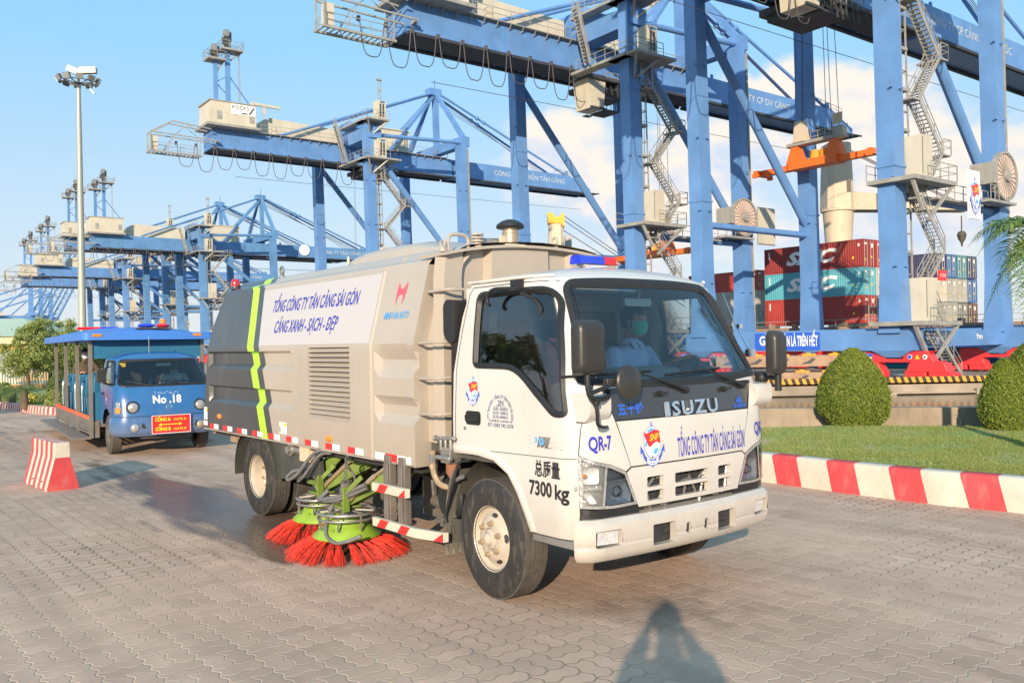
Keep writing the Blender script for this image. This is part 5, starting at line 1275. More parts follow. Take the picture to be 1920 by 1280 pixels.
# bumper: lofted section along its plan outline
def bumper():
 sec = [(-.06, .62), (-.02, .665), (0, .655), (.012, .63), (.016, .60), (.016, .50), (.008, .475), (.016, .463), (.010, .40), (-.03, .375), (-.12, .37)]
 plan = []
 for k in range(61):
  s = -.955 + 1.91 * k / 60; plan.append(s)
 def bp(s, o, z, k=1):
  sg = -1 if s < 0 else 1; a = abs(s); w1 = .78; rc = .19
  if a <= .75: x = .935 - .05 * (a / .75) ** 2; y = a * w1 / .75; nx, ny = 1, .08 * a
  elif a <= 1.05: th = (a - .75) / .3 * PI / 2; y = w1 + rc * math.sin(th); x = .885 - rc * (1 - math.cos(th)); nx, ny = math.cos(th), math.sin(th)
  else: y = w1 + rc; x = .665 - (a - 1.05); nx, ny = 0, 1
  return V3((x + nx * o, sg * (y + ny * o), z))
 m = MB()
 holes = []
 for sg in (-1, 1): holes += [[(sg * a, b) for a, b in rnd([(.64, .465), (.83, .465), (.83, .565), (.64, .565)], .012, 2)], [(sg * a, b) for a, b in rnd([(.205, .425), (.40, .425), (.40, .555), (.205, .555)], .012, 2)], [(sg * a + .03 * 0, b) for a, b in rnd([(.065, .46), (.11, .46), (.11, .53), (.065, .53)], .02, 3)]]
 prof = sec
 def surf(s, t):   # t = z in front face
  return bp(s, lerp(t, [(.37, -.03), (.40, .010), (.463, .016), (.470, .009), (.478, .009), (.49, .016), (.58, .016), (.605, .012), (.622, 0), (.630, -.02)]), t)
 hs = [h if area(h) > 0 else h[::-1] for h in holes]
 fill(m, dens_([(-.955, .375), (.955, .375), (.955, .630), (-.955, .630)], .04), surf, holes=hs, step=.035, lines=[[(-.955, .463), (.955, .463)], [(-.955, .470), (.955, .470)], [(-.955, .478), (.955, .478)], [(-.955, .49), (.955, .49)]])
 for h in hs: wall_strip(m, h, surf, lambda a, b: surf(a, b) - V3((.05, 0, 0)))
 # top ledge and under lip
 t1 = [bp(s, -.02, .630) for s in plan]; t2 = [bp(s, -.10, .636) for s in plan]; m.add(t1 + t2, [(i, i + 1, i + 62, i + 61) for i in range(60)])
 t1 = [bp(s, -.03, .375) for s in plan]; t2 = [bp(s, -.12, .365) for s in plan]; m.add(t1 + t2, [(i, i + 1, i + 62, i + 61) for i in range(60)])
 B_ = m.build('bumper', 'white_paint', TR, smooth=40)
 for sg in (-1, 1):
  m = MB(); m.add([surf(sg * .655, .475) - V3((.02, 0, 0)), surf(sg * .80, .475) - V3((.03, 0, 0)), surf(sg * .80, .555) - V3((.03, 0, 0)), surf(sg * .655, .555) - V3((.02, 0, 0))], [(0, 1, 2, 3)]); m.build('fog_light', 'lamp_reflector', B_, smooth=0)
  m = MB(); p = surf(sg * .30, .49) - V3((.06, 0, 0)); m.box((p.x - .03, p.y - .11, .40), (p.x, p.y + .11, .57)); m.tube([(p.x + .02, p.y - .06 * sg, .50), (p.x + .02, p.y + .02, .49)], .02, 8); m.build('tow_recess', 'interior_dark', B_)
  m = MB(); p = surf(sg * .088, .495) - V3((.05, 0, 0)); m.box((p.x - .0, p.y - .035, .45), (p.x + .03, p.y + .035, .54)); m.build('bolt_recess', 'interior_dark', B_)
 m = MB(); m.k = 0
 for (a, b, c, d) in ((-.16, .43, -.157, .60), (.17, .43, .173, .60), (-.16, .60, .173, .603)): m.add([surf(a, b) + V3((.001, 0, 0)), surf(c, b) + V3((.001, 0, 0)), surf(c, d) + V3((.001, 0, 0)), surf(a, d) + V3((.001, 0, 0))], [(0, 1, 2, 3)])
 m.build('bumper_seam', 'decal_grey', B_, smooth=0, fix=False)
bumper()
# step under the door
m = MB(); m.box((.40, -.955, .455), (.79, -.78, .50)); m.k = 1
for k in range(16): m.box((.41 + k * .023, -.94, .50), (.42 + k * .023, -.80, .507))
m.build('step', ['steel', 'steel'], TR, bevel=.004)
m = MB(); m.box((.40, .78, .455), (.79, .955, .50)); m.build('step', 'steel', TR, bevel=.004)
# door handle
def cabside(X, z, off=0, sg=-1): return cab(SX(X, z, sg), z, off)
m = MB(); hpoly = rnd([(-.285, 1.15), (-.115, 1.15), (-.115, 1.245), (-.285, 1.245)], .03, 4)
m.add([cabside(a, b, .006) for a, b in hpoly] + [cabside(a * .97 - .006, 1.1975 + (b - 1.1975) * .8, .001) for a, b in hpoly], [(i, (i + 1) % len(hpoly), (i + 1) % len(hpoly) + len(hpoly), i + len(hpoly)) for i in range(len(hpoly))])
m.add([cabside(a, b, .002) for a, b in hpoly], [tuple(range(len(hpoly)))])
m.hexa([cabside(-.27, 1.175, .0), cabside(-.13, 1.175, .0), cabside(-.13, 1.175, .022), cabside(-.27, 1.175, .022), cabside(-.27, 1.215, .0), cabside(-.13, 1.215, .0), cabside(-.13, 1.215, .026), cabside(-.27, 1.215, .026)])
m.build('door_handle', 'black_plastic', TR, smooth=40)
m = MB(); m.lathe([(0, 0), (.014, 0), (.012, .004), (0, .004)], tuple(cabside(-.30, 1.12, .001)), (0, -1, 0), 14); m.build('door_lock', 'chrome', TR)
# lettering and emblems on the cab
def fcab(Y, z, off=.003): return cab(FS(Y, z), z, off)
def decal(name, mats, items, parent=CABIN):
 for it in items:
  m = MB()
  put_text(m, it[0], it[1], it[2], it[3], it[4], it[5], it[6] if len(it) > 6 else 0, **(it[7] if len(it) > 7 else {}))
  m.build(name, mats, parent, smooth=0, fix=False)
sidef = lambda a, b: cabside(a, b, .003)
decal('lettering', 'decal_black', [('总质量', sidef, .565, .912, .080, .235, 0, dict(bold=.022, res=2)), ('7300', sidef, .50, .79, .09, .215, 0, dict(bold=.03)), ('kg', sidef, .69, .785, .09, .11, 0, dict(bold=.03))])
decal('lettering', 'decal_blue', [('QR-7', fcab, -.79, 1.085, .085, .155, 0, dict(bold=.03)), ('QR-7', fcab, .81, 1.065, .085, .155, 0, dict(bold=.03))])
decal('lettering', 'decal_blue', [('TỔNG CÔNG TY TÂN CẢNG SÀI GÒN', lambda a, b: fcab(a, b, .005), .225, 1.005, .125, .735, 0, dict(bold=.012))], BON)
decal('lettering', 'decal_cobalt', [('五十铃', lambda a, b: fcab(a, b, .002), -.53, 1.278, .055, .22, 0, dict(bold=.035)), ('4K', lambda a, b: fcab(a, b, .002), .57, 1.275, .045, .085, 0, dict(bold=.04)), ('ENGINE', lambda a, b: fcab(a, b, .002), .565, 1.238, .026, .15, 0, dict(bold=.03))])
for nm, f, cx, cz, sz, par in (('port_emblem', lambda a, b: fcab(a, b, .004), -.375, 1.055, .145, BON), ('port_emblem', sidef, -.205, 1.385, .105, CABIN)):
 e = MB(); off_ = (lambda l: V3((.0004 * l, 0, 0))) if par is BON else (lambda l: V3((0, -.0004 * l, 0)))
 emblem_mesh(e, lambda a, b, f=f, cx=cx, cz=cz, sz=sz: f(cx + a * sz * 1.0, cz + b * sz), .001, off_); e.build(nm, EMB, par, smooth=0, fix=False)
# circular operator text on the door
m = MB(); vs, fs = text2d('CTY TNHH MTV - TỔNG CTY TÂN CẢNG SÀI GÒN', 1.0, res=2, bold=.015); w = max(v[0] for v in vs)
m.add([sidef(.10 + (.128 + v[1] * .030) * math.sin(v[0] / w * 1.75), 1.225 + (.128 + v[1] * .030) * math.cos(v[0] / w * 1.75)) for v in vs], fs)
for t, z, h, w_ in (('2N', 1.312, .034, .06), ('KLBT: 5560KG', 1.272, .020, .155), ('KLCP: 1300KG', 1.245, .020, .155), ('KLTB: 6990KG', 1.218, .020, .155), ('ĐC: 722 ĐIỆN BIÊN PHỦ, P. 22, Q. BÌNH THẠNH, TP. HCM', 1.192, .012, .25), ('ĐT: 0283 742 2578', 1.163, .024, .27)):
 put_text(m, t, sidef, .105, z, h, w_, bold=.012, res=2)
m.add([sidef(a, b) for a, b in ((.05, 1.290), (.16, 1.290), (.16, 1.293), (.05, 1.293))], [(0, 1, 2, 3)])
m.build('lettering', 'decal_navy', CABIN, smooth=0, fix=False)
# small 3D logo
m = MB(); m.k = 1
for k in range(9): x = .475 + k * .012; m.add([sidef(x, 1.05 + .004 * (k % 3)), sidef(x + .007, 1.05 + .004 * (k % 3)), sidef(x + .030, 1.122 - .004 * (k % 2)), sidef(x + .024, 1.122 - .004 * (k % 2))], [(0, 1, 2, 3)])
s2 = lambda a, b: cabside(a, b, .005)
m.k = 0; put_text(m, '3', s2, .467, 1.095, .032, .026, bold=.05, res=2); put_text(m, 'D', s2, .525, 1.087, .042, .045, bold=.06, res=2)
m.k = 2; put_text(m, 'Electronic', sidef, .645, 1.092, .016, .125, res=2); put_text(m, 'Intercooler', sidef, .64, 1.067, .016, .14, res=2)
m.k = 1; m.add([sidef(a, b) for a, b in ((.56, 1.052), (.71, 1.050), (.71, 1.0515), (.56, 1.056))], [(0, 1, 2, 3)])
m.build('door_logo', ['decal_sky', 'decal_black', 'decal_grey'], CABIN, smooth=0, fix=False)
# chrome brand letters
m = MB(); vs, fs = text2d('ISUZU', 1.0, res=2, bold=.022, spacing=1.12); w = max(v[0] for v in vs) - min(v[0] for v in vs); cx = (max(v[0] for v in vs) + min(v[0] for v in vs)) / 2
top = [fcab(.03 + (v[0] - cx) * .515 / w, 1.258 + v[1] * .125, .017) for v in vs]; bot = [fcab(.03 + (v[0] - cx) * .53 / w, 1.258 + v[1] * .130, .0) for v in vs]
ec = {}
for f in fs:
 for i in range(3): e = tuple(sorted((f[i], f[(i + 1) % 3]))); ec.setdefault(e, []).append((f[i], f[(i + 1) % 3]))
m.add(top, fs); n = len(vs); m.add(top + bot, [(a, b, b + n, a + n) for e, l in ec.items() if len(l) == 1 for a, b in l])
m.build('chrome_badge', 'chrome', CABIN, smooth=0)
# light bar on the roof
LB = MB(); LB.lathe([(0, 2.232), (.13, 2.232), (.10, 2.25), (0, 2.252)], (.12, -.09, 0), 'z', 24); LB.box((.07, -.22, 2.246), (.15, .05, 2.262)); lb = LB.build('light_bar_base', 'white_paint', TR, bevel=.004)
def lbox(y0, y1, mt, nm):
 m = MB(); m.prism(rnd([(.05, 2.262), (.17, 2.262), (.16, 2.318), (.14, 2.326), (.08, 2.326), (.06, 2.318)], .01, 3), lambda a, b, d: (a, d, b), y0, y1); m.build(nm, mt, lb, smooth=40, bevel=.006)
lbox(-.27, -.03, 'blue_lens', 'blue_beacon'); lbox(-.025, .09, 'red_lens', 'red_beacon')
m = MB()
for k in range(4): m.lathe([(0, 0), (.022, 0), (.026, .05), (0, .052)], (.11, -.23 + k * .08, 2.267), 'z', 12)
m.build('reflector', 'chrome', lb)
# mirrors, arms, wipers, aerial
def mirror(sg):
 cx, cy, cz = .93, -.975 if sg < 0 else .885, 1.675 if sg < 0 else 1.605
 m = MB(); w, h, d = (.108 if sg < 0 else .078), .160, .07
 pf = rnd([(-w, -h), (w, -h), (w, h), (-w, h)], [.05, .05, .06, .06], 6)
 rings_ = [(1.0, 0, 0), (1.0, .02, 0), (.985, .045, 0), (.93, .066, 0), (.80, .080, 0), (.5, .086, 0)]
 def P3(a, b, dd): return V3((cx + dd, cy + a, cz + b))
 vs = []; n = len(pf)
 for f, dd, _ in rings_: vs += [P3(a * f, b * f, dd) for a, b in pf]
 fs = [(i * n + k, i * n + (k + 1) % n, (i + 1) * n + (k + 1) % n, (i + 1) * n + k) for i in range(len(rings_) - 1) for k in range(n)] + [tuple(range(n)), tuple((len(rings_) - 1) * n + k for k in range(n))]
 m.add(vs, fs)
 MR = m.build('mirror', 'mirror_plastic', TR, smooth=50)
 m = MB(); q = rnd([(-w * .9, -h * .92), (w * .9, -h * .92), (w * .9, h * .92), (-w * .9, h * .92)], .04, 4); m.add([P3(a, b, -.003) for a, b in q], [tuple(range(len(q)))]); m.build('mirror_glass', 'chrome', MR, smooth=0)
 m = MB(); m.tube([P3(.0, -h + .02, .04), P3(.0, -h - .03, .04)], .02, 8)
 return MR, cx, cy, cz
MR, cx, cy, cz = mirror(-1)
m = MB(); m.tube(spl([(.96, -.985, 1.52), (.965, -.985, 1.43), (.965, -.955, 1.375), (.95, -.86, 1.365), (.90, -.76, 1.372)], 5), .017, 10)
m.tube(spl([(.955, -.97, 1.40), (.965, -.86, 1.43), (.96, -.78, 1.455)], 5), .014, 8)
m.tube(spl([(.962, -.92, 1.345), (.965, -.915, 1.27), (.955, -.90, 1.215), (.93, -.83, 1.195), (.905, -.775, 1.19)], 5), .011, 8); m.tube([(.962, -.92, 1.37), (.962, -.92, 1.335)], .018, 8); m.tube([(.965, -.93, 1.345), (.955, -.905, 1.345)], .02, 8)
m.build('mirror_arm', 'black_plastic', TR, smooth=50)
m = MB(); m.box((.93, -.83, 1.435), (.97, -.70, 1.485)); m.lathe([(0, .024), (.085, .020), (.103, .008), (.106, -.002), (.10, -.010), (0, -.012)], (.985, -.665, 1.46), (1, -.05, .05), 30)
m.build('round_mirror', 'mirror_plastic', TR, smooth=50, bevel=.004)
MR, cx, cy, cz = mirror(1)
m = MB(); m.sphere((.80, .94, 1.42), .05, 12, 8); m.tube(spl([(.80, .92, 1.42), (.90, .93, 1.425), (.95, .92, 1.40)], 4), .017, 8); m.tube([(.955, .915, 1.45), (.955, .915, 1.33)], .026, 10)
m.build('mirror_arm', 'black_plastic', TR, smooth=50)
for sg in (-1, 1):   # white brackets at the corner below the mirrors
 m = MB(); c = V3((.80, sg * .93, 1.28)); a = c + V3((.0, sg * .0, 0)); m.prism(rnd([(.70, 1.20), (.86, 1.225), (.905, 1.27), (.905, 1.385), (.70, 1.40)], .04, 4), lambda x, z, d: (x, sg * d, z), .735, .915)
 m.build('corner_bracket', 'white_paint', TR, smooth=40, bevel=.02)
def wiper(piv, mid, a, b, nm='wiper'):
 m = MB(); P0 = fcab(*piv, .02); P1 = fcab(*mid, .05); m.lathe([(0, 0), (.022, 0), (.02, .03), (0, .035)], tuple(fcab(*piv, .0)), (1, 0, .3), 12)
 m.tube([P0, P0.lerp(P1, .3) + V3((.012, 0, .004)), P1], [.013, .011, .006], 6); W = m.build(nm, 'black_plastic', TR, smooth=50)
 m = MB(); n = 12; pts = [fcab(a[0] + (b[0] - a[0]) * k / n, a[1] + (b[1] - a[1]) * k / n, .022 + .012 * math.sin(PI * k / n)) for k in range(n + 1)]
 m.tube(pts, .0075, 5); m.tube([fcab(a[0] + (b[0] - a[0]) * k / n, a[1] + (b[1] - a[1]) * k / n, .008) for k in range(n + 1)], .006, 5); m.build('wiper_blade', 'decal_black', W)
wiper((-.02, 1.375), (-.47, 1.49), (-.93, 1.49), (-.30, 1.505)); wiper((.62, 1.375), (.18, 1.485), (-.18, 1.475), (.40, 1.50))
for y in (-.27, .39):
 m = MB(); c = fcab(y, 1.365, 0); m.tube([c, c + V3((.03, 0, 0))], .018, 10); m.tube([c + V3((.025, 0, .0)), c + V3((.05, .04, .012))], .007, 6); m.build('washer_nozzle', 'black_plastic', TR)
m = MB(); m.tube([(.69, .965, 1.60), (.60, .92, 1.80), (.50, .885, 2.06)], [.006, .005, .003], 6); m.box((.665, .93, 1.575), (.72, .985, 1.63)); m.box((.615, .90, 1.79), (.64, .94, 1.82)); m.build('aerial', 'chrome', TR)
# hook over the near door
m = MB(); m.box((.15, -.90, 2.06), (.25, -.865, 2.125)); m.tube(spl([(.20, -.915, 2.065), (.08, -.93, 2.07), (.0, -.935, 2.065), (-.05, -.935, 2.03), (-.055, -.935, 1.98), (-.03, -.935, 1.965)], 5), .013, 8); m.tube([(.26, -.91, 2.06), (.17, -.915, 2.06)], .018, 8)
m.build('rain_hook', 'black_plastic', TR, smooth=50)
m = MB(); m.tube(spl([(.26, -.90, 2.03), (.36, -.88, 1.99), (.42, -.87, 1.93), (.41, -.87, 1.88)], 4), .012, 8); m.build('grab_handle', 'black_plastic', TR)
# cab interior
m = MB(); m.box((-.36, -.88, .92), (.62, .88, .98)); m.build('cab_floor', 'interior_dark', TR)
m = MB(); m.prism(rnd([(.40, .98), (.40, 1.30), (.46, 1.44), (.60, 1.47), (.74, 1.40), (.80, 1.30), (.80, .98)], .03, 3), lambda a, b, d: (a, d, b), -.82, .86); m.prism(rnd([(.36, 1.38), (.42, 1.535), (.60, 1.515), (.66, 1.42)], .03, 3), lambda a, b, d: (a, d, b), -.35, .25); m.build('dashboard', 'interior_grey', TR, smooth=40, bevel=.01)
for y, nm in ((.42, 0), (-.5, 1), (-.02, 2)):
 m = MB(); m.prism(rnd([(-.30, 1.02), (.18, 1.02), (.20, 1.14), (-.28, 1.17)], .03, 3), lambda a, b, d: (a, d, b), y - .23, y + .23); S_ = m.build('seat', 'seat_fabric', TR, smooth=40, bevel=.02)
 m = MB(); m.prism(rnd([(-.32, 1.12), (-.20, 1.12), (-.26, 1.68), (-.34, 1.70)], .03, 3), lambda a, b, d: (a, d, b), y - .22, y + .22); m.prism(rnd([(-.345, 1.70), (-.275, 1.70), (-.285, 1.88), (-.34, 1.88)], .03, 3), lambda a, b, d: (a, d, b), y - .12, y + .12); m.build('backrest', 'seat_fabric', S_, smooth=40, bevel=.03)
m = MB(); stc = V3((.38, .44, 1.47)); ax = V3((-.55, 0, .83)).normalized(); u_ = V3((0, 1, 0)); w_ = ax.cross(u_)
m.tube([stc + (u_ * math.cos(t) + w_ * math.sin(t)) * .21 for t in [2 * PI * k / 32 for k in range(32)]], .016, 8, closed=True); m.lathe([(0, -.02), (.06, -.02), (.05, .02), (0, .025)], stc, ax, 16)
for a in (.3, PI - .3, -PI / 2): m.beam(stc, stc + (u_ * math.cos(a) + w_ * math.sin(a)) * .2, .03, .015)
m.tube([stc, stc - ax * .4], .025, 8); m.build('steering_wheel', 'rust_pipe', TR, smooth=50)
m = MB(); m.prism(rnd([(-.13, 2.0), (.13, 2.0), (.14, 2.055), (-.14, 2.055)], .02, 3), lambda a, b, d: (d, a + .02, b - .05), .42, .44); m.tube([(.44, .02, 2.0), (.46, .02, 2.08)], .008, 6); m.build('rear_view_mirror', 'interior_pale', TR)
m = MB(); m.tube(spl([(.44, .74, 1.98), (.48, .70, 1.93), (.55, .72, 1.80), (.58, .78, 1.74)], 4), .014, 8); m.build('grab_handle', 'interior_pale', TR)
m = MB()
for sg in (-1, 1):
 m.beam((.43, sg * .75, 2.09), (.72, sg * .86, 1.45), .06, .03); 
m.box((-.40, -.86, .98), (-.385, .86, 1.45)); m.box((-.40, -.86, 1.95), (-.36, .86, 2.1)); m.box((-.40, -.86, 1.4), (-.36, -.62, 2.0)); m.box((-.40, .62, 1.4), (-.36, .86, 2.0)); m.build('cab_lining', 'interior_pale', TR)
# ---------------------------------------------------------------- sweeper body
YB = -1.05
def ribs(z, x, x0, x1, dep):
 """recess depth of the two long pockets"""
 d = 0
 for (lo, hi) in ((1.49, 1.675), (1.12, 1.305)):
  if lo < z < hi:
   k = min(1, (hi - z) / .022, (z - lo) / .05); d = max(d, k)
 e = min(1, max(0, (x - x0) / .03), max(0, (x1 - x) / .03))
 return dep * d * e
PROF = [(.70, 1.05), (1.72, 1.05), (2.31, .90)]
def body(x, z, off=0.0, x0=-5.12, x1=-2.93, dep=.045, sg=-1):
 y = lerp(z, PROF)
 n = V3((0, 1, 0)) if z < 1.72 else V3((0, .97, .245))
 p = V3((x, y - ribs(z, x, x0, x1, dep), z)) + n * off
 return V3((p.x, sg * p.y, p.z))
def rearedge(z): return lerp(z, [(.81, -5.32), (1.72, -5.13), (1.95, -5.12), (2.31, -4.97)])
def stripe(z): return lerp(z, [(.81, -3.66), (1.72, -3.99), (2.31, -4.16)])
rl = [(-5.09, .99)]
ribl = [[(x0, z) for x0 in (-5.3, -2.9)] for z in (1.49, 1.54, 1.653, 1.675, 1.12, 1.17, 1.283, 1.305)] + [[(x, 1.10), (x, 1.70)] for x in (-5.12, -5.09, -2.96, -2.93)]
def clipline(ln, a, b):
 (x0, z0), (x1, z1) = ln
 if z0 == z1:
  xa = max(min(x0, x1), a(z0) + .004); xb = min(max(x0, x1), b(z0) - .004)
  return [(xa, z0), (xb, z0)] if xb - xa > .02 else None
 return [ln[0], ln[1]] if all(a(z) + .004 < x0 < b(z) - .004 for z in (z0, z1)) else None
ZL = [.81, 1.72, 2.31]
louv = [(-2.58, 1.075), (-1.81, 1.075), (-1.81, 1.70), (-2.58, 1.70)]
def region(a, b, z0=.81, z1=2.31):
 zs = [z0 + (z1 - z0) * k / 30 for k in range(31)]
 zs = sorted(set([round(z, 4) for z in zs] + [z for z in (1.72, 1.49, 1.54, 1.653, 1.675, 1.12, 1.17, 1.283, 1.305) if z0 < z < z1]))
 return [(a(z), z) for z in zs] + [(b(z), z) for z in reversed(zs)]
def panel(name, a, b, mt, z0=.81, z1=2.31, holes=(), sg=-1, parent=TR, x0=-5.12, x1=-2.93, dep=.045, off=0.0, extra=()):
 m = MB(); lines = [l for l in (clipline(r_, a, b) for r_ in ribl) if l and z0 < l[0][1] < z1 and z0 < l[1][1] < z1]
 if z0 < 1.72 < z1: lines.append([(a(1.72) + .003, 1.72), (b(1.72) - .003, 1.72)])
 fill(m, region(a, b, z0, z1), lambda x, z: body(x, z, off, x0, x1, dep, sg), holes=holes, step=.07, lines=lines + list(extra))
 return m.build(name, mt, parent, smooth=25)
for sg in (-1, 1):
 panel('rear_side_panel', rearedge, lambda z: stripe(z), 'grey_wrap', sg=sg)
 panel('lime_stripe', stripe, lambda z: stripe(z) + .165, 'lime_wrap', sg=sg)
 panel('grey_band', lambda z: stripe(z) + .165, lambda z: stripe(z) + .30, 'grey_wrap', sg=sg)
 SP = panel('side_panel', lambda z: stripe(z) + .30, lambda z: -1.47, 'beige_paint', sg=sg, holes=[louv] if sg < 0 else [])
 if sg < 0:
  m = MB(); fill(m, region(lambda z: stripe(z) + .30, lambda z: -1.475, 1.728, 2.29), lambda x, z: body(x, z, .0025), step=.12); WP = m.build('white_sheet', 'pale_wrap', SP, smooth=30)
  # louvres
  nl = 15
  m = MB(); m.box((-2.58, -1.0, 1.075), (-1.81, -.985, 1.70)); m.build('louvre_backing', 'interior_dark', SP)
  m = MB()
  for k in range(nl):
   z = 1.70 - (k + 1) * .625 / nl; h = .625 / nl
   m.hexa([V3((-2.58, -1.055, z + .002)), V3((-1.81, -1.055, z + .002)), V3((-1.81, -1.045, z + .006)), V3((-2.58, -1.045, z + .006)), V3((-2.575, -1.022, z + h * .86)), V3((-1.815, -1.022, z + h * .86)), V3((-1.815, -1.015, z + h * .9)), V3((-2.575, -1.015, z + h * .9))])
  wall_strip(m, louv, lambda a, b: V3((a, -1.05, b)), lambda a, b: V3((a, -1.0, b)))
  m.build('louvre', 'beige_paint', SP, smooth=0)
 # front bay (hopper side) beyond the seam
 panel('front_side_panel', lambda z: -1.43, lambda z: -.82, 'beige_paint', sg=sg, x0=-1.36, x1=-.6, dep=.05, z0=.80)
 m = MB(); zz = [.80, 1.10, 1.12, 1.17, 1.283, 1.305, 1.49, 1.54, 1.653, 1.675, 1.72, 2.0, 2.31]
 a = [body(-1.47, z, 0, sg=sg) for z in zz]; b = [body(-1.45, z, -.035, -9, -9, 0, sg) for z in zz]; c = [body(-1.43, z, 0, sg=sg) for z in zz]
 n = len(zz); m.add(a + b + c, [(i, i + 1, n + i + 1, n + i) for i in range(n - 1)] + [(n + i, n + i + 1, 2 * n + i + 1, 2 * n + i) for i in range(n - 1)])
 # front edge return of the bay going inwards
 d = [body(-.82, z, 0, -1.36, -.6, .05, sg) for z in zz]; e = [V3((p.x - .01, sg * (abs(p.y) - .16), p.z)) for p in d]; e2 = [V3((p.x - .03, sg * (abs(p.y) - .10), p.z)) for p in d]
 m.add(d + e, [(i, i + 1, n + i + 1, n + i) for i in range(n - 1)]); m.build('panel_edge', 'beige_paint', TR, smooth=30)
 # bottom flange
 m = MB(); m.box((-5.30, sg * 1.05, .80), (-.83, sg * .98, .815)); m.build('bottom_flange', 'beige_sheet', TR)
# roof: shoulder then crowned top
def roofsec(kx=0.0):
 r_ = [(.90, 2.31), (.885, 2.345), (.84, 2.365), (.775, 2.375), (.735, 2.392), (.705, 2.43), (.66, 2.452), (.5, 2.472), (.25, 2.49), (0, 2.497)]
 return r_
RS = roofsec(); RS = RS + [(-a, b) for a, b in RS[-2::-1]]
def roofpart(name, xs_of, mt, nseg=8):
 m = MB(); n = len(RS); vs = []
 for k in range(nseg + 1):
  for (y, z) in RS:
   x0, x1 = xs_of(z); vs.append(V3((x0 + (x1 - x0) * k / nseg, y, z)))
 m.add(vs, [(k * n + i, k * n + i + 1, (k + 1) * n + i + 1, (k + 1) * n + i) for k in range(nseg) for i in range(n - 1)])
 return m.build(name, mt, TR, smooth=35)
rz = lambda z: lerp(z, [(2.31, -4.97), (2.37, -5.02), (2.395, -4.96), (2.5, -4.98)])
st = lambda z: lerp(z, [(2.31, -4.16), (2.37, -4.28), (2.5, -4.34)])
roofpart('rear_roof', lambda z: (rz(z), st(z)), 'grey_wrap'); roofpart('lime_stripe', lambda z: (st(z), st(z) + .175), 'lime_wrap'); roofpart('grey_band', lambda z: (st(z) + .175, st(z) + .31), 'grey_wrap')
RF = roofpart('roof', lambda z: (st(z) + .31, -1.47), 'beige_paint'); roofpart('front_roof', lambda z: (-1.43, -.82 + max(0, z - 2.33) * 1.6), 'beige_paint')
m = MB(); vs = []
for x, o in ((-1.472, 0), (-1.455, -.03), (-1.445, -.03), (-1.428, 0)): vs += [V3((x, y * (1 + o * .8), z + o)) for y, z in RS]
n = len(RS); m.add(vs, [(k * n + i, k * n + i + 1, (k + 1) * n + i + 1, (k + 1) * n + i) for k in range(3) for i in range(n - 1)]); m.build('roof_seam', 'beige_paint', TR)
# hump on the roof
m = MB(); hs = [(-2.75, 0), (-2.72, .05), (-2.62, .09), (-2.4, .12), (-2.0, .128), (-1.6, .115), (-1.3, .06), (-1.05, .0)]; vs = []; nn = 17
for (x, h) in hs:
 for k in range(nn):
  t = PI * k / (nn - 1); c, s_ = math.cos(t), math.sin(t); y = .56 * math.copysign(abs(c) ** .7, c); vs.append(V3((x, y, 2.455 + (.035 + h) * abs(s_) ** .5)))
m.add(vs, [(i * nn + k, i * nn + k + 1, (i + 1) * nn + k + 1, (i + 1) * nn + k) for i in range(len(hs) - 1) for k in range(nn - 1)] + [tuple(range(nn)), tuple((len(hs) - 1) * nn + k for k in range(nn))]); m.build('roof_hump', 'beige_paint', TR, smooth=60)
# rear wall, lime edge of the tailgate
m = MB(); zz = [.81, 1.2, 1.72, 1.95, 2.31]; vs = [V3((rearedge(z), -lerp(z, PROF), z)) for z in zz] + [V3((rearedge(z), lerp(z, PROF), z)) for z in zz]
m.add(vs, [(i, i + 1, i + 6, i + 5) for i in range(4)]); m.add([V3((rz(z), y, z)) for y, z in RS] + [V3((-4.97, 0, 2.31))], [tuple(range(len(RS)))]); m.build('tailgate', 'grey_wrap', TR, smooth=0)
for sg in (-1, 1):
 m = MB(); zz = [.86, 1.2, 1.6, 1.75, 1.90, 2.02]; vs = []
 for z in zz:
  x = rearedge(z) - .085; y = sg * (lerp(z, PROF) - .10); vs += [V3((x - .012, y - sg * .03, z)), V3((x + .012, y + sg * .015, z)), V3((x + .05, y - sg * .0, z)), V3((x + .03, y - sg * .05, z))]
 m.add(vs, [(4 * k + i, 4 * k + (i + 1) % 4, 4 * k + 4 + (i + 1) % 4, 4 * k + 4 + i) for k in range(5) for i in range(4)] + [(0, 1, 2, 3), (20, 21, 22, 23)]); m.build('tailgate_edge', 'lime_wrap', TR)
m = MB(); m.lathe([(0, 0), (.06, 0), (.05, .03), (.05, .035), (0, .035)], (-4.92, -.80, 2.372), 'z', 14); m.build('lamp_base', 'grey_wrap', TR); m = MB(); m.lathe([(.045, 0), (.048, .05), (.035, .085), (0, .095)], (-4.92, -.80, 2.40), 'z', 14); m.build('rear_beacon', 'red_lens', TR)
def eye(p, r=.035, mt='steel'):
 m = MB(); p = V3(p); m.tube([p + V3((math.cos(t) * r, 0, r + .03 + math.sin(t) * r)) for t in [2 * PI * k / 14 for k in range(14)]], r * .32, 6, closed=True); m.lathe([(0, 0), (.03, 0), (.03, .02), (.018, .035), (0, .035)], p, 'z', 12); m.build('lifting_eye', mt, TR)
eye((-4.12, -.60, 2.455), .042); eye((-.66, -.88, 2.39), .028, 'beige_paint'); eye((-.62, .19, 2.465), .030, 'beige_paint')
m = MB(); m.lathe([(.03, 0), (.028, .03), (.018, .045), (.014, .10), (.006, .13), (0, .13)], (-3.1, -.35, 2.475), 'z', 12); m.build('roof_valve', 'crane_beige', TR)
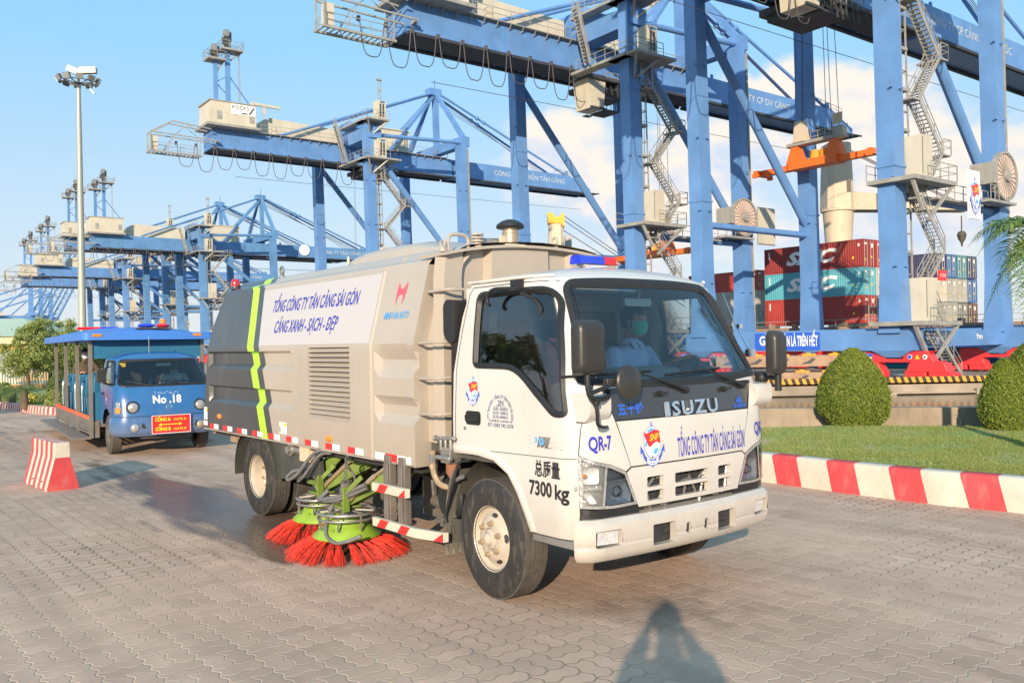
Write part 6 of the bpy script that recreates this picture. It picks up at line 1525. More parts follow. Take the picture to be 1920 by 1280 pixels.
# front bulkhead (hopper front) with folded pilasters, arched top
def arch(y): return 2.475 - .105 * (abs(y) / .95) ** 2.2
m = MB(); xs = -.62
yy = [-.93, -.90, -.74, -.72, -.50, -.47, .12, .14, .35, .38, .93]; dx = [-.12, -.02, -.02, -.07, -.07, 0, 0, -.05, -.05, 0, 0]
zs_ = [.98, 1.3, 1.7, 2.0, 2.2]
vs = []
for y, d in zip(yy, dx):
 for z in zs_: vs.append(V3((xs + d, y * (1 if z < 1.9 else .985), z)))
 vs.append(V3((xs + d, y * .96, arch(y * .96) - .01)))
n = 6; m.add(vs, [(i * n + k, i * n + k + 1, (i + 1) * n + k + 1, (i + 1) * n + k) for i in range(len(yy) - 1) for k in range(n - 1)]); m.build('bulkhead', 'beige_sheet', TR, smooth=20)
m = MB(); pts = [(-.90 + 1.8 * k / 24) for k in range(25)]
vs = []
for y in pts: vs += [V3((-.95, y, arch(y))), V3((-.585, y, arch(y) - .0)), V3((-.585, y, arch(y) - .022)), V3((-.95, y, arch(y) - .022))]
m.add(vs, [(4 * k + i, 4 * k + (i + 1) % 4, 4 * k + 4 + (i + 1) % 4, 4 * k + 4 + i) for k in range(24) for i in range(4)] + [(0, 1, 2, 3), (96, 97, 98, 99)]); m.build('bulkhead_cap', 'beige_sheet', TR, smooth=30)
# side cheek between bay edge and bulkhead, tapering in at the top; ladder rungs on it
for sg in (-1, 1):
 m = MB(); zz = [.98, 1.3, 1.72, 2.0, 2.31, 2.44]; a = [V3((-.84, sg * (lerp(z, PROF) - .13 - max(0, z - 2.31) * 1.2), z)) for z in zz]; b = [V3((-.66, sg * (lerp(z, PROF) - .15 - max(0, z - 2.31) * 1.0), z)) for z in zz]; c = [V3((-.64, sg * min(.80, lerp(z, PROF) - .19 - max(0, z - 2.31) * 1.0), z)) for z in zz]
 m.add(a + b + c, [(i, i + 1, 7 + i, 6 + i) for i in range(5)] + [(6 + i, 7 + i, 13 + i, 12 + i) for i in range(5)]); m.build('side_cheek', 'beige_sheet', TR, smooth=30)
for z in (1.20, 1.46, 1.72, 2.10):
 yo = lerp(z, PROF); m = MB(); m.tube(spl([(-.84, -(yo - .14), z), (-.82, -(yo - .05), z), (-.74, -(yo - .025), z), (-.56, -(yo - .04), z + .005), (-.53, -(yo - .16), z + .005)], 4), .012, 8); m.build('rung', 'beige_sheet', TR)
m = MB(); m.box((-.86, -.90, .90), (-.46, .90, .985)); m.box((-.8, -.86, .86), (-.5, -.80, 1.0)); m.build('front_sill', 'chassis', TR, bevel=.006)
# black intake / battery cover behind the cab
m = MB(); m.prism(rnd([(-.57, 1.78), (-.52, 1.72), (-.44, 1.72), (-.44, 2.02), (-.53, 2.03), (-.57, 1.99)], .02, 3), lambda a, b, d: (a, d, b), -.95, -.72); m.build('air_intake', 'black_plastic', TR, smooth=40, bevel=.012)
m = MB(); m.prism(rnd([(-.52, .98), (-.45, .98), (-.44, 1.73), (-.50, 1.73)], .015, 3), lambda a, b, d: (a, d, b), -.93, -.74); m.build('intake_duct', 'black_plastic', TR, smooth=40, bevel=.01)
# roof fittings at the front
m = MB(); m.tube(spl([(-.66, -.83, 2.40), (-.66, -.83, 2.49), (-.66, -.80, 2.52), (-.66, -.74, 2.525), (-.66, -.68, 2.52), (-.66, -.65, 2.49), (-.66, -.65, 2.42)], 5), .014, 8); m.build('roof_handle', 'beige_sheet', TR)
m = MB(); m.lathe([(0, 0), (.035, 0), (.03, .08), (.0, .09)], (-.66, -.56, 2.44), 'z', 10)
for k in range(3): m.lathe([(0, 0), (.05, 0), (.05, .012), (0, .012)], (-.66, -.56, 2.48 + k * .025), 'z', 10)
m.build('hinge_bolt', 'beige_sheet', TR)
m = MB(); m.tube([(-.72, -.50, 2.49), (-.72, -.27, 2.50)], .032, 12); m.build('roof_cylinder', 'steel', TR)
ST = MB(); sc0 = V3((-.66, -.24, 2.46)); ST.lathe([(0, 0), (.062, 0), (.062, .10), (.066, .105), (.066, .12), (.060, .125), (.060, .15), (0, .15)], sc0, 'z', 24); st_ = ST.build('stack_pipe', 'brass', TR)
m = MB(); m.lathe([(0, .145), (.105, .145), (.112, .155), (.105, .175), (.07, .20), (.03, .213), (0, .215)], sc0, 'z', 28); m.build('stack_cap', 'black_plastic', st_)
m = MB(); m.box((-.74, -.34, 2.455), (-.58, -.15, 2.475)); m.box((-.68, -.34, 2.47), (-.64, -.30, 2.54)); m.build('stack_bracket', 'crane_beige', st_)
# lettering on the body
upf = lambda a, b: body(a, b, .005)
m = MB()
put_text(m, 'TỔNG CÔNG TY TÂN CẢNG SÀI GÒN', lambda a, b: upf(a + (b - 2.13) * .0, b), -2.66, 2.105, .118, 1.74, bold=.014, shear=.25)
m.build('lettering', 'decal_blue', WP, smooth=0, fix=False); m = MB()
put_text(m, 'CẢNG XANH - SẠCH - ĐẸP', upf, -2.74, 1.90, .118, 1.30, bold=.014, shear=.25)
m.build('lettering', 'decal_blue', WP, smooth=0, fix=False)
FP = [o for o in TR.children if o.name.startswith('front_side_panel')][0]
m = MB(); m.k = 0
hc = (-1.13, 2.105)
for sg in (-1, 1):
 m.add([upf(hc[0] + sg * a * .9 + b * .12, hc[1] + b) for a, b in [(0, .035), (.03, .045), (.07, .09), (.075, .03), (.062, -.05), (.045, -.085), (.045, -.03), (.03, -.005), (0, -.005)]], tess([(a, b) for a, b in [(0, .035), (.03, .045), (.07, .09), (.075, .03), (.062, -.05), (.045, -.085), (.045, -.03), (.03, -.005), (0, -.005)]]))
m.k = 1; put_text(m, 'MINH HAI AUTO', upf, -1.14, 1.935, .055, .36, bold=.015, shear=.2, res=2)
m.build('maker_logo', ['decal_pink', 'decal_sky'], FP, smooth=0, fix=False)
# red and white reflective blocks along the skirt
sf = lambda a, b: V3((a, -1.053, b)); xr = [(-5.315 + .0, -.12), (0, 0)]
def tape(rects):
 m = MB()
 for a, b, z0, z1, c in rects: m.add([sf(a, z0), sf(b, z0), sf(b, z1), sf(a, z1)], [(0, 1, 2, 3)], c)
 m.build('reflective_tape', ['decal_red', 'decal_white'], TR, smooth=0, fix=False)
tape([(-5.30, -5.17, .845, .895, 1)])
for k in range(9):
 x = -5.10 + k * .405; tape([(x, x + .13, .822, .875, 0), (x + .13, x + .27, .822, .875, 1)])
tape([(-1.405, -1.25, .815, .872, 1), (-1.25, -1.07, .815, .872, 0), (-1.07, -.87, .815, .872, 1)])
for (x, z) in ((-2.20, .915), (-4.80, .965)):
 m = MB(); m.sphere((x, -1.052, z), .04, 16, 8, sc=(1.5, .45, .75)); m.build('marker_light', 'orange_lens', TR)
m = MB(); m.k = 0; m.add([sf(-3.22, .89), sf(-3.05, .89), sf(-3.05, 1.0), sf(-3.22, 1.0)], [(0, 1, 2, 3)]); m.k = 1; m.add([V3((a, -1.0545, b)) for a, b in ((-3.12, .965), (-3.06, .965), (-3.06, .993), (-3.12, .993))], [(0, 1, 2, 3)]); m.k = 2; m.add([V3((a, -1.0545, b)) for a, b in ((-3.21, .905), (-3.19, .905), (-3.195, .96), (-3.21, .96))], [(0, 1, 2, 3)])
m.k = 0; m.add([sf(-5.28, .91), sf(-5.17, .91), sf(-5.17, 1.05), sf(-5.28, 1.05)], [(0, 1, 2, 3)]); m.k = 1; m.add([V3((a, -1.0545, b)) for a, b in ((-5.22, 1.0), (-5.175, 1.0), (-5.175, 1.04), (-5.22, 1.04))], [(0, 1, 2, 3)])
m.build('sticker', ['decal_white', 'decal_yellow', 'decal_black'], TR, smooth=0, fix=False)
m = MB(); 
for x in (-4.9, -4.3, -3.6, -2.95, -1.5, -.9): m.lathe([(0, 0), (.006, 0), (.005, .004), (0, .005)], (x, -1.05, 1.06), (0, -1, 0), 8)

# ---------------------------------------------------------------- wheels
def wheel(x, y, sg, front=True, steer=0, dual=False):
 """sg = outward direction of the visible side"""
 rt = empty('wheel', (x, y, 0), steer); rt.parent = TR
 R0 = .40; w = .205
 for di in ((0, 1) if dual else (0,)):
  yo = -sg * di * .245
  m = MB(); hw_ = w / 2
  prof = [(.210, -hw_ * .80), (.230, -hw_ * .98), (.29, -hw_ * 1.06), (.345, -hw_ * 1.02), (.378, -hw_ * .90), (.392, -hw_ * .82)]
  tread = []
  for c in (-.72, -.38, -.02, .34, .70):
   pass
  g_ = [-.80, -.52, -.50, -.46, -.44, -.18, -.16, -.12, -.10, .10, .12, .16, .18, .44, .46, .50, .52, .80]
  dpt = [0, 0, .009, .009, 0, 0, .009, .009, 0, 0, .009, .009, 0, 0, .009, .009, 0, 0]
  N_ = 96; allp = prof + [(R0 - d, hw_ * g) for g, d in zip(g_, dpt)] + [(r_, -h) for r_, h in prof[::-1]]
  n = len(allp); vs = []; fs = []
  for k in range(N_):
   t = 2 * PI * k / N_
   for i, (r_, h) in enumerate(allp):
    hh = h
    if len(prof) <= i < n - len(prof): hh = h + .0015 * (1 if k % 2 else -1)
    if i in (5, n - 6): r_ = r_ - (.004 if k % 2 else 0)
    vs.append(V3((r_ * math.cos(t), hh + yo, R0 + r_ * math.sin(t))))
  for k in range(N_):
   for i in range(n - 1): fs.append((k * n + i, k * n + i + 1, ((k + 1) % N_) * n + i + 1, ((k + 1) % N_) * n + i))
  mi = [1 if 5 <= (j % (n - 1)) < n - 6 else 0 for j in range(len(fs))]
  o = len(m.v); m.v += [tuple(v) for v in vs]; m.f += [list(f) for f in fs]; m.mi += mi
  for r_ in (.265, .30, .355): m.lathe([(r_ - .003, 0), (r_, .002), (r_ + .003, 0)], (0, yo + sg * hw_ * lerp(r_, [(.225, .985), (.29, 1.062), (.345, 1.022), (.378, .9)]), R0), (0, sg, 0), 64, 0)
  m.build('tyre', ['rubber', 'tread_rubber'], rt, smooth=32)
 m = MB(); ax = V3((0, sg, 0)); c0 = V3((0, 0, R0))
 if not dual:
  pr = [(.226, .070), (.230, .088), (.220, .092), (.211, .082), (.205, .058), (.194, .052), (.172, .058), (.150, .084), (.128, .096), (.095, .098), (.075, .10), (.072, .082), (.0, .080)]
 else:
  pr = [(.226, .070), (.230, .088), (.220, .092), (.210, .080), (.200, .03), (.188, -.04), (.165, -.055), (.13, -.045), (.09, -.02), (.075, -.02), (.07, -.005), (0, -.005)]
 m.lathe(pr, c0, ax, 48); m.lathe([(.205, -.10), (.21, .07)], c0, ax, 48)
 rim = m.build('rim', 'rim_cream', rt, smooth=40)
 hub = .098 if not dual else -.02
 m = MB(); m.lathe([(.070, hub - .02), (.068, hub + .002), (.045, hub + .012), (.040, hub + .03), (.022, hub + .042), (0, hub + .044)], c0, ax, 24); m.build('hub', 'rim_cream', rim, smooth=40) if False else m.build('hub', 'rim_cream', rt, smooth=40)
 m = MB()
 for k in range(6):
  t = 2 * PI * k / 6 + .35; p = c0 + V3((math.cos(t) * .107, 0, math.sin(t) * .107)); m.lathe([(0, hub - .004), (.022, hub - .004), (.021, hub + .010), (.015, hub + .013), (.015, hub + .028), (.0, hub + .031)], p, ax, 8)
 m.build('wheel_nuts', 'brass', rt, smooth=30)
 m = MB()
 for k in range(5 if not dual else 8):
  t = 2 * PI * (k + .12) / (5 if not dual else 8); rr_ = .160 if not dual else .155; q = .072 if not dual else -.049; tl = V3((-math.sin(t), 0, math.cos(t))); rd = V3((math.cos(t), 0, math.sin(t)))
  m.lathe([(0, 0), (1, 0)], c0, ax, 3) if False else None
  tilt = (ax * .80 + rd * .6).normalized() if not dual else ax; cc = c0 + rd * rr_ + ax * (q + .004); up_ = tilt.cross(tl).normalized(); pts = [cc + tl * .030 * math.cos(a) + up_ * .017 * math.sin(a) for a in [2 * PI * j / 16 for j in range(16)]]
  m.add(pts, [tuple(range(16))])
 m.build('vent_holes', 'interior_dark', rt, smooth=0)
 return rt
wheel(0, -.885, -1, steer=R(-4)); wheel(0, .83, 1, steer=R(-4)); wheel(-3.92, -.895, -1, dual=True); wheel(-3.92, .895, 1, dual=True)
# ---------------------------------------------------------------- chassis, axles, tanks
m = MB()
for y in (-.36, .36): m.box((-5.0, y - .035, .56), (.55, y + .035, .76))
for x in (-4.9, -3.2, -2.2, -1.0, .2): m.box((x, -.36, .6), (x + .09, .36, .72))
m.build('chassis_rail', 'chassis', TR)
m = MB(); m.tube([(-3.92, -.8, .4), (-3.92, .8, .4)], .06, 12); m.sphere((-3.92, 0, .42), .17, 16, 10); m.tube([(-3.7, 0, .42), (-.9, .05, .6)], .04, 10); m.build('rear_axle', 'chassis', TR)
m = MB(); m.tube([(0, -.8, .38), (0, .8, .38)], .045, 10); m.box((-.1, -.5, .33), (.1, .5, .43)); m.box((-.3, -.35, .35), (.5, .35, .9)); m.build('front_axle', 'chassis', TR)
m = MB(); m.box((-5.25, -.95, .74), (-.9, .95, .815)); m.build('body_floor', 'interior_dark', TR)
m = MB()   # wheelhouse lining behind the cab arch
for sg in (-1, 1):
 vs = []; n = 14
 for k in range(n + 1):
  t = PI * (.06 + .88 * k / n); p = V3((math.cos(t) * .50, 0, .42 + math.sin(t) * .52)); vs += [V3((p.x, sg * .93, p.z)), V3((p.x, sg * .45, p.z))]
 m.add(vs, [(2 * k, 2 * k + 1, 2 * k + 3, 2 * k + 2) for k in range(n)])
m.box((-.44, -.93, .90), (.5, .93, .945)); m.build('wheelhouse', 'chassis', TR, smooth=40)
# front mud flap with its stay
m = MB(); n = 10; vs = []
pts = [(-.40, .82), (-.47, .70), (-.505, .55), (-.515, .42), (-.52, .26)]
for (x, z) in pts: vs += [V3((x, -.99, z)), V3((x, -.70, z)), V3((x - .015, -.70, z)), V3((x - .015, -.99, z))]
m.add(vs, [(4 * k + i, 4 * k + (i + 1) % 4, 4 * k + 4 + (i + 1) % 4, 4 * k + 4 + i) for k in range(4) for i in range(4)])
for k in range(5): y = -.99 + k * .058; m.hexa([V3((-.535, y, .20)), V3((-.520, y + .02, .20)), V3((-.520, y + .03, .20)), V3((-.535, y + .03, .20)), V3((-.535, y, .265)), V3((-.520, y, .265)), V3((-.520, y + .056, .265)), V3((-.535, y + .056, .265))])
m.build('mudflap', 'mudflap', TR, smooth=40)
m = MB(); m.tube(spl([(-.25, -.96, .90), (-.36, -.98, .87), (-.42, -1.0, .70), (-.50, -1.0, .50), (-.50, -1.0, .44)], 4), .011, 6); m.build('flap_stay', 'black_plastic', TR)
# rear fender
for sg in (-1, 1):
 m = MB(); vs = []; n = 24; c = V3((-3.92, 0, .42))
 for k in range(n + 1):
  t = PI * (1.02 - 1.04 * k / n) + .06; rr_ = .49; x = c.x + math.cos(t) * rr_ * 1.05; z = min(.80, c.z + math.sin(t) * rr_); vs += [V3((x, sg * 1.03, z)), V3((x, sg * 1.03, z + .012)), V3((x, sg * .50, z + .012))]
 m.add(vs, [(3 * k + i, 3 * k + i + 1, 3 * k + 4 + i, 3 * k + 3 + i) for k in range(n) for i in range(2)])
 sk = [(-3.46, .80), (-3.445, .70), (-3.42, .60), (-3.40, .435), (-2.95, .47), (-2.46, .555), (-2.50, .80)]
 m.prism([(-3.56, .80), (-3.47, .66), (-3.43, .56), (-3.405, .435), (-2.95, .475), (-2.46, .56), (-2.50, .80)], lambda a, b, d: (a, d, b), sg * 1.0, sg * .965)
 vs = []; k2 = [(-3.50, .78), (-3.45, .66), (-3.42, .55), (-3.40, .435)]
 m.add([V3((x, sg * 1.005, z)) for x, z in k2] + [V3((x - .02, sg * .62, z)) for x, z in k2], [(i, i + 1, i + 5, i + 4) for i in range(3)])
 m.build('rear_fender', 'fender_black', TR, smooth=35)
m = MB(); m.box((-4.62, -1.0, .70), (-4.45, -.75, .76)); m.box((-5.28, -.95, .74), (-5.2, .95, .80)); m.build('rear_bracket', 'rust', TR)
# water fitting and connector box on the fender
m = MB(); m.lathe([(.0, 0), (.055, 0), (.06, .015), (.055, .03), (.035, .03), (.035, .06), (0, .06)], (-3.05, -1.0, .745), (0, -1, 0), 18); m.tube([(-3.0, -.99, .75), (-2.86, -.99, .745)], .035, 10); m.box((-2.93, -1.0, .715), (-2.86, -.95, .775)); m.build('water_coupling', 'steel', TR)
m = MB(); m.box((-2.84, -1.03, .66), (-2.66, -.96, .80)); m.box((-2.64, -1.02, .69), (-2.52, -.98, .77)); m.build('connector_box', 'wall_cream', TR, bevel=.006)
# air cylinder behind the front wheel, filters, valves, pipes
m = MB(); m.lathe([(0, .0), (.03, .0), (.035, .008), (.11, .010), (.125, .015), (.145, .005), (.155, -.005), (.155, -.04), (.0, -.04)], (-.60, -.90, .58), (0, -1, 0), 36); m.build('air_cleaner_lid', 'black_plastic', TR, smooth=35)
m = MB(); m.lathe([(.15, 0), (.15, .45), (0, .45)], (-.60, -.86, .58), (0, 1, 0), 30); m.build('air_cleaner', 'chassis', TR)
m = MB(); m.lathe([(0, 0), (.07, 0), (.075, .1), (.065, .11), (.065, .16), (0, .16)], (-.52, -.88, .30), 'z', 14); m.build('drain_bowl', 'clear_lens', TR)
m = MB(); m.lathe([(0, 0), (.04, .0), (.055, .03), (.055, .12), (.06, .125), (.06, .14), (0, .14)], (-.50, -.93, .76), 'z', 16); m.build('fuel_filter', 'rust_pipe', TR)
m = MB(); m.box((-.56, -1.0, .86), (-.44, -.90, .97)); m.tube([(-.58, -1.02, .90), (-.40, -1.02, .90)], .018, 8); m.tube([(-.60, -1.0, 1.03), (-.38, -1.0, 1.045)], .016, 8)
for x in (-.55, -.49, -.43): m.tube([(x, -1.0, .95), (x, -1.0, 1.05)], .014, 8)
m.lathe([(0, 0), (.022, 0), (.022, .02), (0, .02)], (-.61, -1.0, 1.03), (-1, 0, 0), 10); m.lathe([(0, 0), (.02, 0), (.02, .015), (0, .015)], (-.44, -1.005, .885), (0, -1, 0), 8); m.build('valve_block', 'steel', TR, bevel=.003)
m = MB(); m.tube(spl([(-.72, -.96, .93), (-.72, -.96, .82), (-.71, -.95, .74), (-.66, -.93, .68), (-.60, -.88, .66)], 5), .024, 8); m.lathe([(.03, 0), (.03, .03)], (-.72, -.96, .80), 'z', 10); m.build('pipe', 'brass', TR)
m = MB(); m.tube(spl([(-.50, -.95, .77), (-.47, -.96, .74), (-.42, -.97, .745), (-.33, -.97, .78)], 4), .016, 8); m.tube([(-.72, -.96, .90), (-.72, -.96, .84)], .027, 8); m.build('pipe', 'hose_grey', TR)
m = MB(); m.tube([(-1.02, -.75, .50), (-.80, -.75, .46)], .045, 10); m.tube([(-.78, -.9, .40), (-.66, -.9, .40)], .018, 8); m.box((-.70, -.92, .37), (-.66, -.88, .44)); m.build('pipe', 'mudflap', TR)
m = MB(); m.box((-1.5, -.55, .30), (-.6, -.40, .62)); m.box((-2.9, -.5, .25), (-1.9, -.44, .6)); m.box((-1.9, .3, .2), (-.8, .38, .7)); m.build('underbody_plate', 'mudflap', TR)
m = MB(); rr = random.Random(9)
for k in range(16):
 x = rr.uniform(-2.8, -.7); m.tube(spl([(x, -.62, .74), (x + rr.uniform(-.1, .1), -.66, .62), (x + rr.uniform(-.3, .3), -.6, .55 + rr.uniform(-.15, .1)), (x + rr.uniform(-.4, .4), -.5, .68)], 4), rr.choice((.010, .014, .02)), 6)
m.build('hoses', 'hose_grey', TR)
# side guard: two posts with two striped beams
for x in (-1.20, -.99):
 m = MB(); m.box((x - .045, -1.07, .36), (x + .045, -1.01, .86)); m.box((x - .03, -1.085, .36), (x + .03, -1.07, .80)); m.build('guard_post', 'post_grey', TR, bevel=.004)
def gbeam(p0, p1, p2, z, name='guard_beam'):
 m = MB(); h = .068; pts = [p for p in (p0, p1, p2) if p]
 vs = []
 for (x, y) in pts: vs += [V3((x, y, z - h / 2)), V3((x, y, z + h / 2)), V3((x + .006, y + .04, z + h / 2)), V3((x + .006, y + .04, z - h / 2))]
 m.add(vs, [(4 * k + i, 4 * k + (i + 1) % 4, 4 * k + 4 + (i + 1) % 4, 4 * k + 4 + i) for k in range(len(pts) - 1) for i in range(4)] + [(0, 1, 2, 3), tuple(4 * (len(pts) - 1) + i for i in range(4))]); g_ = m.build(name, 'guard_white', TR, bevel=.003)
 m = MB()
 def PX(s, zz):
  tot = 0
  for a, b in zip(pts, pts[1:]):
   L_ = math.hypot(b[0] - a[0], b[1] - a[1])
   if s <= tot + L_ or b is pts[-1]: t = (s - tot) / L_; return V3((a[0] + (b[0] - a[0]) * t, a[1] + (b[1] - a[1]) * t - .002, z + zz))
   tot += L_
 Lt = sum(math.hypot(b[0] - a[0], b[1] - a[1]) for a, b in zip(pts, pts[1:])); s = .10
 hh = h / 2 - .002
 while s < Lt - .27:
  m.add([PX(s - .03, -hh), PX(s + .09, -hh), PX(s + .15, hh), PX(s + .03, hh)], [(0, 1, 2, 3)]); s += .30
 m.add([PX(Lt - .10, -hh), PX(Lt - .003, -hh), PX(Lt - .003, hh)], [(0, 1, 2)]); m.build('red_stripes', 'decal_red', g_, smooth=0, fix=False)
gbeam((-1.33, -1.13), (-.84, -1.13), None, .615); gbeam((-1.33, -1.13), (-.73, -1.13), (-.45, -1.06), .345)
# ---------------------------------------------------------------- side brushes
def brush(cx, cy, r, seed, squash=1.0):
 rt = empty('side_brush', (cx, cy, 0)); rt.parent = TR
 m = MB(); m.lathe([(.0, .30), (r * .42, .30), (r * .46, .27), (r * .62, .262), (r * .66, .24), (r, .17), (r * 1.02, .155), (r * .99, .145), (0, .15)], (0, 0, 0), 'z', 48)
 for k in range(6): t = 2 * PI * k / 6; m.lathe([(0, 0), (.012, 0), (.012, .014), (0, .014)], (math.cos(t) * r * .8, math.sin(t) * r * .8, .215), 'z', 6)
 m.build('brush_disc', 'lime_paint', rt, smooth=40)
 m = MB(); q = random.Random(seed)
 for k in range(26):
  t0 = 2 * PI * k / 26 + q.uniform(-.03, .03); sw = .16 + q.uniform(-.05, .05)
  for j in range(62):
   t = t0 + q.gauss(0, .035); rr_ = r * q.uniform(.80, .96); a = V3((math.cos(t) * rr_, math.sin(t) * rr_, .150))
   t2 = t0 + sw + q.gauss(0, .055) ; R2 = r + q.uniform(.14, .25); b = V3((math.cos(t2) * R2, math.sin(t2) * R2, q.uniform(.003, .03))); mdl = a.lerp(b, .5) + V3((0, 0, .022))
   w_ = .0022; d = V3((-math.sin(t), math.cos(t), 0)) * w_; u_ = V3((0, 0, w_))
   vs = []
   for p, kk in ((a, 1), (mdl, 1), (b, .6)): vs += [p - d * kk, p + u_ * kk, p + d * kk]
   m.add(vs, [(0, 1, 4, 3), (1, 2, 5, 4), (2, 0, 3, 5), (3, 4, 7, 6), (4, 5, 8, 7), (5, 3, 6, 8)])
 b_ = m.build('bristles', 'bristle_red', rt, smooth=0, fix=False)
 m = MB()
 for k in range(8): t = 2 * PI * k / 8 + .2; m.beam((math.cos(t) * .05, math.sin(t) * .05, .36), (math.cos(t) * r * .84, math.sin(t) * r * .84, .345), .02, .014)
 m.tube([(math.cos(t) * r * .86, math.sin(t) * r * .86, .345) for t in [2 * PI * k / 40 for k in range(40)]], .013, 8, closed=True)
 m.tube([(math.cos(t) * r * .86, math.sin(t) * r * .86, .30) for t in [2 * PI * k / 40 for k in range(40)]], .010, 8, closed=True)
 for k in range(8): t = 2 * PI * k / 8; m.beam((math.cos(t) * r * .86, math.sin(t) * r * .86, .22), (math.cos(t) * r * .86, math.sin(t) * r * .86, .345), .012, .012)
 m.lathe([(0, .30), (.055, .30), (.06, .34), (.045, .36), (.045, .42), (0, .42)], (0, 0, 0), 'z', 20)
 m.build('spray_ring', 'steel', rt, smooth=40)
 m = MB(); m.lathe([(0, .42), (.052, .42), (.052, .50), (.058, .50), (.058, .53), (.048, .54), (.048, .58), (0, .58)], (0, 0, 0), 'z', 20)
 for k in range(5): t = 2 * PI * k / 5; m.box((math.cos(t) * .035 - .008, math.sin(t) * .035 - .008, .575), (math.cos(t) * .035 + .008, math.sin(t) * .035 + .008, .60))
 m.build('motor', 'mudflap', rt, smooth=40)
 return rt
brush(-1.84, -1.08, .275, 1); brush(-2.62, -.92, .255, 2)
for (bx, by, ox) in ((-1.84, -1.08, .50), (-2.62, -.92, .52)):
 m = MB(); m.k = 0
 a = V3((bx, by, .42)); b = V3((bx + ox, by + .30, .72))
 for s_ in (-.055, .055): m.beam(a + V3((0, s_, 0)), b + V3((0, s_, 0)), .012, .09)
 m.beam(a + V3((.05, 0, -.02)), b + V3((0, 0, -.05)), .11, .014); m.box((bx - .09, by - .09, .38), (bx + .09, by + .09, .40)); m.beam((bx + .12, by - .07, .36), (bx + .12, by - .07, .56), .06, .02)
 m.beam((bx + .16, by - .07, .54), (bx + .30, by - .02, .66), .02, .04)
 m.build('brush_arm', 'lime_old', TR, bevel=.004)
 m = MB(); m.tube([(bx + .10, by - .02, .46), (bx + .30, by + .10, .66)], .02, 8); m.tube([(bx + .28, by + .08, .64), (bx + .44, by + .18, .77)], .013, 8); m.lathe([(0, 0), (.026, 0), (.026, .05), (0, .05)], (bx + .08, by - .03, .44), (.6, .3, .6), 10); m.build('hydraulic_ram', 'brass', TR)
m = MB(); m.beam((-2.6, -.80, .72), (-2.09, -.82, .76), .09, .05); m.beam((-2.34, -.86, .77), (-2.62, -.95, .52), .03, .10); m.beam((-2.44, -.86, .74), (-2.72, -.95, .56), .02, .06); m.box((-2.76, -1.0, .46), (-2.52, -.86, .50)); m.beam((-2.14, -.84, .80), (-2.14, -.84, .70), .08, .08); m.build('linkage', 'lime_old', TR, bevel=.004)
m = MB(); rr_ = .009
for (a, b) in (((-1.9, -1.04, .78), (-1.94, -1.05, .52)),):
 for k in range(11):
  p = V3(a).lerp(V3(b), k / 11); q2 = V3(a).lerp(V3(b), (k + 1.35) / 11); off_ = V3((.012, 0, 0)) if k % 2 else V3((0, .012, 0)); m.tube([p - off_, (p + q2) / 2 - off_ * 1.2, q2 - off_, q2 + off_, (p + q2) / 2 + off_ * 1.2, p + off_], .003, 5, closed=True)
m.build('chain', 'steel', TR)
for pts, r_ in (([(-2.29, -1.0, .80), (-2.4, -1.06, .79), (-2.54, -1.09, .70), (-2.66, -1.12, .58), (-2.82, -1.14, .50), (-2.88, -1.13, .52), (-2.79, -1.10, .58), (-2.64, -1.06, .60)], .017), ([(-2.26, -1.0, .78), (-2.38, -1.04, .76), (-2.5, -1.07, .66), (-2.62, -1.09, .55), (-2.74, -1.09, .49)], .015),
 ([(-1.52, -1.08, .60), (-1.64, -1.12, .55), (-1.8, -1.16, .48), (-1.98, -1.20, .44), (-2.1, -1.20, .42), (-2.04, -1.14, .50)], .018), ([(-1.52, -1.07, .57), (-1.66, -1.12, .51), (-1.84, -1.17, .445), (-2.02, -1.2, .415)], .015),
 ([(-1.86, -1.2, .40), (-1.84, -1.26, .30), (-1.76, -1.31, .20), (-1.62, -1.31, .155), (-1.49, -1.26, .18), (-1.42, -1.18, .22)], .015), ([(-1.86, -1.05, .80), (-1.99, -1.0, .72), (-1.94, -.95, .6), (-1.86, -1.0, .52)], .010)):
 MB().tube(spl(pts, 6), r_, 8).build('hydraulic_hose', 'hose_grey', TR, smooth=60)
# ---------------------------------------------------------------- people
def ell_tube(m, secs, n=16):
 """secs: (centre, rx, ry, xdir, ydir)"""
 vs = []
 for c, a, b, xd, yd in secs:
  for k in range(n):
   t = 2 * PI * k / n; vs.append(V3(c) + V3(xd) * (a * math.cos(t)) + V3(yd) * (b * math.sin(t)))
 N = len(secs); m.add(vs, [(i * n + k, i * n + (k + 1) % n, (i + 1) * n + (k + 1) % n, (i + 1) * n + k) for i in range(N - 1) for k in range(n)] + [tuple(range(n))[::-1], tuple((N - 1) * n + k for k in range(n))])
def remeshed(mb, name, mt, parent, vox, sm=2):
 o = mb.build(name, mt, parent, smooth=180)
 r_ = o.modifiers.new('union', 'REMESH'); r_.mode = 'VOXEL'; r_.voxel_size = vox; r_.use_smooth_shade = True
 s_ = o.modifiers.new('soften', 'SMOOTH'); s_.factor = .5; s_.iterations = sm
 return o
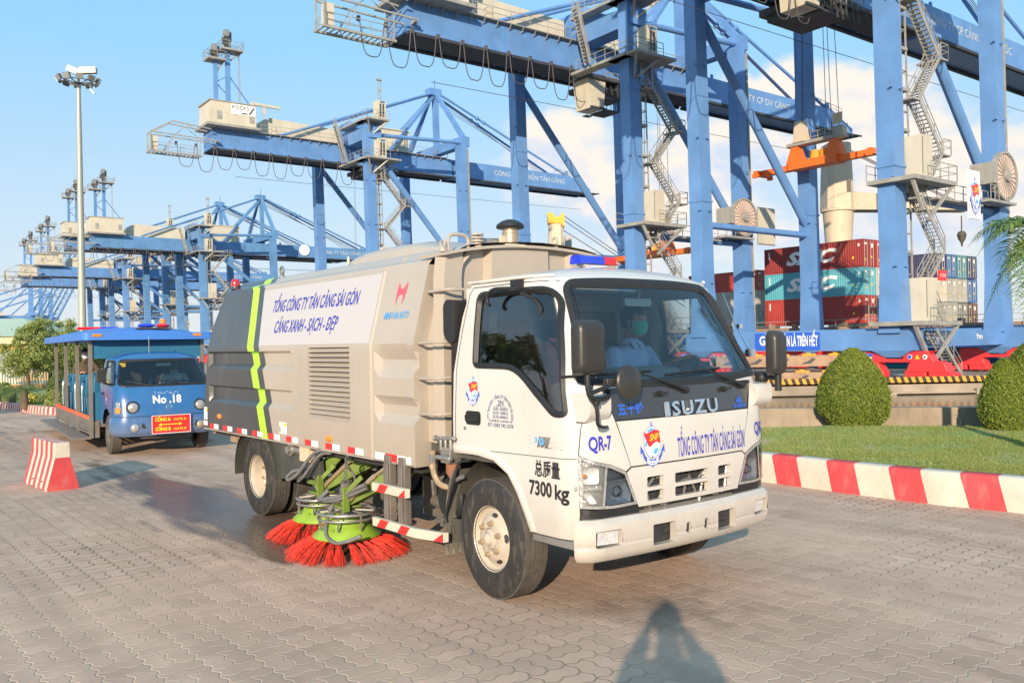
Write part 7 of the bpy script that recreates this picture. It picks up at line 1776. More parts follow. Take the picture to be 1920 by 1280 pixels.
def person(loc, rz, label, hip, chest, neck, head, armsL, armsR, legL, legR, shirt, trouser='trousers', mask=None, group=None, headyaw=0, nod=0, scale=1, cap=None, hood=False, fine=True):
 """joints in the person's own frame: +X forward, +Y left, +Z up; arms: shoulder, elbow, wrist; legs: hip, knee, ankle, toe"""
 rt = empty('person', loc, rz, label, 'person', group); rt.scale = (scale,) * 3
 hip, chest, neck, head = map(V3, (hip, chest, neck, head)); F_ = V3((1, 0, 0)); S_ = V3((0, 1, 0)); vx = .0085 if fine else .013
 def torso(m, g):
  up = (neck - hip).normalized(); f = (F_ - up * F_.dot(up)).normalized()
  P = lambda t: hip.lerp(chest, t) if t <= 1 else chest.lerp(neck, t - 1)
  for_ = [(-.25, .10, .155), (0, .115, .165), (.4, .10, .145), (.8, .115, .165), (1.0, .12, .18), (1.45, .10, .188), (1.7, .085, .155), (1.86, .062, .09)]
  ell_tube(m, [(P(t) if t >= 0 else hip + (hip - chest).normalized() * .06, a + g, b + g, f, S_) for t, a, b in for_])
 def limb(m, pts, rs, g=0): m.tube(spl(pts, 4) if len(pts) > 2 else pts, [lerp(i / (len(spl(pts, 4)) - 1) * (len(rs) - 1), list(enumerate(rs))) + g for i in range(len(spl(pts, 4)))] if len(pts) > 2 else [r + g for r in rs], 12)
 m = MB(); torso(m, -.012)
 c, s_ = math.cos(headyaw), math.sin(headyaw); hf = V3((c, s_, -nod)).normalized(); hs = V3((-s_, c, 0)); hu = hf.cross(hs)
 H_ = lambda a, b, d: head + hf * a + hs * b + hu * d
 # head: skull, jaw, nose, brow, ears, lips
 prof = [(-.125, .030, .040, .030), (-.115, .055, .048, .028), (-.085, .072, .062, .018), (-.04, .085, .071, .008), (.0, .093, .076, .0), (.04, .096, .078, -.004), (.08, .085, .070, -.010), (.105, .058, .050, -.012), (.118, .02, .02, -.012)]
 ell_tube(m, [(H_(o, 0, z), a, b, hf, hs) for z, a, b, o in prof], 20)
 ell_tube(m, [(H_(.086, 0, .018), .008, .008, hf, hs), (H_(.098, 0, -.008), .014, .010, hf, hs), (H_(.104, 0, -.024), .016, .014, hf, hs), (H_(.092, 0, -.034), .012, .012, hf, hs)], 10)
 for sg in (-1, 1):
  m.sphere(H_(-.005, sg * .078, -.005), .028, 10, 8, sc=(.6, .35, 1.1)); m.sphere(H_(.076, sg * .032, .022), .016, 8, 6)
 m.sphere(H_(.088, 0, -.062), .016, 8, 6, sc=(.8, 1.3, .5)); m.tube([neck - (neck - chest) * .2, neck + (head - neck) * .3, H_(-.01, 0, -.07)], [.062, .056, .055], 14)
 for A in (armsL, armsR):
  sh, el_, wr = map(V3, A[:3]); limb(m, [sh, el_, wr], [.050, .042, .036, .030, .024])
  d = (wr - el_).normalized(); sd = 1 if A is armsL else -1; up = V3((0, 0, 1)); ac = d.cross(up); ac = ac.normalized() if ac.length > .1 else S_
  pn = ac.cross(d).normalized()
  curl = A[3] if len(A) > 3 else .5
  ell_tube(m, [(wr - d * .01, .022, .018, ac, pn), (wr + d * .03, .034, .016, ac, pn), (wr + d * .07, .040, .015, ac, pn), (wr + d * .095, .038, .013, ac, pn)], 12)
  for k, ln in enumerate((.066, .076, .072, .058)):
   b = wr + d * .09 + ac * (.028 - .0187 * k) * 1.0; d1 = (d * math.cos(curl) - pn * math.sin(curl)); d2 = (d * math.cos(curl * 2.2) - pn * math.sin(curl * 2.2)); p1 = b + d1 * ln * .5; p2 = p1 + d2 * ln * .5
   m.tube([b - d * .01, p1, p2], [.0095, .0088, .0075], 7)
  tb = wr + d * .03 + ac * sd * -.030; m.tube([tb, tb + (d * .6 - ac * sd * .55 - pn * .5).normalized() * .035, tb + (d * .9 - ac * sd * .3 - pn * .8).normalized() * .062], [.013, .011, .009], 8)
 for L_ in (legL, legR):
  a, b, c2, t = map(V3, L_); limb(m, [a, b, c2], [.080, .070, .055, .045, .036]); m.tube([c2, c2.lerp(t, .5), t], [.036, .04, .03], 10)
 B_ = remeshed(m, 'body', 'skin', rt, vx, 3)
 m = MB(); torso(m, .008)
 for A in (armsL, armsR):
  sh, el_, wr = map(V3, A[:3]); limb(m, [sh, el_, el_.lerp(wr, .85 if 'jacket' in shirt or 'vest' in shirt else .82)], [.062, .056, .050, .045, .040], .004)
  m.sphere(sh, .068, 12, 8)
 remeshed(m, 'shirt', shirt, rt, .011, 3)
 m = MB(); m.tube([neck + V3((0, 0, -.02)), neck + V3((.0, 0, .03))], [.075, .068], 16, cap=False)
 for sg in (-1, 1): m.add([neck + V3(p) for p in ((.055, sg * .01, .02), (.075, sg * .07, .0), (.115, sg * .055, -.055), (.105, sg * .008, -.03))], [(0, 1, 2, 3)])
 m.build('collar', shirt, rt, smooth=40)
 m = MB(); ell_tube(m, [(hip + (chest - hip).normalized() * z, .118 + g, .170 + g, F_, S_) for z, g in ((-.10, -.02), (-.05, .0), (.03, .002), (.08, -.01))])
 for L_ in (legL, legR):
  a, b, c2, t = map(V3, L_); limb(m, [a, b, c2], [.092, .080, .066, .058, .052], .004)
 remeshed(m, 'trousers', trouser, rt, .013, 3)
 m = MB()
 for L_ in (legL, legR): c2, t = V3(L_[2]), V3(L_[3]); d = (t - c2); ell_tube(m, [(c2 - V3((.05, 0, .0)), .045, .04, V3((0, 1, 0)), V3((0, 0, 1))), (c2 + V3((0, 0, -.01)), .05, .05, V3((0, 1, 0)), V3((0, 0, 1))), (c2.lerp(t, .6), .05, .035, V3((0, 1, 0)), V3((0, 0, 1))), (t, .035, .025, V3((0, 1, 0)), V3((0, 0, 1)))], 12)
 m.build('shoes', 'decal_black', rt, smooth=60)
 m = MB(); vs = []; fs = []; n = 24; secs = [(-.05, .6), (-.02, .8), (.02, 1), (.06, 1), (.095, .9), (.118, .62), (.132, .2)]
 for z, kk in secs:
  for k in range(n):
   t = 2 * PI * k / n; fr = math.cos(t); r_ = lerp(z, [(-.05, .075), (.0, .088), (.04, .090), (.08, .080), (.105, .060), (.13, .02)]); ex = 1.14
   zz = z + (.055 if fr > .35 and z < .05 else 0); 
   if fr > .35 and z < .05: r_ = lerp(zz, [(-.05, .07), (.04, .088), (.08, .080)]); zz = max(zz, .048)
   vs.append(H_(-.008 + fr * (r_ * ex + .004), math.sin(t) * (r_ * .92 + .002), zz))
 N = len(secs); m.add(vs, [(i * n + k, i * n + (k + 1) % n, (i + 1) * n + (k + 1) % n, (i + 1) * n + k) for i in range(N - 1) for k in range(n)] + [tuple((N - 1) * n + k for k in range(n))])
 m.build('hair', cap or 'hair', rt, smooth=60)
 m = MB()
 for sg in (-1, 1): m.sphere(H_(.083, sg * .032, .020), .0125, 10, 8)
 m.build('eyes', 'decal_white', rt, smooth=60); m = MB()
 for sg in (-1, 1): m.sphere(H_(.0915, sg * .032, .020), .0058, 8, 6); m.beam(H_(.089, sg * .018, .042), H_(.080, sg * .050, .042), .006, .006)
 m.build('brows', 'hair', rt, smooth=60)
 if mask:
  m = MB(); vs = []; cols = 13; rows = 7
  for j in range(rows):
   z = .0 - .105 * j / (rows - 1)
   for k in range(cols):
    t = R(-78 + 156 * k / (cols - 1)); r0 = lerp(z, [(-.11, .060), (-.085, .078), (-.04, .090), (0, .097)]); o = lerp(z, [(-.11, .024), (-.04, .010), (0, .002)])
    bul = .014 * max(0, math.cos(t)) * (1 - abs(j - 2.2) / 5) + (.003 * (j % 2)); vs.append(H_(o + math.cos(t) * (r0 + bul), math.sin(t) * (r0 * .82 + .004), z))
  m.add(vs, [(j * cols + k, j * cols + k + 1, (j + 1) * cols + k + 1, (j + 1) * cols + k) for j in range(rows - 1) for k in range(cols - 1)])
  for sg in (-1, 1):
   m.tube([H_(.02, sg * .082, -.005), H_(-.02, sg * .086, .012)], .0015, 4); m.tube([H_(.025, sg * .070, -.085), H_(-.02, sg * .086, -.02)], .0015, 4)
  m.build('face_mask', mask, rt, smooth=60)
 return rt
def at_truck(x, y, z, T=TR):
 a = T.rotation_euler.z; l = T.location; return (l.x + x * math.cos(a) - y * math.sin(a), l.y + x * math.sin(a) + y * math.cos(a), l.z + z)
SIT = dict(hip=(0, 0, 0), chest=(-.03, 0, .30), neck=(-.02, 0, .50), head=(.02, 0, .66))
def seated(loc, rz, label, shirt, mask, armL=None, armR=None, **k):
 a = dict(SIT); a.update({q: k.pop(q) for q in list(k) if q in SIT})
 return person(loc, rz, label, a['hip'], a['chest'], a['neck'], a['head'], armL or ((-.02, .182, .405), (.12, .26, .20), (.37, .16, .25), 1.1), armR or ((-.02, -.182, .405), (.12, -.26, .20), (.37, -.16, .25), 1.1),
                  ((.0, .10, -.02), (.42, .14, .02), (.46, .13, -.40), (.60, .14, -.44)), ((.0, -.10, -.02), (.42, -.14, .02), (.46, -.13, -.40), (.60, -.14, -.44)), shirt, mask=mask, **k)
seated(at_truck(-.03, .44, 1.20), TR.rotation_euler.z, 'driver in a light blue shirt and green face mask behind the sweeper windscreen', 'shirt_blue', 'mask_green', group='drivers', headyaw=R(14), head=(.03, 0, .66))
m = MB(); nm = TR
# ---------------------------------------------------------------- blue tram truck
YT = R(-56)
tl = V3((-math.sin(YT), math.cos(YT), 0)); to = V3((-6.64, 14.37, 0)) + tl * .68
TM = empty('tram_truck', tuple(to), YT, 'blue passenger shuttle truck numbered 18 with a blue canopy and open rear cabin', 'truck')
def shell(XFt, HWt, rc, nw, nc, bul):
 fx = lambda z: lerp(z, XFt); fh = lambda z: lerp(z, HWt)
 def P(s, z, off=0.0):
  def raw(s, z):
   sg = -1 if s < 0 else 1; s = abs(s); w1 = fh(z) - rc
   if s <= nw: t = s / nw; return V3((fx(z) - bul * t * t, sg * t * w1, z))
   if s <= nw + nc: th = (s - nw) / nc * PI / 2; return V3((fx(z) - bul - rc * (1 - math.cos(th)), sg * (w1 + rc * math.sin(th)), z))
   return V3((fx(z) - bul - rc - (s - nw - nc), sg * fh(z), z))
  p = raw(s, z)
  if off: p = p + (raw(s + .004, z) - raw(s - .004, z)).cross(raw(s, z + .004) - raw(s, z - .004)).normalized() * off
  return p
 def fs(Y, z):
  w1 = fh(z) - rc; a = abs(Y); sg = -1 if Y < 0 else 1
  return sg * nw * a / w1 if a <= w1 else sg * (nw + nc * math.asin(min(1, (a - w1) / rc)) / (PI / 2))
 def sx(X, z, sg=-1):
  xc = fx(z) - bul - rc
  if X <= xc: return sg * (nw + nc + xc - X)
  return sg * (nw + nc * math.acos(max(-1, min(1, 1 - (fx(z) - bul - X) / rc))) / (PI / 2))
 return P, fs, sx
TP, TF, TX = shell([(.30, .80), (.62, .82), (.70, .80), (.95, .745), (1.12, .66), (1.57, .18), (1.66, .06)], [(.3, .79), (1.12, .79), (1.57, .70), (1.66, .66)], .26, .53, .36, .05)
fp = lambda p: [(TF(a, b), b) for a, b in dens_(p, .06)]
spc = lambda p, sg=-1: [(TX(a, b, sg), b) for a, b in dens_(p, .06)]
sd_ = [(TX(a, b), b) for a, b in dens_([(-.62, 1.575), (-.62, .46), (-.42, .46), (-.40, .60), (-.26, .72), (0, .76), (.26, .70), (.37, .55), (.40, .36), (.60, .34)], .06, False)]
bot = [(TF(y, .33), .33) for y in [-.6 + .1 * k for k in range(13)]]
out_ = sd_ + bot + [(-a, b) for a, b in sd_[::-1]]
tp = [(TX(-.62, 1.575, 1) * (1 - 2 * k / 40), 1.575) for k in range(1, 40)]
wsp = fp(rnd([(-.70, 1.15), (-.60, 1.545), (.60, 1.545), (.70, 1.15)], .05, 3)); sw = spc(rnd([(.46, 1.16), (.38, 1.22), (.06, 1.53), (-.40, 1.53), (-.42, 1.16)], .03, 3)); swf = [(-a, b) for a, b in sw][::-1]
m = MB(); fill(m, out_ + tp, lambda a, b: TP(a, b), holes=[wsp, sw, swf], step=.06)
for h in (wsp, sw, swf): wall_strip(m, h, lambda a, b: TP(a, b), lambda a, b: TP(a, b, -.03))
m.add([V3((-.62, y, z)) for y, z in ((-.79, .46), (.79, .46), (.79, 1.12), (.70, 1.575), (-.70, 1.575), (-.79, 1.12))], [(0, 1, 2, 3, 4, 5)])
tc_ = m.build('cab', 'tram_blue', TM, smooth=40)
rim0 = [TP(TX(-.62, 1.575, -1) + 2 * abs(TX(-.62, 1.575, 1)) * k / 50, 1.575) for k in range(51)]; m = MB(); rg = []
for t in (0, .06, .15, .3, .55, .85): rg.append([V3((-.25 + (p.x + .25) * (1 - t), p.y * (1 - t), p.z + .105 * (1 - (1 - t) ** 3))) for p in rim0])
n = 51; m.add([p for r_ in rg for p in r_] + [V3((-.25, 0, 1.68))], [(i * n + k, i * n + (k + 1) % n, (i + 1) * n + (k + 1) % n, (i + 1) * n + k) for i in range(5) for k in range(n)] + [(5 * n + k, 5 * n + (k + 1) % n, 6 * n) for k in range(n)]); m.build('cab_roof', 'tram_blue', TM, smooth=60)
for nm, pl, g_ in (('windscreen', wsp, 'tram_glass'), ('side_window', sw, 'tram_glass'), ('side_window', swf, 'tram_glass')):
 m = MB(); fill(m, pl, lambda a, b: TP(a, b, -.012), step=.1); m.build(nm, g_, TM, smooth=60)
 m = MB(); o = offs(pl, .018); i_ = offs(pl, -.015); N_ = len(pl); m.add([TP(*p, .003) for p in o] + [TP(*p, .006) for p in pl] + [TP(*p, -.01) for p in i_], [(a, (a + 1) % N_, (a + 1) % N_ + N_, a + N_) for a in range(N_)] + [(a + N_, (a + 1) % N_ + N_, (a + 1) % N_ + 2 * N_, a + 2 * N_) for a in range(N_)]); m.build('window_seal', 'black_plastic', TM, smooth=50)
# purple door patch, crease, bumper bulge, lamps
m = MB(); fill(m, spc([(.50, .62), (.50, .98), (.38, 1.08), (-.40, 1.08), (-.40, .80), (.25, .78)]), lambda a, b: TP(a, b, .002), step=.08); m.build('door_panel', 'tram_purple', TM, smooth=60)
m = MB(); e = MB(); emblem_mesh(e, lambda a, b: TP(TX(-.02 + a * .10, .93 + b * .12, -1), .93 + b * .12, .005), .001, lambda l: V3((0, -.0004 * l, 0))); e.build('port_emblem', EMB, tc_, smooth=0, fix=False)
m = MB(); vs = []; sl = [-.95 + 1.9 * k / 40 for k in range(41)]
for s_ in sl: vs += [TP(s_, .64, .002), TP(s_, .625, .03), TP(s_, .56, .045), TP(s_, .42, .045), TP(s_, .36, .03), TP(s_, .33, -.02)]
m.add(vs, [(6 * k + i, 6 * k + i + 1, 6 * k + 7 + i, 6 * k + 6 + i) for k in range(40) for i in range(5)]); TB = m.build('bumper', 'tram_blue', TM, smooth=60)
for sg in (-1, 1):
 m = MB(); c = TP(TF(sg * .52, .79), .79, .0); m.lathe([(.078, .02), (.092, .018), (.102, .004), (.105, -.01)], c, (1, sg * .12, .1), 28); HLt = m.build('headlight', 'black_plastic', TM, smooth=50); m = MB(); m.lathe([(0, .035), (.05, .03), (.085, .012), (.09, .005)], c, (1, sg * .12, .1), 28); m.build('lens', 'lamp_lens', HLt, smooth=60)
 m = MB(); c = TP(TF(sg * .50, .47), .47, .045); m.lathe([(0, .03), (.045, .025), (.062, .012), (.068, .0)], c, (1, sg * .12, 0), 24); m.build('fog_light', 'lamp_lens' if sg < 0 else 'brass', TB, smooth=60)
 for (z0, z1, mt) in ((.70, .79, 'orange_lens'), (.79, .88, 'lamp_lens')):
  m = MB(); q = [(TF(sg * .70, z0), z0), (TX(.62, z0, sg), z0), (TX(.60, z1, sg), z1), (TF(sg * .69, z1), z1)]
  if area(q) < 0: q = q[::-1]
  q = rnd(q, .015, 3); fill(m, q, lambda a, b: TP(a, b, .012), step=.05); wall_strip(m, q, lambda a, b: TP(a, b, .012), lambda a, b: TP(a, b, 0)); m.build('indicator', mt, TM, smooth=40)
m = MB(); put_text(m, 'No .18', lambda a, b: TP(TF(a, b), b, .005), 0.0, .90, .125, .44, bold=.03, res=5); m.build('lettering', 'decal_white', tc_, smooth=0, fix=False)
m = MB(); put_text(m, 'H', lambda a, b: TP(TF(a + (b - .78) * .5, b), b, .006), .02, .78, .035, .05, res=2, bold=.02); m.lathe([(.038, 0), (.044, .004), (.05, 0)], TP(TF(.02, .78), .78, .003), (1, 0, .2), 20); m.build('badge', 'chrome', tc_, smooth=0, fix=False)
m = MB(); m.k = 0; sx0 = .885; m.box((sx0 - .02, -.27, .36), (sx0, .33, .655)); m.k = 1
for a, b, c, d in ((-.27, .36, .33, .368), (-.27, .647, .33, .655), (-.27, .36, -.262, .655), (.322, .36, .33, .655)): m.box((sx0, a, b), (sx0 + .004, c, d))
sgf = lambda a, b: (sx0 + .003, a, b); m.k = 2
put_text(m, 'CỔNG A', sgf, -.10, .585, .055, .24, bold=.05, res=2); put_text(m, '/GATE A', sgf, .16, .58, .038, .20, bold=.02, res=2); put_text(m, 'CỔNG B', sgf, -.10, .43, .055, .24, bold=.05, res=2); put_text(m, '/GATE B', sgf, .16, .425, .038, .20, bold=.02, res=2)
m.add([sgf(a, b) for a, b in ((-.17, .505), (-.12, .53), (-.12, .512), (.15, .512), (.15, .53), (.20, .505), (.15, .48), (.15, .498), (-.12, .498), (-.12, .48))], tess([(-.17, .505), (-.12, .53), (-.12, .512), (.15, .512), (.15, .53), (.20, .505), (.15, .48), (.15, .498), (-.12, .498), (-.12, .48)]))
m.build('gate_sign', ['decal_red', 'decal_white', 'decal_yellow'], TM, smooth=0, fix=False)
def tseam(pts, w=.004):
 m = MB(); q = [TP(a, b, .0025) for a, b in dens_(pts, .06, False)]; v = []
 for i, p in enumerate(q): d = (q[min(i + 1, len(q) - 1)] - q[max(i - 1, 0)]).normalized(); nn = V3((p.x + .6, p.y * 1.2, 0)).normalized(); s_ = d.cross(nn) * w; v += [p - s_, p + s_]
 m.add(v, [(2 * i, 2 * i + 1, 2 * i + 3, 2 * i + 2) for i in range(len(q) - 1)]); m.build('door_seam', 'decal_black', TM, smooth=0, fix=False)
for sg in (-1, 1):
 tseam([(TX(.52, 1.12, sg), 1.12), (TX(.54, .85, sg), .85), (TX(.46, .62, sg), .62)]); tseam([(TX(-.46, 1.55, sg), 1.55), (TX(-.46, .74, sg), .74)]); tseam([(TX(.52, 1.12, sg), 1.12), (TX(-.46, 1.12, sg), 1.12)], .002)
tseam([(TF(y, .652), .652) for y in (-.78, -.4, 0, .4, .78)], .004); tseam([(TF(y, 1.125), 1.125) for y in (-.66, -.3, 0, .3, .66)], .012)
for y in (-.36, .42): m = MB(); c = TP(TF(y, .50), .50, .046); m.lathe([(0, 0), (.045, 0), (.05, -.01)], c, (1, 0, 0), 16); m.build('bumper_hole', 'interior_dark', TB)
m = MB(); m.box((-.42, -.812, .98), (-.28, -.795, 1.01)); m.build('door_handle', 'black_plastic', TM, bevel=.003)
m = MB(); rr = random.Random(2)
for k in range(14): y = -.2 + .028 * k + rr.uniform(-.01, .01); z = 1.0 + rr.uniform(-.015, .02); m.add([TP(TF(y + a, z + b), z + b, .004) for a, b in ((0, 0), (.012, .004), (.02, .014), (.004, .01))], [(0, 1, 2, 3)])
m.build('paint_chips', 'decal_white', tc_, smooth=0, fix=False)
m = MB()
for a, b in (((.30, 1.13), (-.10, 1.20)), ((-.25, 1.13), (-.58, 1.19))):
 m.tube([TP(TF(*a), a[1], .015), TP(TF(*b), b[1], .03)], .008, 5); m.tube([TP(TF(b[0] - .2, b[1] - .02), b[1] - .02, .012), TP(TF(b[0] + .3, b[1] + .01), b[1] + .01, .012)], .006, 5)
m.build('wipers', 'decal_black', TM)
m = MB(); m.prism(rnd([(-.07, -.10), (.07, -.10), (.075, .12), (-.065, .12)], .04, 4), lambda a, b, d: (.50 + d, -.95 + a, 1.30 + b), 0, .07); m.tube([(.50, -.90, 1.22), (.45, -.80, 1.15)], .012, 6); m.tube([(.50, -.92, 1.42), (.40, -.78, 1.46)], .010, 6); m.build('mirror', 'mirror_plastic', TM, smooth=50, bevel=.01)
m = MB(); m.tube([(-.1, -.1, 1.66), (-.1, -.1, 1.95)], .006, 5); m.lathe([(0, 0), (.03, 0), (.0, .03)], (-.1, -.1, 1.66), 'z', 10); m.build('aerial', 'chrome', TM)
# cab interior
m = MB(); m.box((-.58, -.72, .66), (.55, .72, .70)); m.prism([(.30, .7), (.28, 1.05), (.55, 1.10), (.62, .7)], lambda a, b, d: (a, d, b), -.7, .7)
for y in (-.38, .32): m.box((-.5, y - .24, .7), (-.05, y + .24, .86)); m.box((-.55, y - .22, .86), (-.45, y + .22, 1.32)); m.box((-.54, y - .12, 1.32), (-.47, y + .12, 1.46))
m.build('cab_interior', 'interior_dark', TM)
m = MB(); stc = V3((.12, .36, 1.08)); ax = V3((-.6, 0, .8)).normalized(); u_ = V3((0, 1, 0)); w_ = ax.cross(u_); m.tube([stc + (u_ * math.cos(t) + w_ * math.sin(t)) * .18 for t in [2 * PI * k / 24 for k in range(24)]], .014, 6, closed=True); m.beam(stc - u_ * .17, stc + u_ * .17, .02, .02); m.tube([stc, stc - ax * .3], .02, 6); m.build('steering_wheel', 'interior_dark', TM)
m = MB(); m.box((.18, -.05, 1.44), (.20, .18, 1.49)); m.build('rear_view_mirror', 'interior_pale', TM)
m = MB(); m.box((.16, -.62, 1.44), (.165, -.52, 1.50)); m.build('sticker', 'decal_yellow', TM)
def tram_wheel(x, y, sg):
 rt = empty('wheel', (x, y, 0)); rt.parent = TM; R0 = .325; m = MB()
 m.lathe([(.18, -.07), (.20, -.085), (.26, -.09), (.31, -.08), (.325, -.065), (.325, .065), (.31, .08), (.26, .09), (.20, .085), (.18, .07)], (0, 0, R0), (0, sg, 0), 40); m.build('tyre', 'tread_rubber', rt, smooth=40)
 m = MB(); m.lathe([(.185, .06), (.19, .075), (.17, .07), (.15, .03), (.10, .055), (.06, .06), (.055, .08), (0, .085)], (0, 0, R0), (0, sg, 0), 30); m.build('rim', 'mudflap', rt, smooth=40)
 m = MB()
 for k in range(6):
  t = 2 * PI * k / 6; c = V3((math.cos(t) * .128, sg * .048, R0 + math.sin(t) * .128)); m.add([c + V3((math.cos(a) * .02, 0, math.sin(a) * .02)) for a in [2 * PI * j / 10 for j in range(10)]], [tuple(range(10))])
 m.build('vent_holes', 'interior_dark', rt, smooth=0)
for a in ((0, -.69, -1), (0, .69, 1), (-3.0, -.50, -1), (-3.0, -.28, -1), (-3.0, .50, 1), (-3.0, .28, 1)): tram_wheel(*a)
m = MB(); m.box((-5.6, -.35, .36), (.6, -.28, .46)); m.box((-5.6, .28, .36), (.6, .35, .46)); m.tube([(-3, -.5, .33), (-3, .5, .33)], .05, 8); m.tube([(0, -.6, .3), (0, .6, .3)], .04, 8); m.box((-.3, -.3, .25), (.5, .3, .6)); m.box((.45, -.4, .28), (.7, .4, .33)); m.build('chassis', 'chassis', TM)
# rear cabin: deck, steps, posts, rails, seats, canopy
m = MB(); m.box((-5.60, -.93, .40), (-.72, .93, .52)); m.box((-.75, -.93, .22), (-.70, -.80, .5)); m.build('deck', 'tram_steel', TM)
m = MB()
for k in range(4): m.box((-5.55, -.945, .27 + k * .055), (-.72, -.93, .31 + k * .055))
m.build('side_grille', 'tram_steel', TM)
for sg in (-1, 1):
 m = MB(); m.box((-5.9, sg * .93, .20), (-.72, sg * 1.22, .235))
 for k in range(5): m.box((-5.9, sg * (.96 + k * .055), .235), (-.72, sg * (.975 + k * .055), .243))
 m.build('running_board', 'tram_steel', TM)
m = MB(); m.box((-5.60, -.955, .53), (-.72, -.948, .60)); m.k = 1
for k in range(40): m.box((-5.56 + k * .12, -.958, .53), (-5.535 + k * .12, -.9555, .60))
m.build('orange_strip', ['orange_lens', 'decal_red'], TM, smooth=0)
for x in (-.70, -2.30, -3.90, -5.50):
 for sg in (-1, 1): MB().box((x - .03, sg * .93 - .03, .22 if sg < 0 else .4), (x + .03, sg * .93 + .03, 1.93)).build('post', 'tram_steel', TM)
for k in range(5):
 x = -1.15 - k * .92
 for sg in (-1, 1):
  m = MB(); m.tube(spl([(x, sg * .88, .56), (x - .02, sg * .88, 1.0), (x - .05, sg * .86, 1.12), (x - .10, sg * .78, 1.16)], 4), .016, 8); m.build('grab_rail', 'chrome', TM)
 for sg in (-1, 1):
  m = MB(); m.box((x - .42, sg * .12, .52), (x - .06, sg * .82, .86)); m.hexa([V3((x - .10, sg * .12, .86)), V3((x - .04, sg * .12, .86)), V3((x - .04, sg * .82, .86)), V3((x - .10, sg * .82, .86)), V3((x - .02, sg * .12, 1.24)), V3((x + .03, sg * .12, 1.24)), V3((x + .03, sg * .82, 1.24)), V3((x - .02, sg * .82, 1.24))]); m.build('bench', 'tram_teal', TM, bevel=.02)
m = MB(); m.box((-.74, -.90, 1.58), (-.70, .90, 1.90)); m.box((-.76, -.92, .52), (-.71, -.45, 1.0)); m.build('front_panel', 'tram_teal', TM)
m = MB(); cs = [(-.50, 2.02), (-.55, 2.06), (-1.4, 2.14), (-3, 2.17), (-5.0, 2.15), (-6.0, 2.06), (-6.1, 2.02)]; yy_ = [-1.10, -1.06, -.85, -.5, 0, .5, .85, 1.06, 1.10]; vs = []
for (x, z) in cs:
 for y in yy_:
  vs.append(V3((x, y, 1.93 if abs(y) > 1.09 else z - .13 * (abs(y) / 1.06) ** 2.4)))
n = 9; m.add(vs, [(i * n + k, i * n + k + 1, (i + 1) * n + k + 1, (i + 1) * n + k) for i in range(6) for k in range(8)])
m.prism(rnd([(-.42, -1.02), (-.50, -1.10), (-6.1, -1.10), (-6.2, -1.02), (-6.2, 1.02), (-6.1, 1.10), (-.50, 1.10), (-.42, 1.02)], .04, 2), lambda a, b, d: (a, b, d), 1.895, 2.02)
CAN = m.build('canopy', 'tram_roof', TM, smooth=30)
for y in (-.86, .78): m = MB(); m.box((-.43, y - .07, 1.955), (-.405, y + .07, 1.995)); m.build('marker_light', 'orange_lens', CAN)
m = MB(); m.box((-1.0, -.15, 2.09), (-.7, .42, 2.11)); m.build('beacon_base', 'chassis', CAN)
for y0, y1, mt in ((-.15, .15, 'blue_lens'), (.16, .40, 'red_lens')): m = MB(); m.sphere((-.80, (y0 + y1) / 2, 2.15), .5, 14, 8, sc=(.2, (y1 - y0), .09)); m.build('beacon', mt, CAN)
m = MB(); m.lathe([(0, 0), (.07, 0), (.06, .04), (0, .04)], (-1.6, .45, 2.16), 'z', 14); m.build('beacon_base', 'tram_blue', CAN); m = MB(); m.lathe([(.055, 0), (.055, .07), (.04, .09), (0, .09)], (-1.6, .45, 2.20), 'z', 14); m.build('beacon', 'orange_lens', CAN)
m = MB(); m.box((-4.6, -.65, 2.16), (-4.4, -.2, 2.22)); m.build('beacon', 'red_lens', CAN); m = MB(); m.box((-4.6, -.19, 2.16), (-4.4, .15, 2.22)); m.build('beacon', 'blue_lens', CAN)
seated(at_truck(-.30, .34, .90, TM), YT, 'driver in a pale shirt behind the windscreen of the blue shuttle truck', 'shirt_pale', 'mask_dark', group='drivers', scale=.86, fine=False)
seated(at_truck(-5.05, -.42, 1.03, TM), YT + .1, 'passenger in a dark brown jacket and pale mask seated in the open shuttle cabin', 'jacket_brown', 'mask_pale', scale=.95, fine=False, armL=((-.02, .182, .405), (.10, .31, .22), (.36, .30, .30), .8))
seated(at_truck(-1.45, -.20, .90, TM), YT + PI * .9, 'person in a bright orange jacket leaning forward just behind the shuttle cab', 'vest_orange', None, scale=.92, fine=False, chest=(.10, 0, .28), neck=(.22, 0, .42), head=(.32, 0, .52), armL=((.16, .20, .36), (.3, .26, .15), (.42, .12, .05), .8), armR=((.16, -.20, .36), (.3, -.26, .15), (.42, -.12, .05), .8))
# the photographer, standing behind the camera: only the shadow reaches the picture
person((-.02, -.30, 0), PI / 2, 'photographer standing with raised arms, seen only as a shadow on the pavers', (0, 0, .93), (0, 0, 1.28), (0, 0, 1.53), (.03, 0, 1.66), ((0, .19, 1.46), (.16, .20, 1.32), (.17, .09, 1.60), 1.2), ((0, -.19, 1.46), (.13, -.25, 1.32), (.17, -.10, 1.60), 1.2),
       ((0, .10, .90), (.02, .13, .48), (0, .14, .09), (.16, .17, .03)), ((0, -.10, .90), (.02, -.13, .48), (0, -.14, .09), (.16, -.17, .03)), 'shirt_pale', fine=False)

m = MB(); m.box((-.085, -.16, 1.60), (.085, -.085, 1.69)); m.box((-.035, -.15, 1.69), (.035, -.09, 1.715)); m.lathe([(0, 0), (.035, 0), (.035, .05), (0, .05)], (0, -.085, 1.645), (0, 1, 0), 18)
tag(m.build('handheld_camera', 'black_plastic', bevel=.006), 'black camera held up to the face of the photographer', 'camera')
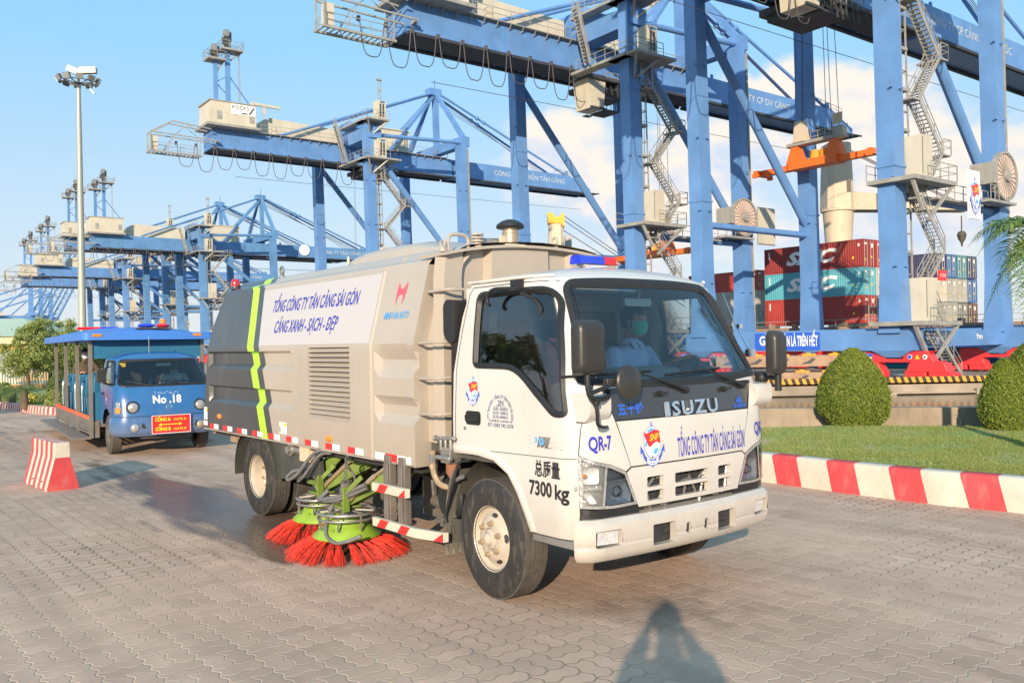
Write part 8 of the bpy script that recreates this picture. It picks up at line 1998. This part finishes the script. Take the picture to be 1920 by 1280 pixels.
# ---------------------------------------------------------------- ship, containers, ship cranes
m = MB(); u0, u1, v0, v1 = 20.5, 53, -34, 150
zt = 3.0 - QZ
def hull(z0, z1, name, mt, inset=0):
 m = MB(); m.hexa([Q(u0 + inset, v0, z0 - QZ), Q(u1, v0, z0 - QZ), Q(u1, v1, z0 - QZ), Q(u0 + inset, v1, z0 - QZ), Q(u0, v0, z1 - QZ), Q(u1, v0, z1 - QZ), Q(u1, v1, z1 - QZ), Q(u0, v1, z1 - QZ)]); return m
SH = empty('container_ship', tuple(Q(u0, 0, 0)), 0, 'dark blue and teal container ship moored behind the crane legs', 'ship')
def sbuild(m, name, mt, parent=None, **k):
 m.v = [tuple(V3(v) - V3(SH.location)) for v in m.v]; return m.build(name, mt, parent or SH, **k)
sbuild(hull(-2.6, -.9, '', ''), 'boot_top', 'ship_teal', smooth=0); sbuild(hull(-.9, 2.6, '', ''), 'hull', 'ship_blue', smooth=0)
m = MB(); m.hexa([Q(u0 + .3, v0, 2.6 - QZ), Q(u1 - .3, v0, 2.6 - QZ), Q(u1 - .3, v1, 2.6 - QZ), Q(u0 + .3, v1, 2.6 - QZ), Q(u0 + .3, v0, 2.9 - QZ), Q(u1 - .3, v0, 2.9 - QZ), Q(u1 - .3, v1, 2.9 - QZ), Q(u0 + .3, v1, 2.9 - QZ)]); sbuild(m, 'deck', 'rust', smooth=0)
m = MB(); rail(m, [Q(u0 + .1, v0, 3.9), Q(u0 + .1, v1, 3.9)], 1.0, 2.0); sbuild(m, 'railing', 'crane_grey', smooth=0)
# hatch coamings, bollards under the stacks
m = MB()
for v in range(-30, 148, 3): m.hexa([Q(u0 + 1.9, v, 4.2), Q(u0 + 2.4, v, 4.2), Q(u0 + 2.4, v + .5, 4.2), Q(u0 + 1.9, v + .5, 4.2), Q(u0 + 1.9, v, 4.7), Q(u0 + 2.4, v, 4.7), Q(u0 + 2.4, v + .5, 4.7), Q(u0 + 1.9, v + .5, 4.7)])
sbuild(m, 'lashing_posts', 'rust', smooth=0)
CC_ = {'red': (.42, .045, .035), 'shaded red': (.30, .035, .032), 'teal': (.11, .42, .50), 'white': (.62, .56, .46), 'pale grey': (.42, .41, .37), 'slate grey': (.20, .22, .22), 'navy': (.04, .05, .13), 'blue': (.04, .14, .36), 'sea green': (.08, .26, .30), 'maroon': (.12, .05, .04)}  # second entry: the same red with the crane's shade put into its colour
for k_, c_ in CC_.items(): mat('box_' + k_.replace(' ', '_'), c_, .5, var=.16, vs=.6, dirt=.45 if k_ in ('white', 'pale grey', 'slate grey') else .22, dirtcol=(.26, .14, .07))
_cm = {}
def cont_mesh(L_, H_):
 if (L_, H_) in _cm: return _cm[(L_, H_)]
 W_ = 2.44; d = .05; shape = []
 s = MB()   # local: X along length (0..L), Y 0..W, Z 0..H ; camera sees -Y side (y=0) and the x=0 end (doors)
 n = int((L_ - .4) / .28); xs = []
 for k in range(n): x = .2 + k * (L_ - .4) / n; w = (L_ - .4) / n; xs += [(x, d), (x + w * .26, 0.02), (x + w * .5, 0.02), (x + w * .76, d)]
 xs.append((L_ - .2, d))
 for yy, sg in ((0, 1), (W_, -1)):
  s.add([(x, yy + sg * y, .18) for x, y in xs] + [(x, yy + sg * y, H_ - .12) for x, y in xs], [(i, i + 1, i + 1 + len(xs), i + len(xs)) for i in range(len(xs) - 1)])
 s.add([(.05, .1, H_ - .04), (L_ - .05, .1, H_ - .04), (L_ - .05, W_ - .1, H_ - .04), (.05, W_ - .1, H_ - .04)], [(0, 1, 2, 3)]); s.add([(.05, .05, .1), (L_ - .05, .05, .1), (L_ - .05, W_ - .05, .1), (.05, W_ - .05, .1)], [(0, 1, 2, 3)]); s.box((L_ - .06, .1, .1), (L_ - .03, W_ - .1, H_ - .1))
 f = MB()
 for y in (0, W_ - .12):
  f.box((0, y, 0), (L_, y + .12, .17)); f.box((0, y, H_ - .12), (L_, y + .12, H_))
  for x in (0, L_ - .16): f.box((x, y, .17), (x + .16, y + .12, H_ - .12))
 for x in (0, L_ - .12): f.box((x, .12, 0), (x + .12, W_ - .12, .15)); f.box((x, .12, H_ - .11), (x + .12, W_ - .12, H_))
 dr = MB(); dr.box((.06, .14, .15), (.10, 1.21, H_ - .11)); dr.box((.06, 1.23, .15), (.10, W_ - .14, H_ - .11)); dr.k = 1
 for y in (.38, .88, 1.56, 2.06): dr.tube([(.03, y, .12), (.03, y, H_ - .1)], .022, 6); dr.box((.0, y - .05, .9), (.05, y + .18, .96)); dr.box((.02, y - .06, .55), (.06, y + .06, .62)); dr.box((.02, y - .06, H_ - .6), (.06, y + .06, H_ - .52))
 dr.k = 2; dr.box((.052, .5, H_ - .55), (.058, .80, H_ - .35)); dr.box((.052, 1.7, H_ - .85), (.058, 2.0, H_ - .40)); dr.k = 3; dr.box((.052, 1.65, 1.0), (.058, 1.85, 1.2)); dr.box((.052, .55, .7), (.058, .7, .9))
 _cm[(L_, H_)] = (s, f, dr); return _cm[(L_, H_)]
nC = 0
def container(u, v, z, col, label, L_=12.19, H_=2.9, text=None, open_side='land'):
 """near door end at (u, v); box runs away along the quay"""
 global nC; p = Q(u, v, z - QZ)
 rt = empty('shipping_container', tuple(p), math.atan2(.8, -.6), label, 'container', 'containers stacked on the ship'); mt = 'box_' + col.replace(' ', '_')
 key = (L_, H_, col); s, f, dr = cont_mesh(L_, H_)
 # local X is away along the quay; local Y must point landward->seaward, i.e. -Y of the rotated frame
 for nm, b, ms in (('side_panels', s, mt), ('frame', f, mt), ('doors', dr, [mt, 'galvanised', 'decal_white', 'decal_yellow'])):
  kk = (key, nm)
  if kk not in _cm:
   q = MB(); q.v = [(x, -y, zz) for x, y, zz in b.v]; q.f = [list(g) for g in b.f]; q.mi = list(b.mi); o = q.build(nm, ms, rt, smooth=0, fix=False); _cm[kk] = o
  else: o = _cm[kk].copy(); COL.objects.link(o); o.parent = rt
 if text:
  m = MB(); put_text(m, text, lambda a, b: (L_ - a, .02, b), 6.1, 1.45, 1.35, 6.4, bold=.05, shear=.35, res=2); m.build('lettering', 'decal_white', rt, smooth=0, fix=False)
 m = MB(); m.k = 0; m.box((.35, .0, H_ - .75), (.55, .006, H_ - .45)); m.box((L_ - .75, 0, H_ - 1.2), (L_ - .6, .006, H_ - .4)); m.k = 1; m.box((1.0, .0, .9), (1.2, .006, 1.15)); m.build('marks', ['decal_white', 'decal_yellow'], rt, smooth=0, fix=False)
U1, V1 = 23.4, 16.5; Z1 = 3.25
tn = ['bottom', 'middle', 'top']
for c, cols in enumerate([('shaded red', 'teal', 'shaded red'), ('slate grey', 'white', 'red'), ('pale grey', 'sea green', 'teal')]):
 for t in range(3):
  col = cols[t]; txt = 'SITC' if c == 0 and t > 0 else None
  lab = {(0, 0): 'plain red container under the teal SITC container', (0, 1): 'teal container with white SITC letters between two red ones', (0, 2): 'shaded red container with white SITC letters, top of the block nearest the truck'}.get((c, t), '%s container, %s tier, %s column behind the SITC containers' % (col, tn[t], ('', 'second', 'third')[c]))
  container(U1 + c * 2.5, V1, Z1 + t * 2.9, 'red' if (c == 0 and t == 0) else col, lab, text=txt)
G3 = Q(0, 0); u3, v3 = 40.0 - 7.6 + .9, 18.2
for c, cols in enumerate([('pale grey', 'white', 'navy'), ('pale grey', 'pale grey', 'blue'), ('slate grey', 'pale grey', 'sea green'), ('maroon', 'blue', 'navy')]):
 for t in range(3):
  container(40.1 + c * 2.5, 17.4, 2.9 + t * 2.85, cols[t], '%s container, %s tier, %s column, block right of the nearest crane leg' % (cols[t], tn[t], ('first', 'second', 'third', 'fourth')[c]), H_=2.78)
for c, cols in enumerate([('pale grey', 'pale grey', 'red'), ('white', 'white', 'red')]):
 for t in range(3): container(38.2 + c * 2.5, 41.0, 2.9 + t * 2.78, cols[t], '%s container, %s tier, %s column, farther block beside the windscreen' % (cols[t], tn[t], ('left', 'right')[c]), H_=2.78)
def ship_crane(px, D, ztop, zf, w, lab, jib=None, yellow=False):
 p = atY(px, 640, D); rt = empty('ship_crane', (p.x, p.y, 2.9), 0, lab, 'ship crane', 'ship deck cranes')
 m = MB(); h = zf - 2.9; m.lathe([(w * .42, 0), (w * .42, h * .5), (w * .52, h * .9), (w * .55, h)], (0, 0, 0), 'z', 20); m.lathe([(w * .5, h - .1), (w * .62, h), (w * .62, h + .25), (w * .5, h + .3)], (0, 0, 0), 'z', 20); m.build('pedestal', 'ship_beige', rt, smooth=40)
 m = MB(); a = w * .5; t = ztop - 2.9
 bt_ = [(-a, -a * .6), (-a * .6, -a), (a * .6, -a), (a, -a * .6), (a, a), (-a, a)]
 m.add([(x, y, h + .3) for x, y in bt_] + [(x * .85, y * .85, t) for x, y in bt_], [(i, (i + 1) % 6, (i + 1) % 6 + 6, i + 6) for i in range(6)] + [tuple(range(6, 12))]); m.build('tower', 'ship_beige', rt, smooth=0)
 m = MB(); m.box((a * .3, -a * 1.02, h + 2.2), (a * .6, -a * .99, h + 3.6)); m.build('hatch', 'mudflap', rt)
 if yellow:
  m = MB(); m.prism([(-a * .95, t - .1), (-a, t + 1.6), (-a * .5, t + 1.8), (0, t + .9), (a * .5, t + 1.1), (a * .7, t + 1.7), (a, t + 1.5), (a, t - .8), (a * .5, t - .1)], lambda x, z, d: (x, d, z), -a, a); m.build('head', 'ship_yellow', rt, smooth=0)
  m = MB(); m.box((a * 1.05, -a, t - 5), (a * 1.8, a * .4, t - 2.3)); m.build('cabin', 'crane_grey', rt)
  for dz in (1.4, .6, -1.2): MB().tube([(a * .9, 0, t + dz), (a + 22, 6, t - 14 + dz * .5)], .07, 4).build('rope', 'crane_cable', rt)
 if jib:
  m = MB(); m.beam((a * .8, -a * .4, h + 1.2), (jib, -a * .4 + 2, h + .6), 1.0, 2.2, w2=.8, h2=1.0); m.beam((a * .8, a * .6, h + 1.2), (jib, a * .6 + 2, h + .6), 1.0, 2.2, w2=.8, h2=1.0); m.box((jib * .45, -1.5, h + .1), (jib * .55, 3, h + .9)); m.build('jib', 'ship_beige', rt, smooth=0)
  for dz in (0, .4, .8): MB().tube([(a * .6, dz, t - .4), (jib - 1, dz + 2, h + 1.2)], .05, 4).build('rope', 'crane_cable', rt)
ship_crane(1576, 106, 25.5, 17.2, 3.3, 'beige ship crane with rusty flange rising behind the red and teal containers', jib=17)
ship_crane(1046, 150, 22.5, 9, 2.9, 'beige ship crane with a bright yellow head seen above the truck bulkhead', yellow=True)
# deck gear of the ship at the right edge
m = MB(); p = atY(1912, 640, 84); rt = empty('deck_store', (p.x, p.y, 0), math.atan2(.6, .8), 'teal deck block with yellow rails at the right edge behind the palm fronds', 'ship part'); m.box((-3, -2, -2), (3, 2, 2.1)); m.build('block', 'ship_teal', rt, smooth=0); m = MB(); rail(m, [(-3, -2, 2.1), (3, -2, 2.1)], 1.6, .8); m.build('railing', 'stripe_yellow', rt, smooth=0)

# rusty flat racks stacked on the quay
def flat_rack(x0, x1, y, z, lab):
 rt = empty('flat_rack', ((x0 + x1) / 2, y, z), R(-3), lab, 'flat rack', 'rusty flat racks stacked on the quay'); L_ = (x1 - x0) / 2
 m = MB(); m.box((-L_, -1.2, 0), (L_, 1.2, .12)); m.box((-L_, -1.22, .0), (L_, -1.1, .72)); m.box((-L_, 1.1, 0), (L_, 1.22, .72)); m.box((-L_, -1.2, .60), (L_, 1.2, .70)); m.build('frame', 'rust', rt, bevel=.02)
 for i in range(int(L_ * 2 / 1.75)):
  x = -L_ + .9 + i * 1.75; m = MB(); m.box((x - .45, -1.26, .70), (x + .45, -.9, .84)); m.box((x - .2, -1.28, .78), (x + .1, -1.0, .92)); m.build('lashing', 'stripe_yellow', rt, bevel=.01)
  m = MB(); m.add([(x - .55, -1.225, .15), (x + .1, -1.225, .2), (x + .45, -1.225, .5), (x + .2, -1.225, .56), (x - .1, -1.225, .35), (x - .3, -1.225, .3)], [(0, 1, 2, 3, 4, 5)]); m.build('slot', 'crane_dark', rt, smooth=0)
xa = atY(1408, 700, 58.5).x; xb = atY(1590, 700, 58.5).x
flat_rack(xa + .6, xb - .4, 58.8, QZ + .05, 'lower of two rusty grey flat racks stacked beside the striped quay edge'); flat_rack(xa - 2.4, xb + .3, 59.0, QZ + 1.15, 'upper of two rusty grey flat racks stacked beside the striped quay edge')
m = MB(); [m.box((x, 58.2, QZ), (x + .3, 59.8, QZ + 1.15)) for x in (xa - 1, xb - .3)]; tag(m.build('timber_blocks', 'rust'), 'dark timber blocks carrying the upper rusty flat rack', 'blocks')

# ---------------------------------------------------------------- plants
def leaves_on(mb, pts, size, r, bend=.3, n_up=None):
 for p, nrm in pts:
  a = V3((r.uniform(-1, 1), r.uniform(-1, 1), r.uniform(-1, 1))); d = (nrm * r.uniform(.2, .9) + a * .8).normalized(); s_ = d.cross(a + V3((0, 0, .3))).normalized() * size * r.uniform(.25, .45); L_ = size * r.uniform(.7, 1.3)
  q = p + d * L_ * .5 + d.cross(s_).normalized() * L_ * .1; mb.add([p, q + s_, p + d * L_, q - s_], [(0, 1, 2, 3)])
def clipped_shrub(px, py, w, h, lab, n, seed, lean_=0):
 p = gnd(px, py, .27); rt = empty('clipped_shrub', (p.x, p.y, .25), 0, lab, 'shrub', 'clipped cone shrubs on the lawn'); r = random.Random(seed); mb = MB(); pts = []
 prof = [(0.0, .55), (.06, .76), (.16, .93), (.30, 1.0), (.45, .97), (.62, .82), (.78, .59), (.90, .36), (.97, .20), (1.0, .06)]
 for i in range(n):
  z = r.random() ** .9; a = r.uniform(0, 2 * PI); rad = lerp(z, prof) * w / 2; bump = 1 + .11 * noise.noise(V3((math.cos(a) * 2, math.sin(a) * 2, z * 5 + seed))) + .02 * noise.noise(V3((math.cos(a) * 7, math.sin(a) * 7, z * 15)))
  dp = 1 - .10 * r.random() ** 1.5; q = V3((math.cos(a) * rad * bump * dp, math.sin(a) * rad * bump * dp, z * h)); pts.append((q, V3((math.cos(a), math.sin(a), .25 + z * .5)).normalized()))
 leaves_on(mb, pts, .030, r)
 for i in range(160):
  z = r.random(); a = r.uniform(0, 2 * PI); rad = lerp(z, prof) * w / 2; q = V3((math.cos(a) * rad, math.sin(a) * rad, z * h)); d = V3((math.cos(a) * .7 + r.uniform(-.4, .4), math.sin(a) * .7 + r.uniform(-.4, .4), .8)).normalized(); leaves_on(mb, [(q + d * t, d) for t in (.0, .012, .024, .036, .048)], .028, r)
 mb.build('foliage', 'leaf_shrub', rt, smooth=0, fix=False)
 m = MB(); m.lathe([(0, .0)] + [(lerp(t, prof) * w / 2 * .86, t * h) for t in (.02, .1, .2, .3, .45, .6, .75, .88)] + [(0, h * .95)], (0, 0, 0), 'z', 24); m.build('inner_core', 'leaf_dark', rt, smooth=60)  # solid dark core inside the leaf shell
 m = MB(); m.tube([(0, 0, -.1), (0, 0, .4)], [.05, .03], 8); m.build('stem', 'bark', rt)
clipped_shrub(1601, 797, 1.15, 1.27, 'clipped egg-shaped green shrub left of the other, in front of the bogies', 30000, 3)
clipped_shrub(1884, 805, .68, 1.08, 'narrower clipped shrub at the right edge, in front of the taller one', 16000, 5)
clipped_shrub(1935, 802, 1.05, 1.33, 'tall clipped shrub cut by the right edge of the photo', 22000, 8)
def frond(m, base, az, L_, rise, droop, nl, lw, r, stem=.012):
 pts = []; d = V3((math.cos(az), math.sin(az), 0)); n = 14
 for k in range(n + 1): t = k / n; pts.append(base + d * (L_ * t * (1 - .15 * t)) + V3((0, 0, rise * t - droop * t * t)))
 m.tube(pts, [stem * (1 - .8 * k / n) for k in range(n + 1)], 4)
 side = V3((-d.y, d.x, 0))
 for k in range(nl):
  t = .12 + .86 * k / nl; i = min(n - 1, int(t * n)); p = pts[i].lerp(pts[i + 1], t * n - i); tg = (pts[i + 1] - pts[i]).normalized()
  for sg in (-1, 1):
   ln = lw * math.sin(PI * min(1, .15 + t * .9)) ** .7 * r.uniform(.8, 1.1); dd = (side * sg * .85 + tg * .55 + V3((0, 0, .18 + r.uniform(-.2, .15)))).normalized(); w_ = tg * (ln * .048); q1 = p + dd * ln * .5 + V3((0, 0, -.02 * ln)); q2 = p + dd * ln + V3((0, 0, -ln * .35))
   m.add([p - w_ * .6, p + w_ * .6, q1 + w_, q1 - w_, q2], [(0, 1, 2, 3), (3, 2, 4)])
p = atY(1988, 425, 10.0); PT = empty('palm_tree', (p.x, p.y, .26), 0, 'palm whose long green fronds hang in from the right edge over the crane', 'palm tree'); r = random.Random(4)
top = p.z - .26
m = MB(); m.tube([(0, 0, -.2), (.03, 0, top * .5), (0, 0, top)], [.11, .075, .06], 12); m.build('trunk', 'bark', PT)
for k in range(11):
 m = MB(); az = 2 * PI * k / 11 + r.uniform(-.15, .15) + .1; frond(m, V3((0, 0, top)), az, r.uniform(1.0, 1.25), r.uniform(.15, .7), r.uniform(.7, 1.3), 34, .34, r); m.build('frond', 'leaf_palm', PT, smooth=0, fix=False)
for az, L_, ri, dr in ((PI * 1.0, 1.0, .45, .62), (PI * 1.06, .98, .15, .95), (PI * .93, 1.0, .05, 1.15), (PI * 1.16, .9, -.05, 1.2), (PI * 1.28, .8, .0, 1.1)):
 m = MB(); frond(m, V3((0, 0, top)), az, L_, ri, dr, 36, .32, r); m.build('frond', 'leaf_palm', PT, smooth=0, fix=False)
def tree(x, y, h, crowns, lab, n, seed, lsize=.075, z0=.15, lm='leaf_tree', tr=.06):
 rt = empty('tree', (x, y, z0), 0, lab, 'tree', 'trees by the yellow building'); r = random.Random(seed); m = MB(); t0 = h * .35
 m.tube([(0, 0, -.1), (.05, 0, t0 * .6), (-.03, .02, t0)], [tr * 1.4, tr, tr * .9], 10)
 for (cx, cy, cz, rx, ry, rz_) in crowns:
  for k in range(3): m.tube([(-.03, .02, t0 * r.uniform(.7, 1)), (cx * .5 + r.uniform(-.1, .1), cy * .5, (t0 + cz) / 2), (cx + r.uniform(-.4, .4) * rx, cy + r.uniform(-.4, .4) * ry, cz + r.uniform(-.3, .4) * rz_)], [tr * .6, tr * .35, tr * .12], 6)
 m.build('trunk', 'bark', rt)
 mb = MB(); tot_ = sum(a[3] * a[5] for a in crowns)
 for (cx, cy, cz, rx, ry, rz_) in crowns:
  k_ = int(n * rx * rz_ / tot_); ncl = max(8, int(k_ / 110)); cl = []
  for c in range(ncl):
   while True:
    q = V3((r.uniform(-1, 1), r.uniform(-1, 1), r.uniform(-1, 1)))
    if q.length < 1 and q.length > .25: break
   cl.append((V3((cx + q.x * rx, cy + q.y * ry, cz + q.z * rz_)), q))
  pts = []
  for i in range(k_):
   c, q = r.choice(cl); d = V3((r.gauss(0, 1), r.gauss(0, 1), r.gauss(0, .7))); s_ = .17 * min(rx, rz_) * 1.2; pts.append((c + d * s_ * .8, (q + d * .3).normalized()))
  leaves_on(mb, pts, lsize, r)
 mb.build('crown', lm, rt, smooth=0, fix=False); return rt
def PX(px, py, D): v = atY(px, py, D); return v
a = PX(50, 700, 30); tree(a.x, a.y, 3.0, [(-.35, 0, 1.35, .75, .7, .55), (.35, 0, 1.25, .7, .7, .6), (.1, .1, 1.9, .6, .6, .4)], 'round leafy tree left of the shuttle, half hiding the yellow wall', 9000, 1, .07)
a = PX(92, 700, 31); tree(a.x, a.y, 3.6, [(0, 0, 2.45, .9, .8, .5), (-.5, 0, 2.2, .5, .5, .4), (.5, 0, 1.4, .8, .7, .8), (.9, .3, 2.3, .45, .5, .35)], 'taller airy tree whose crown shows above the shuttle canopy and house roof', 11000, 2, .07)
a = PX(160, 700, 33); tree(a.x, a.y, 2.8, [(-.5, 0, 1.3, .8, .8, .8), (.5, 0, 1.2, .9, .8, .8), (1.4, 0, .9, .8, .7, .6)], 'low dense tree visible through the open side of the shuttle cabin', 9000, 3, .075, lm='leaf_dark')
a = PX(-60, 700, 33); tree(a.x, a.y, 3.2, [(0, 0, 1.8, 1.2, 1, .8)], 'leafy tree just outside the left edge beside the yellow building', 5000, 6, .08)
def cycad(px, py, D, h, L_, lab, seed):
 a = gnd(px, py, .14); rt = empty('cycad', (a.x, a.y, .14), 0, lab, 'cycad', 'cycads behind the left kerb'); r = random.Random(seed); m = MB(); m.lathe([(.10, -.05), (.11, h * .3), (.09, h * .7), (.10, h), (0, h + .05)], (0, 0, 0), 'z', 10); m.build('trunk', 'bark', rt)
 m = MB()
 for k in range(16): frond(m, V3((0, 0, h)), 2 * PI * k / 16 + r.uniform(-.1, .1), L_ * r.uniform(.85, 1.1), r.uniform(.1, .55), r.uniform(.35, .7), 16, .16, r, .01)
 m.build('fronds', 'leaf_dark', rt, smooth=0, fix=False)
cycad(46, 764, 24, .48, .62, 'cycad with the thickest trunk, nearest to the shuttle', 1); cycad(23, 758, 26, .38, .55, 'middle cycad of the three behind the left kerb', 2); cycad(-4, 757, 27, .4, .6, 'cycad cut by the left edge of the photo', 3)
def bush(px, py, w, h, lab, n, seed, mt='leaf_tree', fl=0, z0=.14):
 a = gnd(px, py, z0); rt = empty('bush', (a.x, a.y, z0), 0, lab, 'bush', 'bushes behind the left kerb'); r = random.Random(seed); pts = []
 for i in range(n):
  t = r.uniform(0, 2 * PI); z = r.random(); rad = math.sqrt(max(0, 1 - (z * .96) ** 2)) * w / 2 * r.uniform(.6, 1.05); pts.append((V3((math.cos(t) * rad, math.sin(t) * rad, z * h)), V3((math.cos(t), math.sin(t), .6)).normalized()))
 m = MB(); leaves_on(m, pts, .06, r); m.build('foliage', mt, rt, smooth=0, fix=False)
 if fl:
  m = MB()
  for i in range(fl): t = r.uniform(0, 2 * PI); z = r.uniform(.3, 1); rad = math.sqrt(max(0, 1 - z * z * .9)) * w / 2; m.sphere((math.cos(t) * rad, math.sin(t) * rad, z * h), .028, 6, 4)
  m.build('flowers', 'flower_yellow', rt, smooth=40)
bush(59, 758, .36, .30, 'small bush dotted with yellow flowers beside the cycad', 900, 1, fl=60); bush(84, 757, .55, .26, 'low spreading bush between the flower bush and the shuttle', 1500, 2); bush(103, 762, .5, .45, 'pale leafy bush right behind the rear post of the shuttle', 1800, 3); bush(106, 745, .6, .75, 'rounded dark bush in front of the white fence', 2000, 4, 'leaf_dark'); bush(2, 752, .9, .6, 'grassy bush at the left edge behind the cycads', 1800, 5)
bush(140, 755, .8, .5, 'bush seen through the shuttle cabin posts', 1800, 6); bush(180, 757, .9, .55, 'bush behind the front post of the shuttle', 1800, 7, 'leaf_dark'); bush(240, 752, 1.2, .6, 'bush hidden mostly behind the shuttle cab', 1500, 8)
# ---------------------------------------------------------------- building, fence, lamp mast, barrier
HB = empty('building', (-31.5, 47, 0), 0, 'low yellow building with a pale green hipped roof behind the left trees', 'building')
m = MB(); m.box((-9, 0, 0), (6.4, 8, 2.25)); m.build('wall', 'wall_yellow', HB, smooth=0)
m = MB(); m.box((-9.5, -.55, 2.2), (6.9, 8.5, 2.62)); m.build('cornice', 'wall_cream', HB, smooth=0)
m = MB(); m.add([(-9.7, -.7, 2.6), (7.1, -.7, 2.6), (7.1, 8.7, 2.6), (-9.7, 8.7, 2.6), (-4.5, 4, 3.75), (2.6, 4, 3.75)], [(0, 1, 5, 4), (1, 2, 5), (2, 3, 4, 5), (3, 0, 4)]); m.build('roof', 'roof_green', HB, smooth=0)
for x in (-6, -2.6, .8, 4.0): m = MB(); m.k = 0; m.box((x - .7, -.04, .3), (x + .7, .02, 1.75)); m.k = 1; m.box((x - .04, -.07, .3), (x + .04, -.04, 1.75)); m.box((x - .75, -.07, 1.75), (x + .75, -.03, 1.82)); m.build('window', ['slate', 'decal_white'] if False else ['interior_grey', 'decal_white'], HB, smooth=0)
FN = empty('fence', (-22.5, 37, 0), 0, 'white picket fence on a brick base behind the left bushes', 'fence')
m = MB(); m.box((-8, 0, 0), (9, .2, .35)); m.build('brick_base', 'stone_orange', FN); m = MB()
for k in range(140): m.box((-8 + k * .12, .06, .35), (-8 + k * .12 + .055, .12, 1.05))
m.box((-8, .12, .45), (9, .15, .5)); m.box((-8, .12, .9), (9, .15, .95)); m.build('pickets', 'fence_white', FN, smooth=0)
a = atY(157, 640, 50); LP = empty('lamp_mast', (a.x - .06, a.y, 0), 0, 'tall galvanised lamp mast with a ring of floodlights at its top', 'lamp mast'); zt_ = atY(155, 160, 50).z
m = MB(); m.lathe([(.23, -.2), (.22, 2), (.185, zt_ * .45), (.187, zt_ * .45 + .03), (.145, zt_ * .8), (.147, zt_ * .8 + .03), (.11, zt_), (0, zt_)], (0, 0, 0), 'z', 20)
m.build('pole', 'galvanised', LP, smooth=40)
m = MB(); m.tube([(0, 0, zt_), (0, 0, zt_ + .9)], .07, 8)
for k in range(10):
 t = 2 * PI * k / 10 + .2; m.tube([(0, 0, zt_ + .1), (math.cos(t) * 1.1, math.sin(t) * 1.1, zt_ + .25)], .03, 5)
m.tube([(math.cos(t) * .75, math.sin(t) * .75, zt_ + .2) for t in [2 * PI * k / 20 for k in range(20)]], .03, 5, closed=True); m.build('arm_ring', 'mudflap', LP)
for k in range(10):
 t = 2 * PI * k / 10 + .2; c = V3((math.cos(t) * 1.05, math.sin(t) * 1.05, zt_ + .28)); o = V3((math.cos(t), math.sin(t), -.55)).normalized(); m = MB(); m.k = 0; m.beam(c - o * .10, c + o * .08, .30, .26, w2=.38, h2=.32); m.k = 1; m.beam(c + o * .08, c + o * .09, .34, .28); m.build('floodlight', ['mudflap', 'lamp_lens'], LP, smooth=0)
for dx, w_, an in ((-.25, .7, .5), (.55, .9, -.05)): m = MB(); m.beam((dx - w_ / 2, 0, zt_ + .85 + an * .3), (dx + w_ / 2, .1, zt_ + .85 - an * .3), .35, .32); m.build('head_box', 'galvanised', LP, smooth=0)
m = MB(); m.tube([(.62, .1, zt_ + .1), (.66, .1, zt_ - .25), (.8, .1, zt_ - .4), (.86, .1, zt_ - .5)], .06, 6); m.build('camera', 'decal_white', LP)
# striped concrete barrier
b0, b1 = gnd(86, 921), gnd(150, 915.5); b2 = gnd(40, 903)
d1 = (b2 - b0); d1.z = 0; Lb = d1.length; d1.normalize(); e1 = V3((d1.y, -d1.x, 0)); 
if e1.dot(b1 - b0) < 0: e1 = -e1
wb = (b1 - b0).dot(e1); hb = .585
BR = empty('concrete_barrier', tuple((b0 + b1) / 2), 0, 'short concrete road barrier painted in red and white stripes, chipped, with a red end', 'barrier')
Lb = 1.05
sec = [(-.5, 0), (-.5, .035), (-.235, .40), (-.215, hb), (.215, hb), (.235, .40), (.5, .035), (.5, 0)]
def BP(s, k, y, z): return (e1 * (y * wb + wb / 2 * 0) + d1 * s + V3((0, 0, z)))
m = MB(); nst = 10; w_ = Lb / nst
for i in range(nst):
 for j in range(7):
  (y0, z0), (y1, z1) = sec[j], sec[j + 1]
  mi = 1 if i % 2 == 0 else 0
  if j == 3: mi = 1 if i % 2 == 0 else 0
  if j in (0, 6) or True:
   m.add([BP(i * w_, 0, y0, z0), BP((i + 1) * w_, 0, y0, z0), BP((i + 1) * w_, 0, y1, z1), BP(i * w_, 0, y1, z1)], [(0, 1, 2, 3)], mi)
m.add([BP(0, 0, y, z) for y, z in [sec[0], sec[1], sec[2], sec[5], sec[6], sec[7]]], [tuple(range(6))], 0); m.add([BP(0, 0, y, z) for y, z in [sec[2], sec[3], sec[4], sec[5]]], [(0, 1, 2, 3)], 1); m.add([BP(Lb, 0, y, z) for y, z in sec], [tuple(range(8))], 1)
BB = m.build('block', ['kerb_red', 'kerb_white'], BR, smooth=0)
for s_ in (.28, .68):
 m = MB(); q = rnd([(s_ - .07, 0), (s_ + .07, 0), (s_ + .05, .10), (s_ - .04, .11)], .03, 3); m.add([BP(a, 0, -.502, b) if b < .04 else BP(a, 0, -.502 + (b - .035) * .265 / .365, b) for a, b in q], [tuple(range(len(q)))]); m.build('drain_slot', 'mudflap', BB, smooth=0)
# street bin / trees out of frame on the left cast the long shadows on the paving
for i, (x, y, h, lab) in enumerate(((-19, 8.5, 6.5, 'tree standing outside the left edge, nearer one casting a shadow across the paving'), (-24, 12.5, 7.5, 'tree standing outside the left edge, farther one casting a shadow by the kerb'))):
 tree(x, y, h, [(0, 0, h * .75, 1.9, 1.9, 1.5), (1.0, .5, h * .65, 1.3, 1.3, 1.0)], lab, 3500, 20 + i, .22, z0=0, lm='leaf_dark', tr=.14)
bpy.context.view_layer.update()
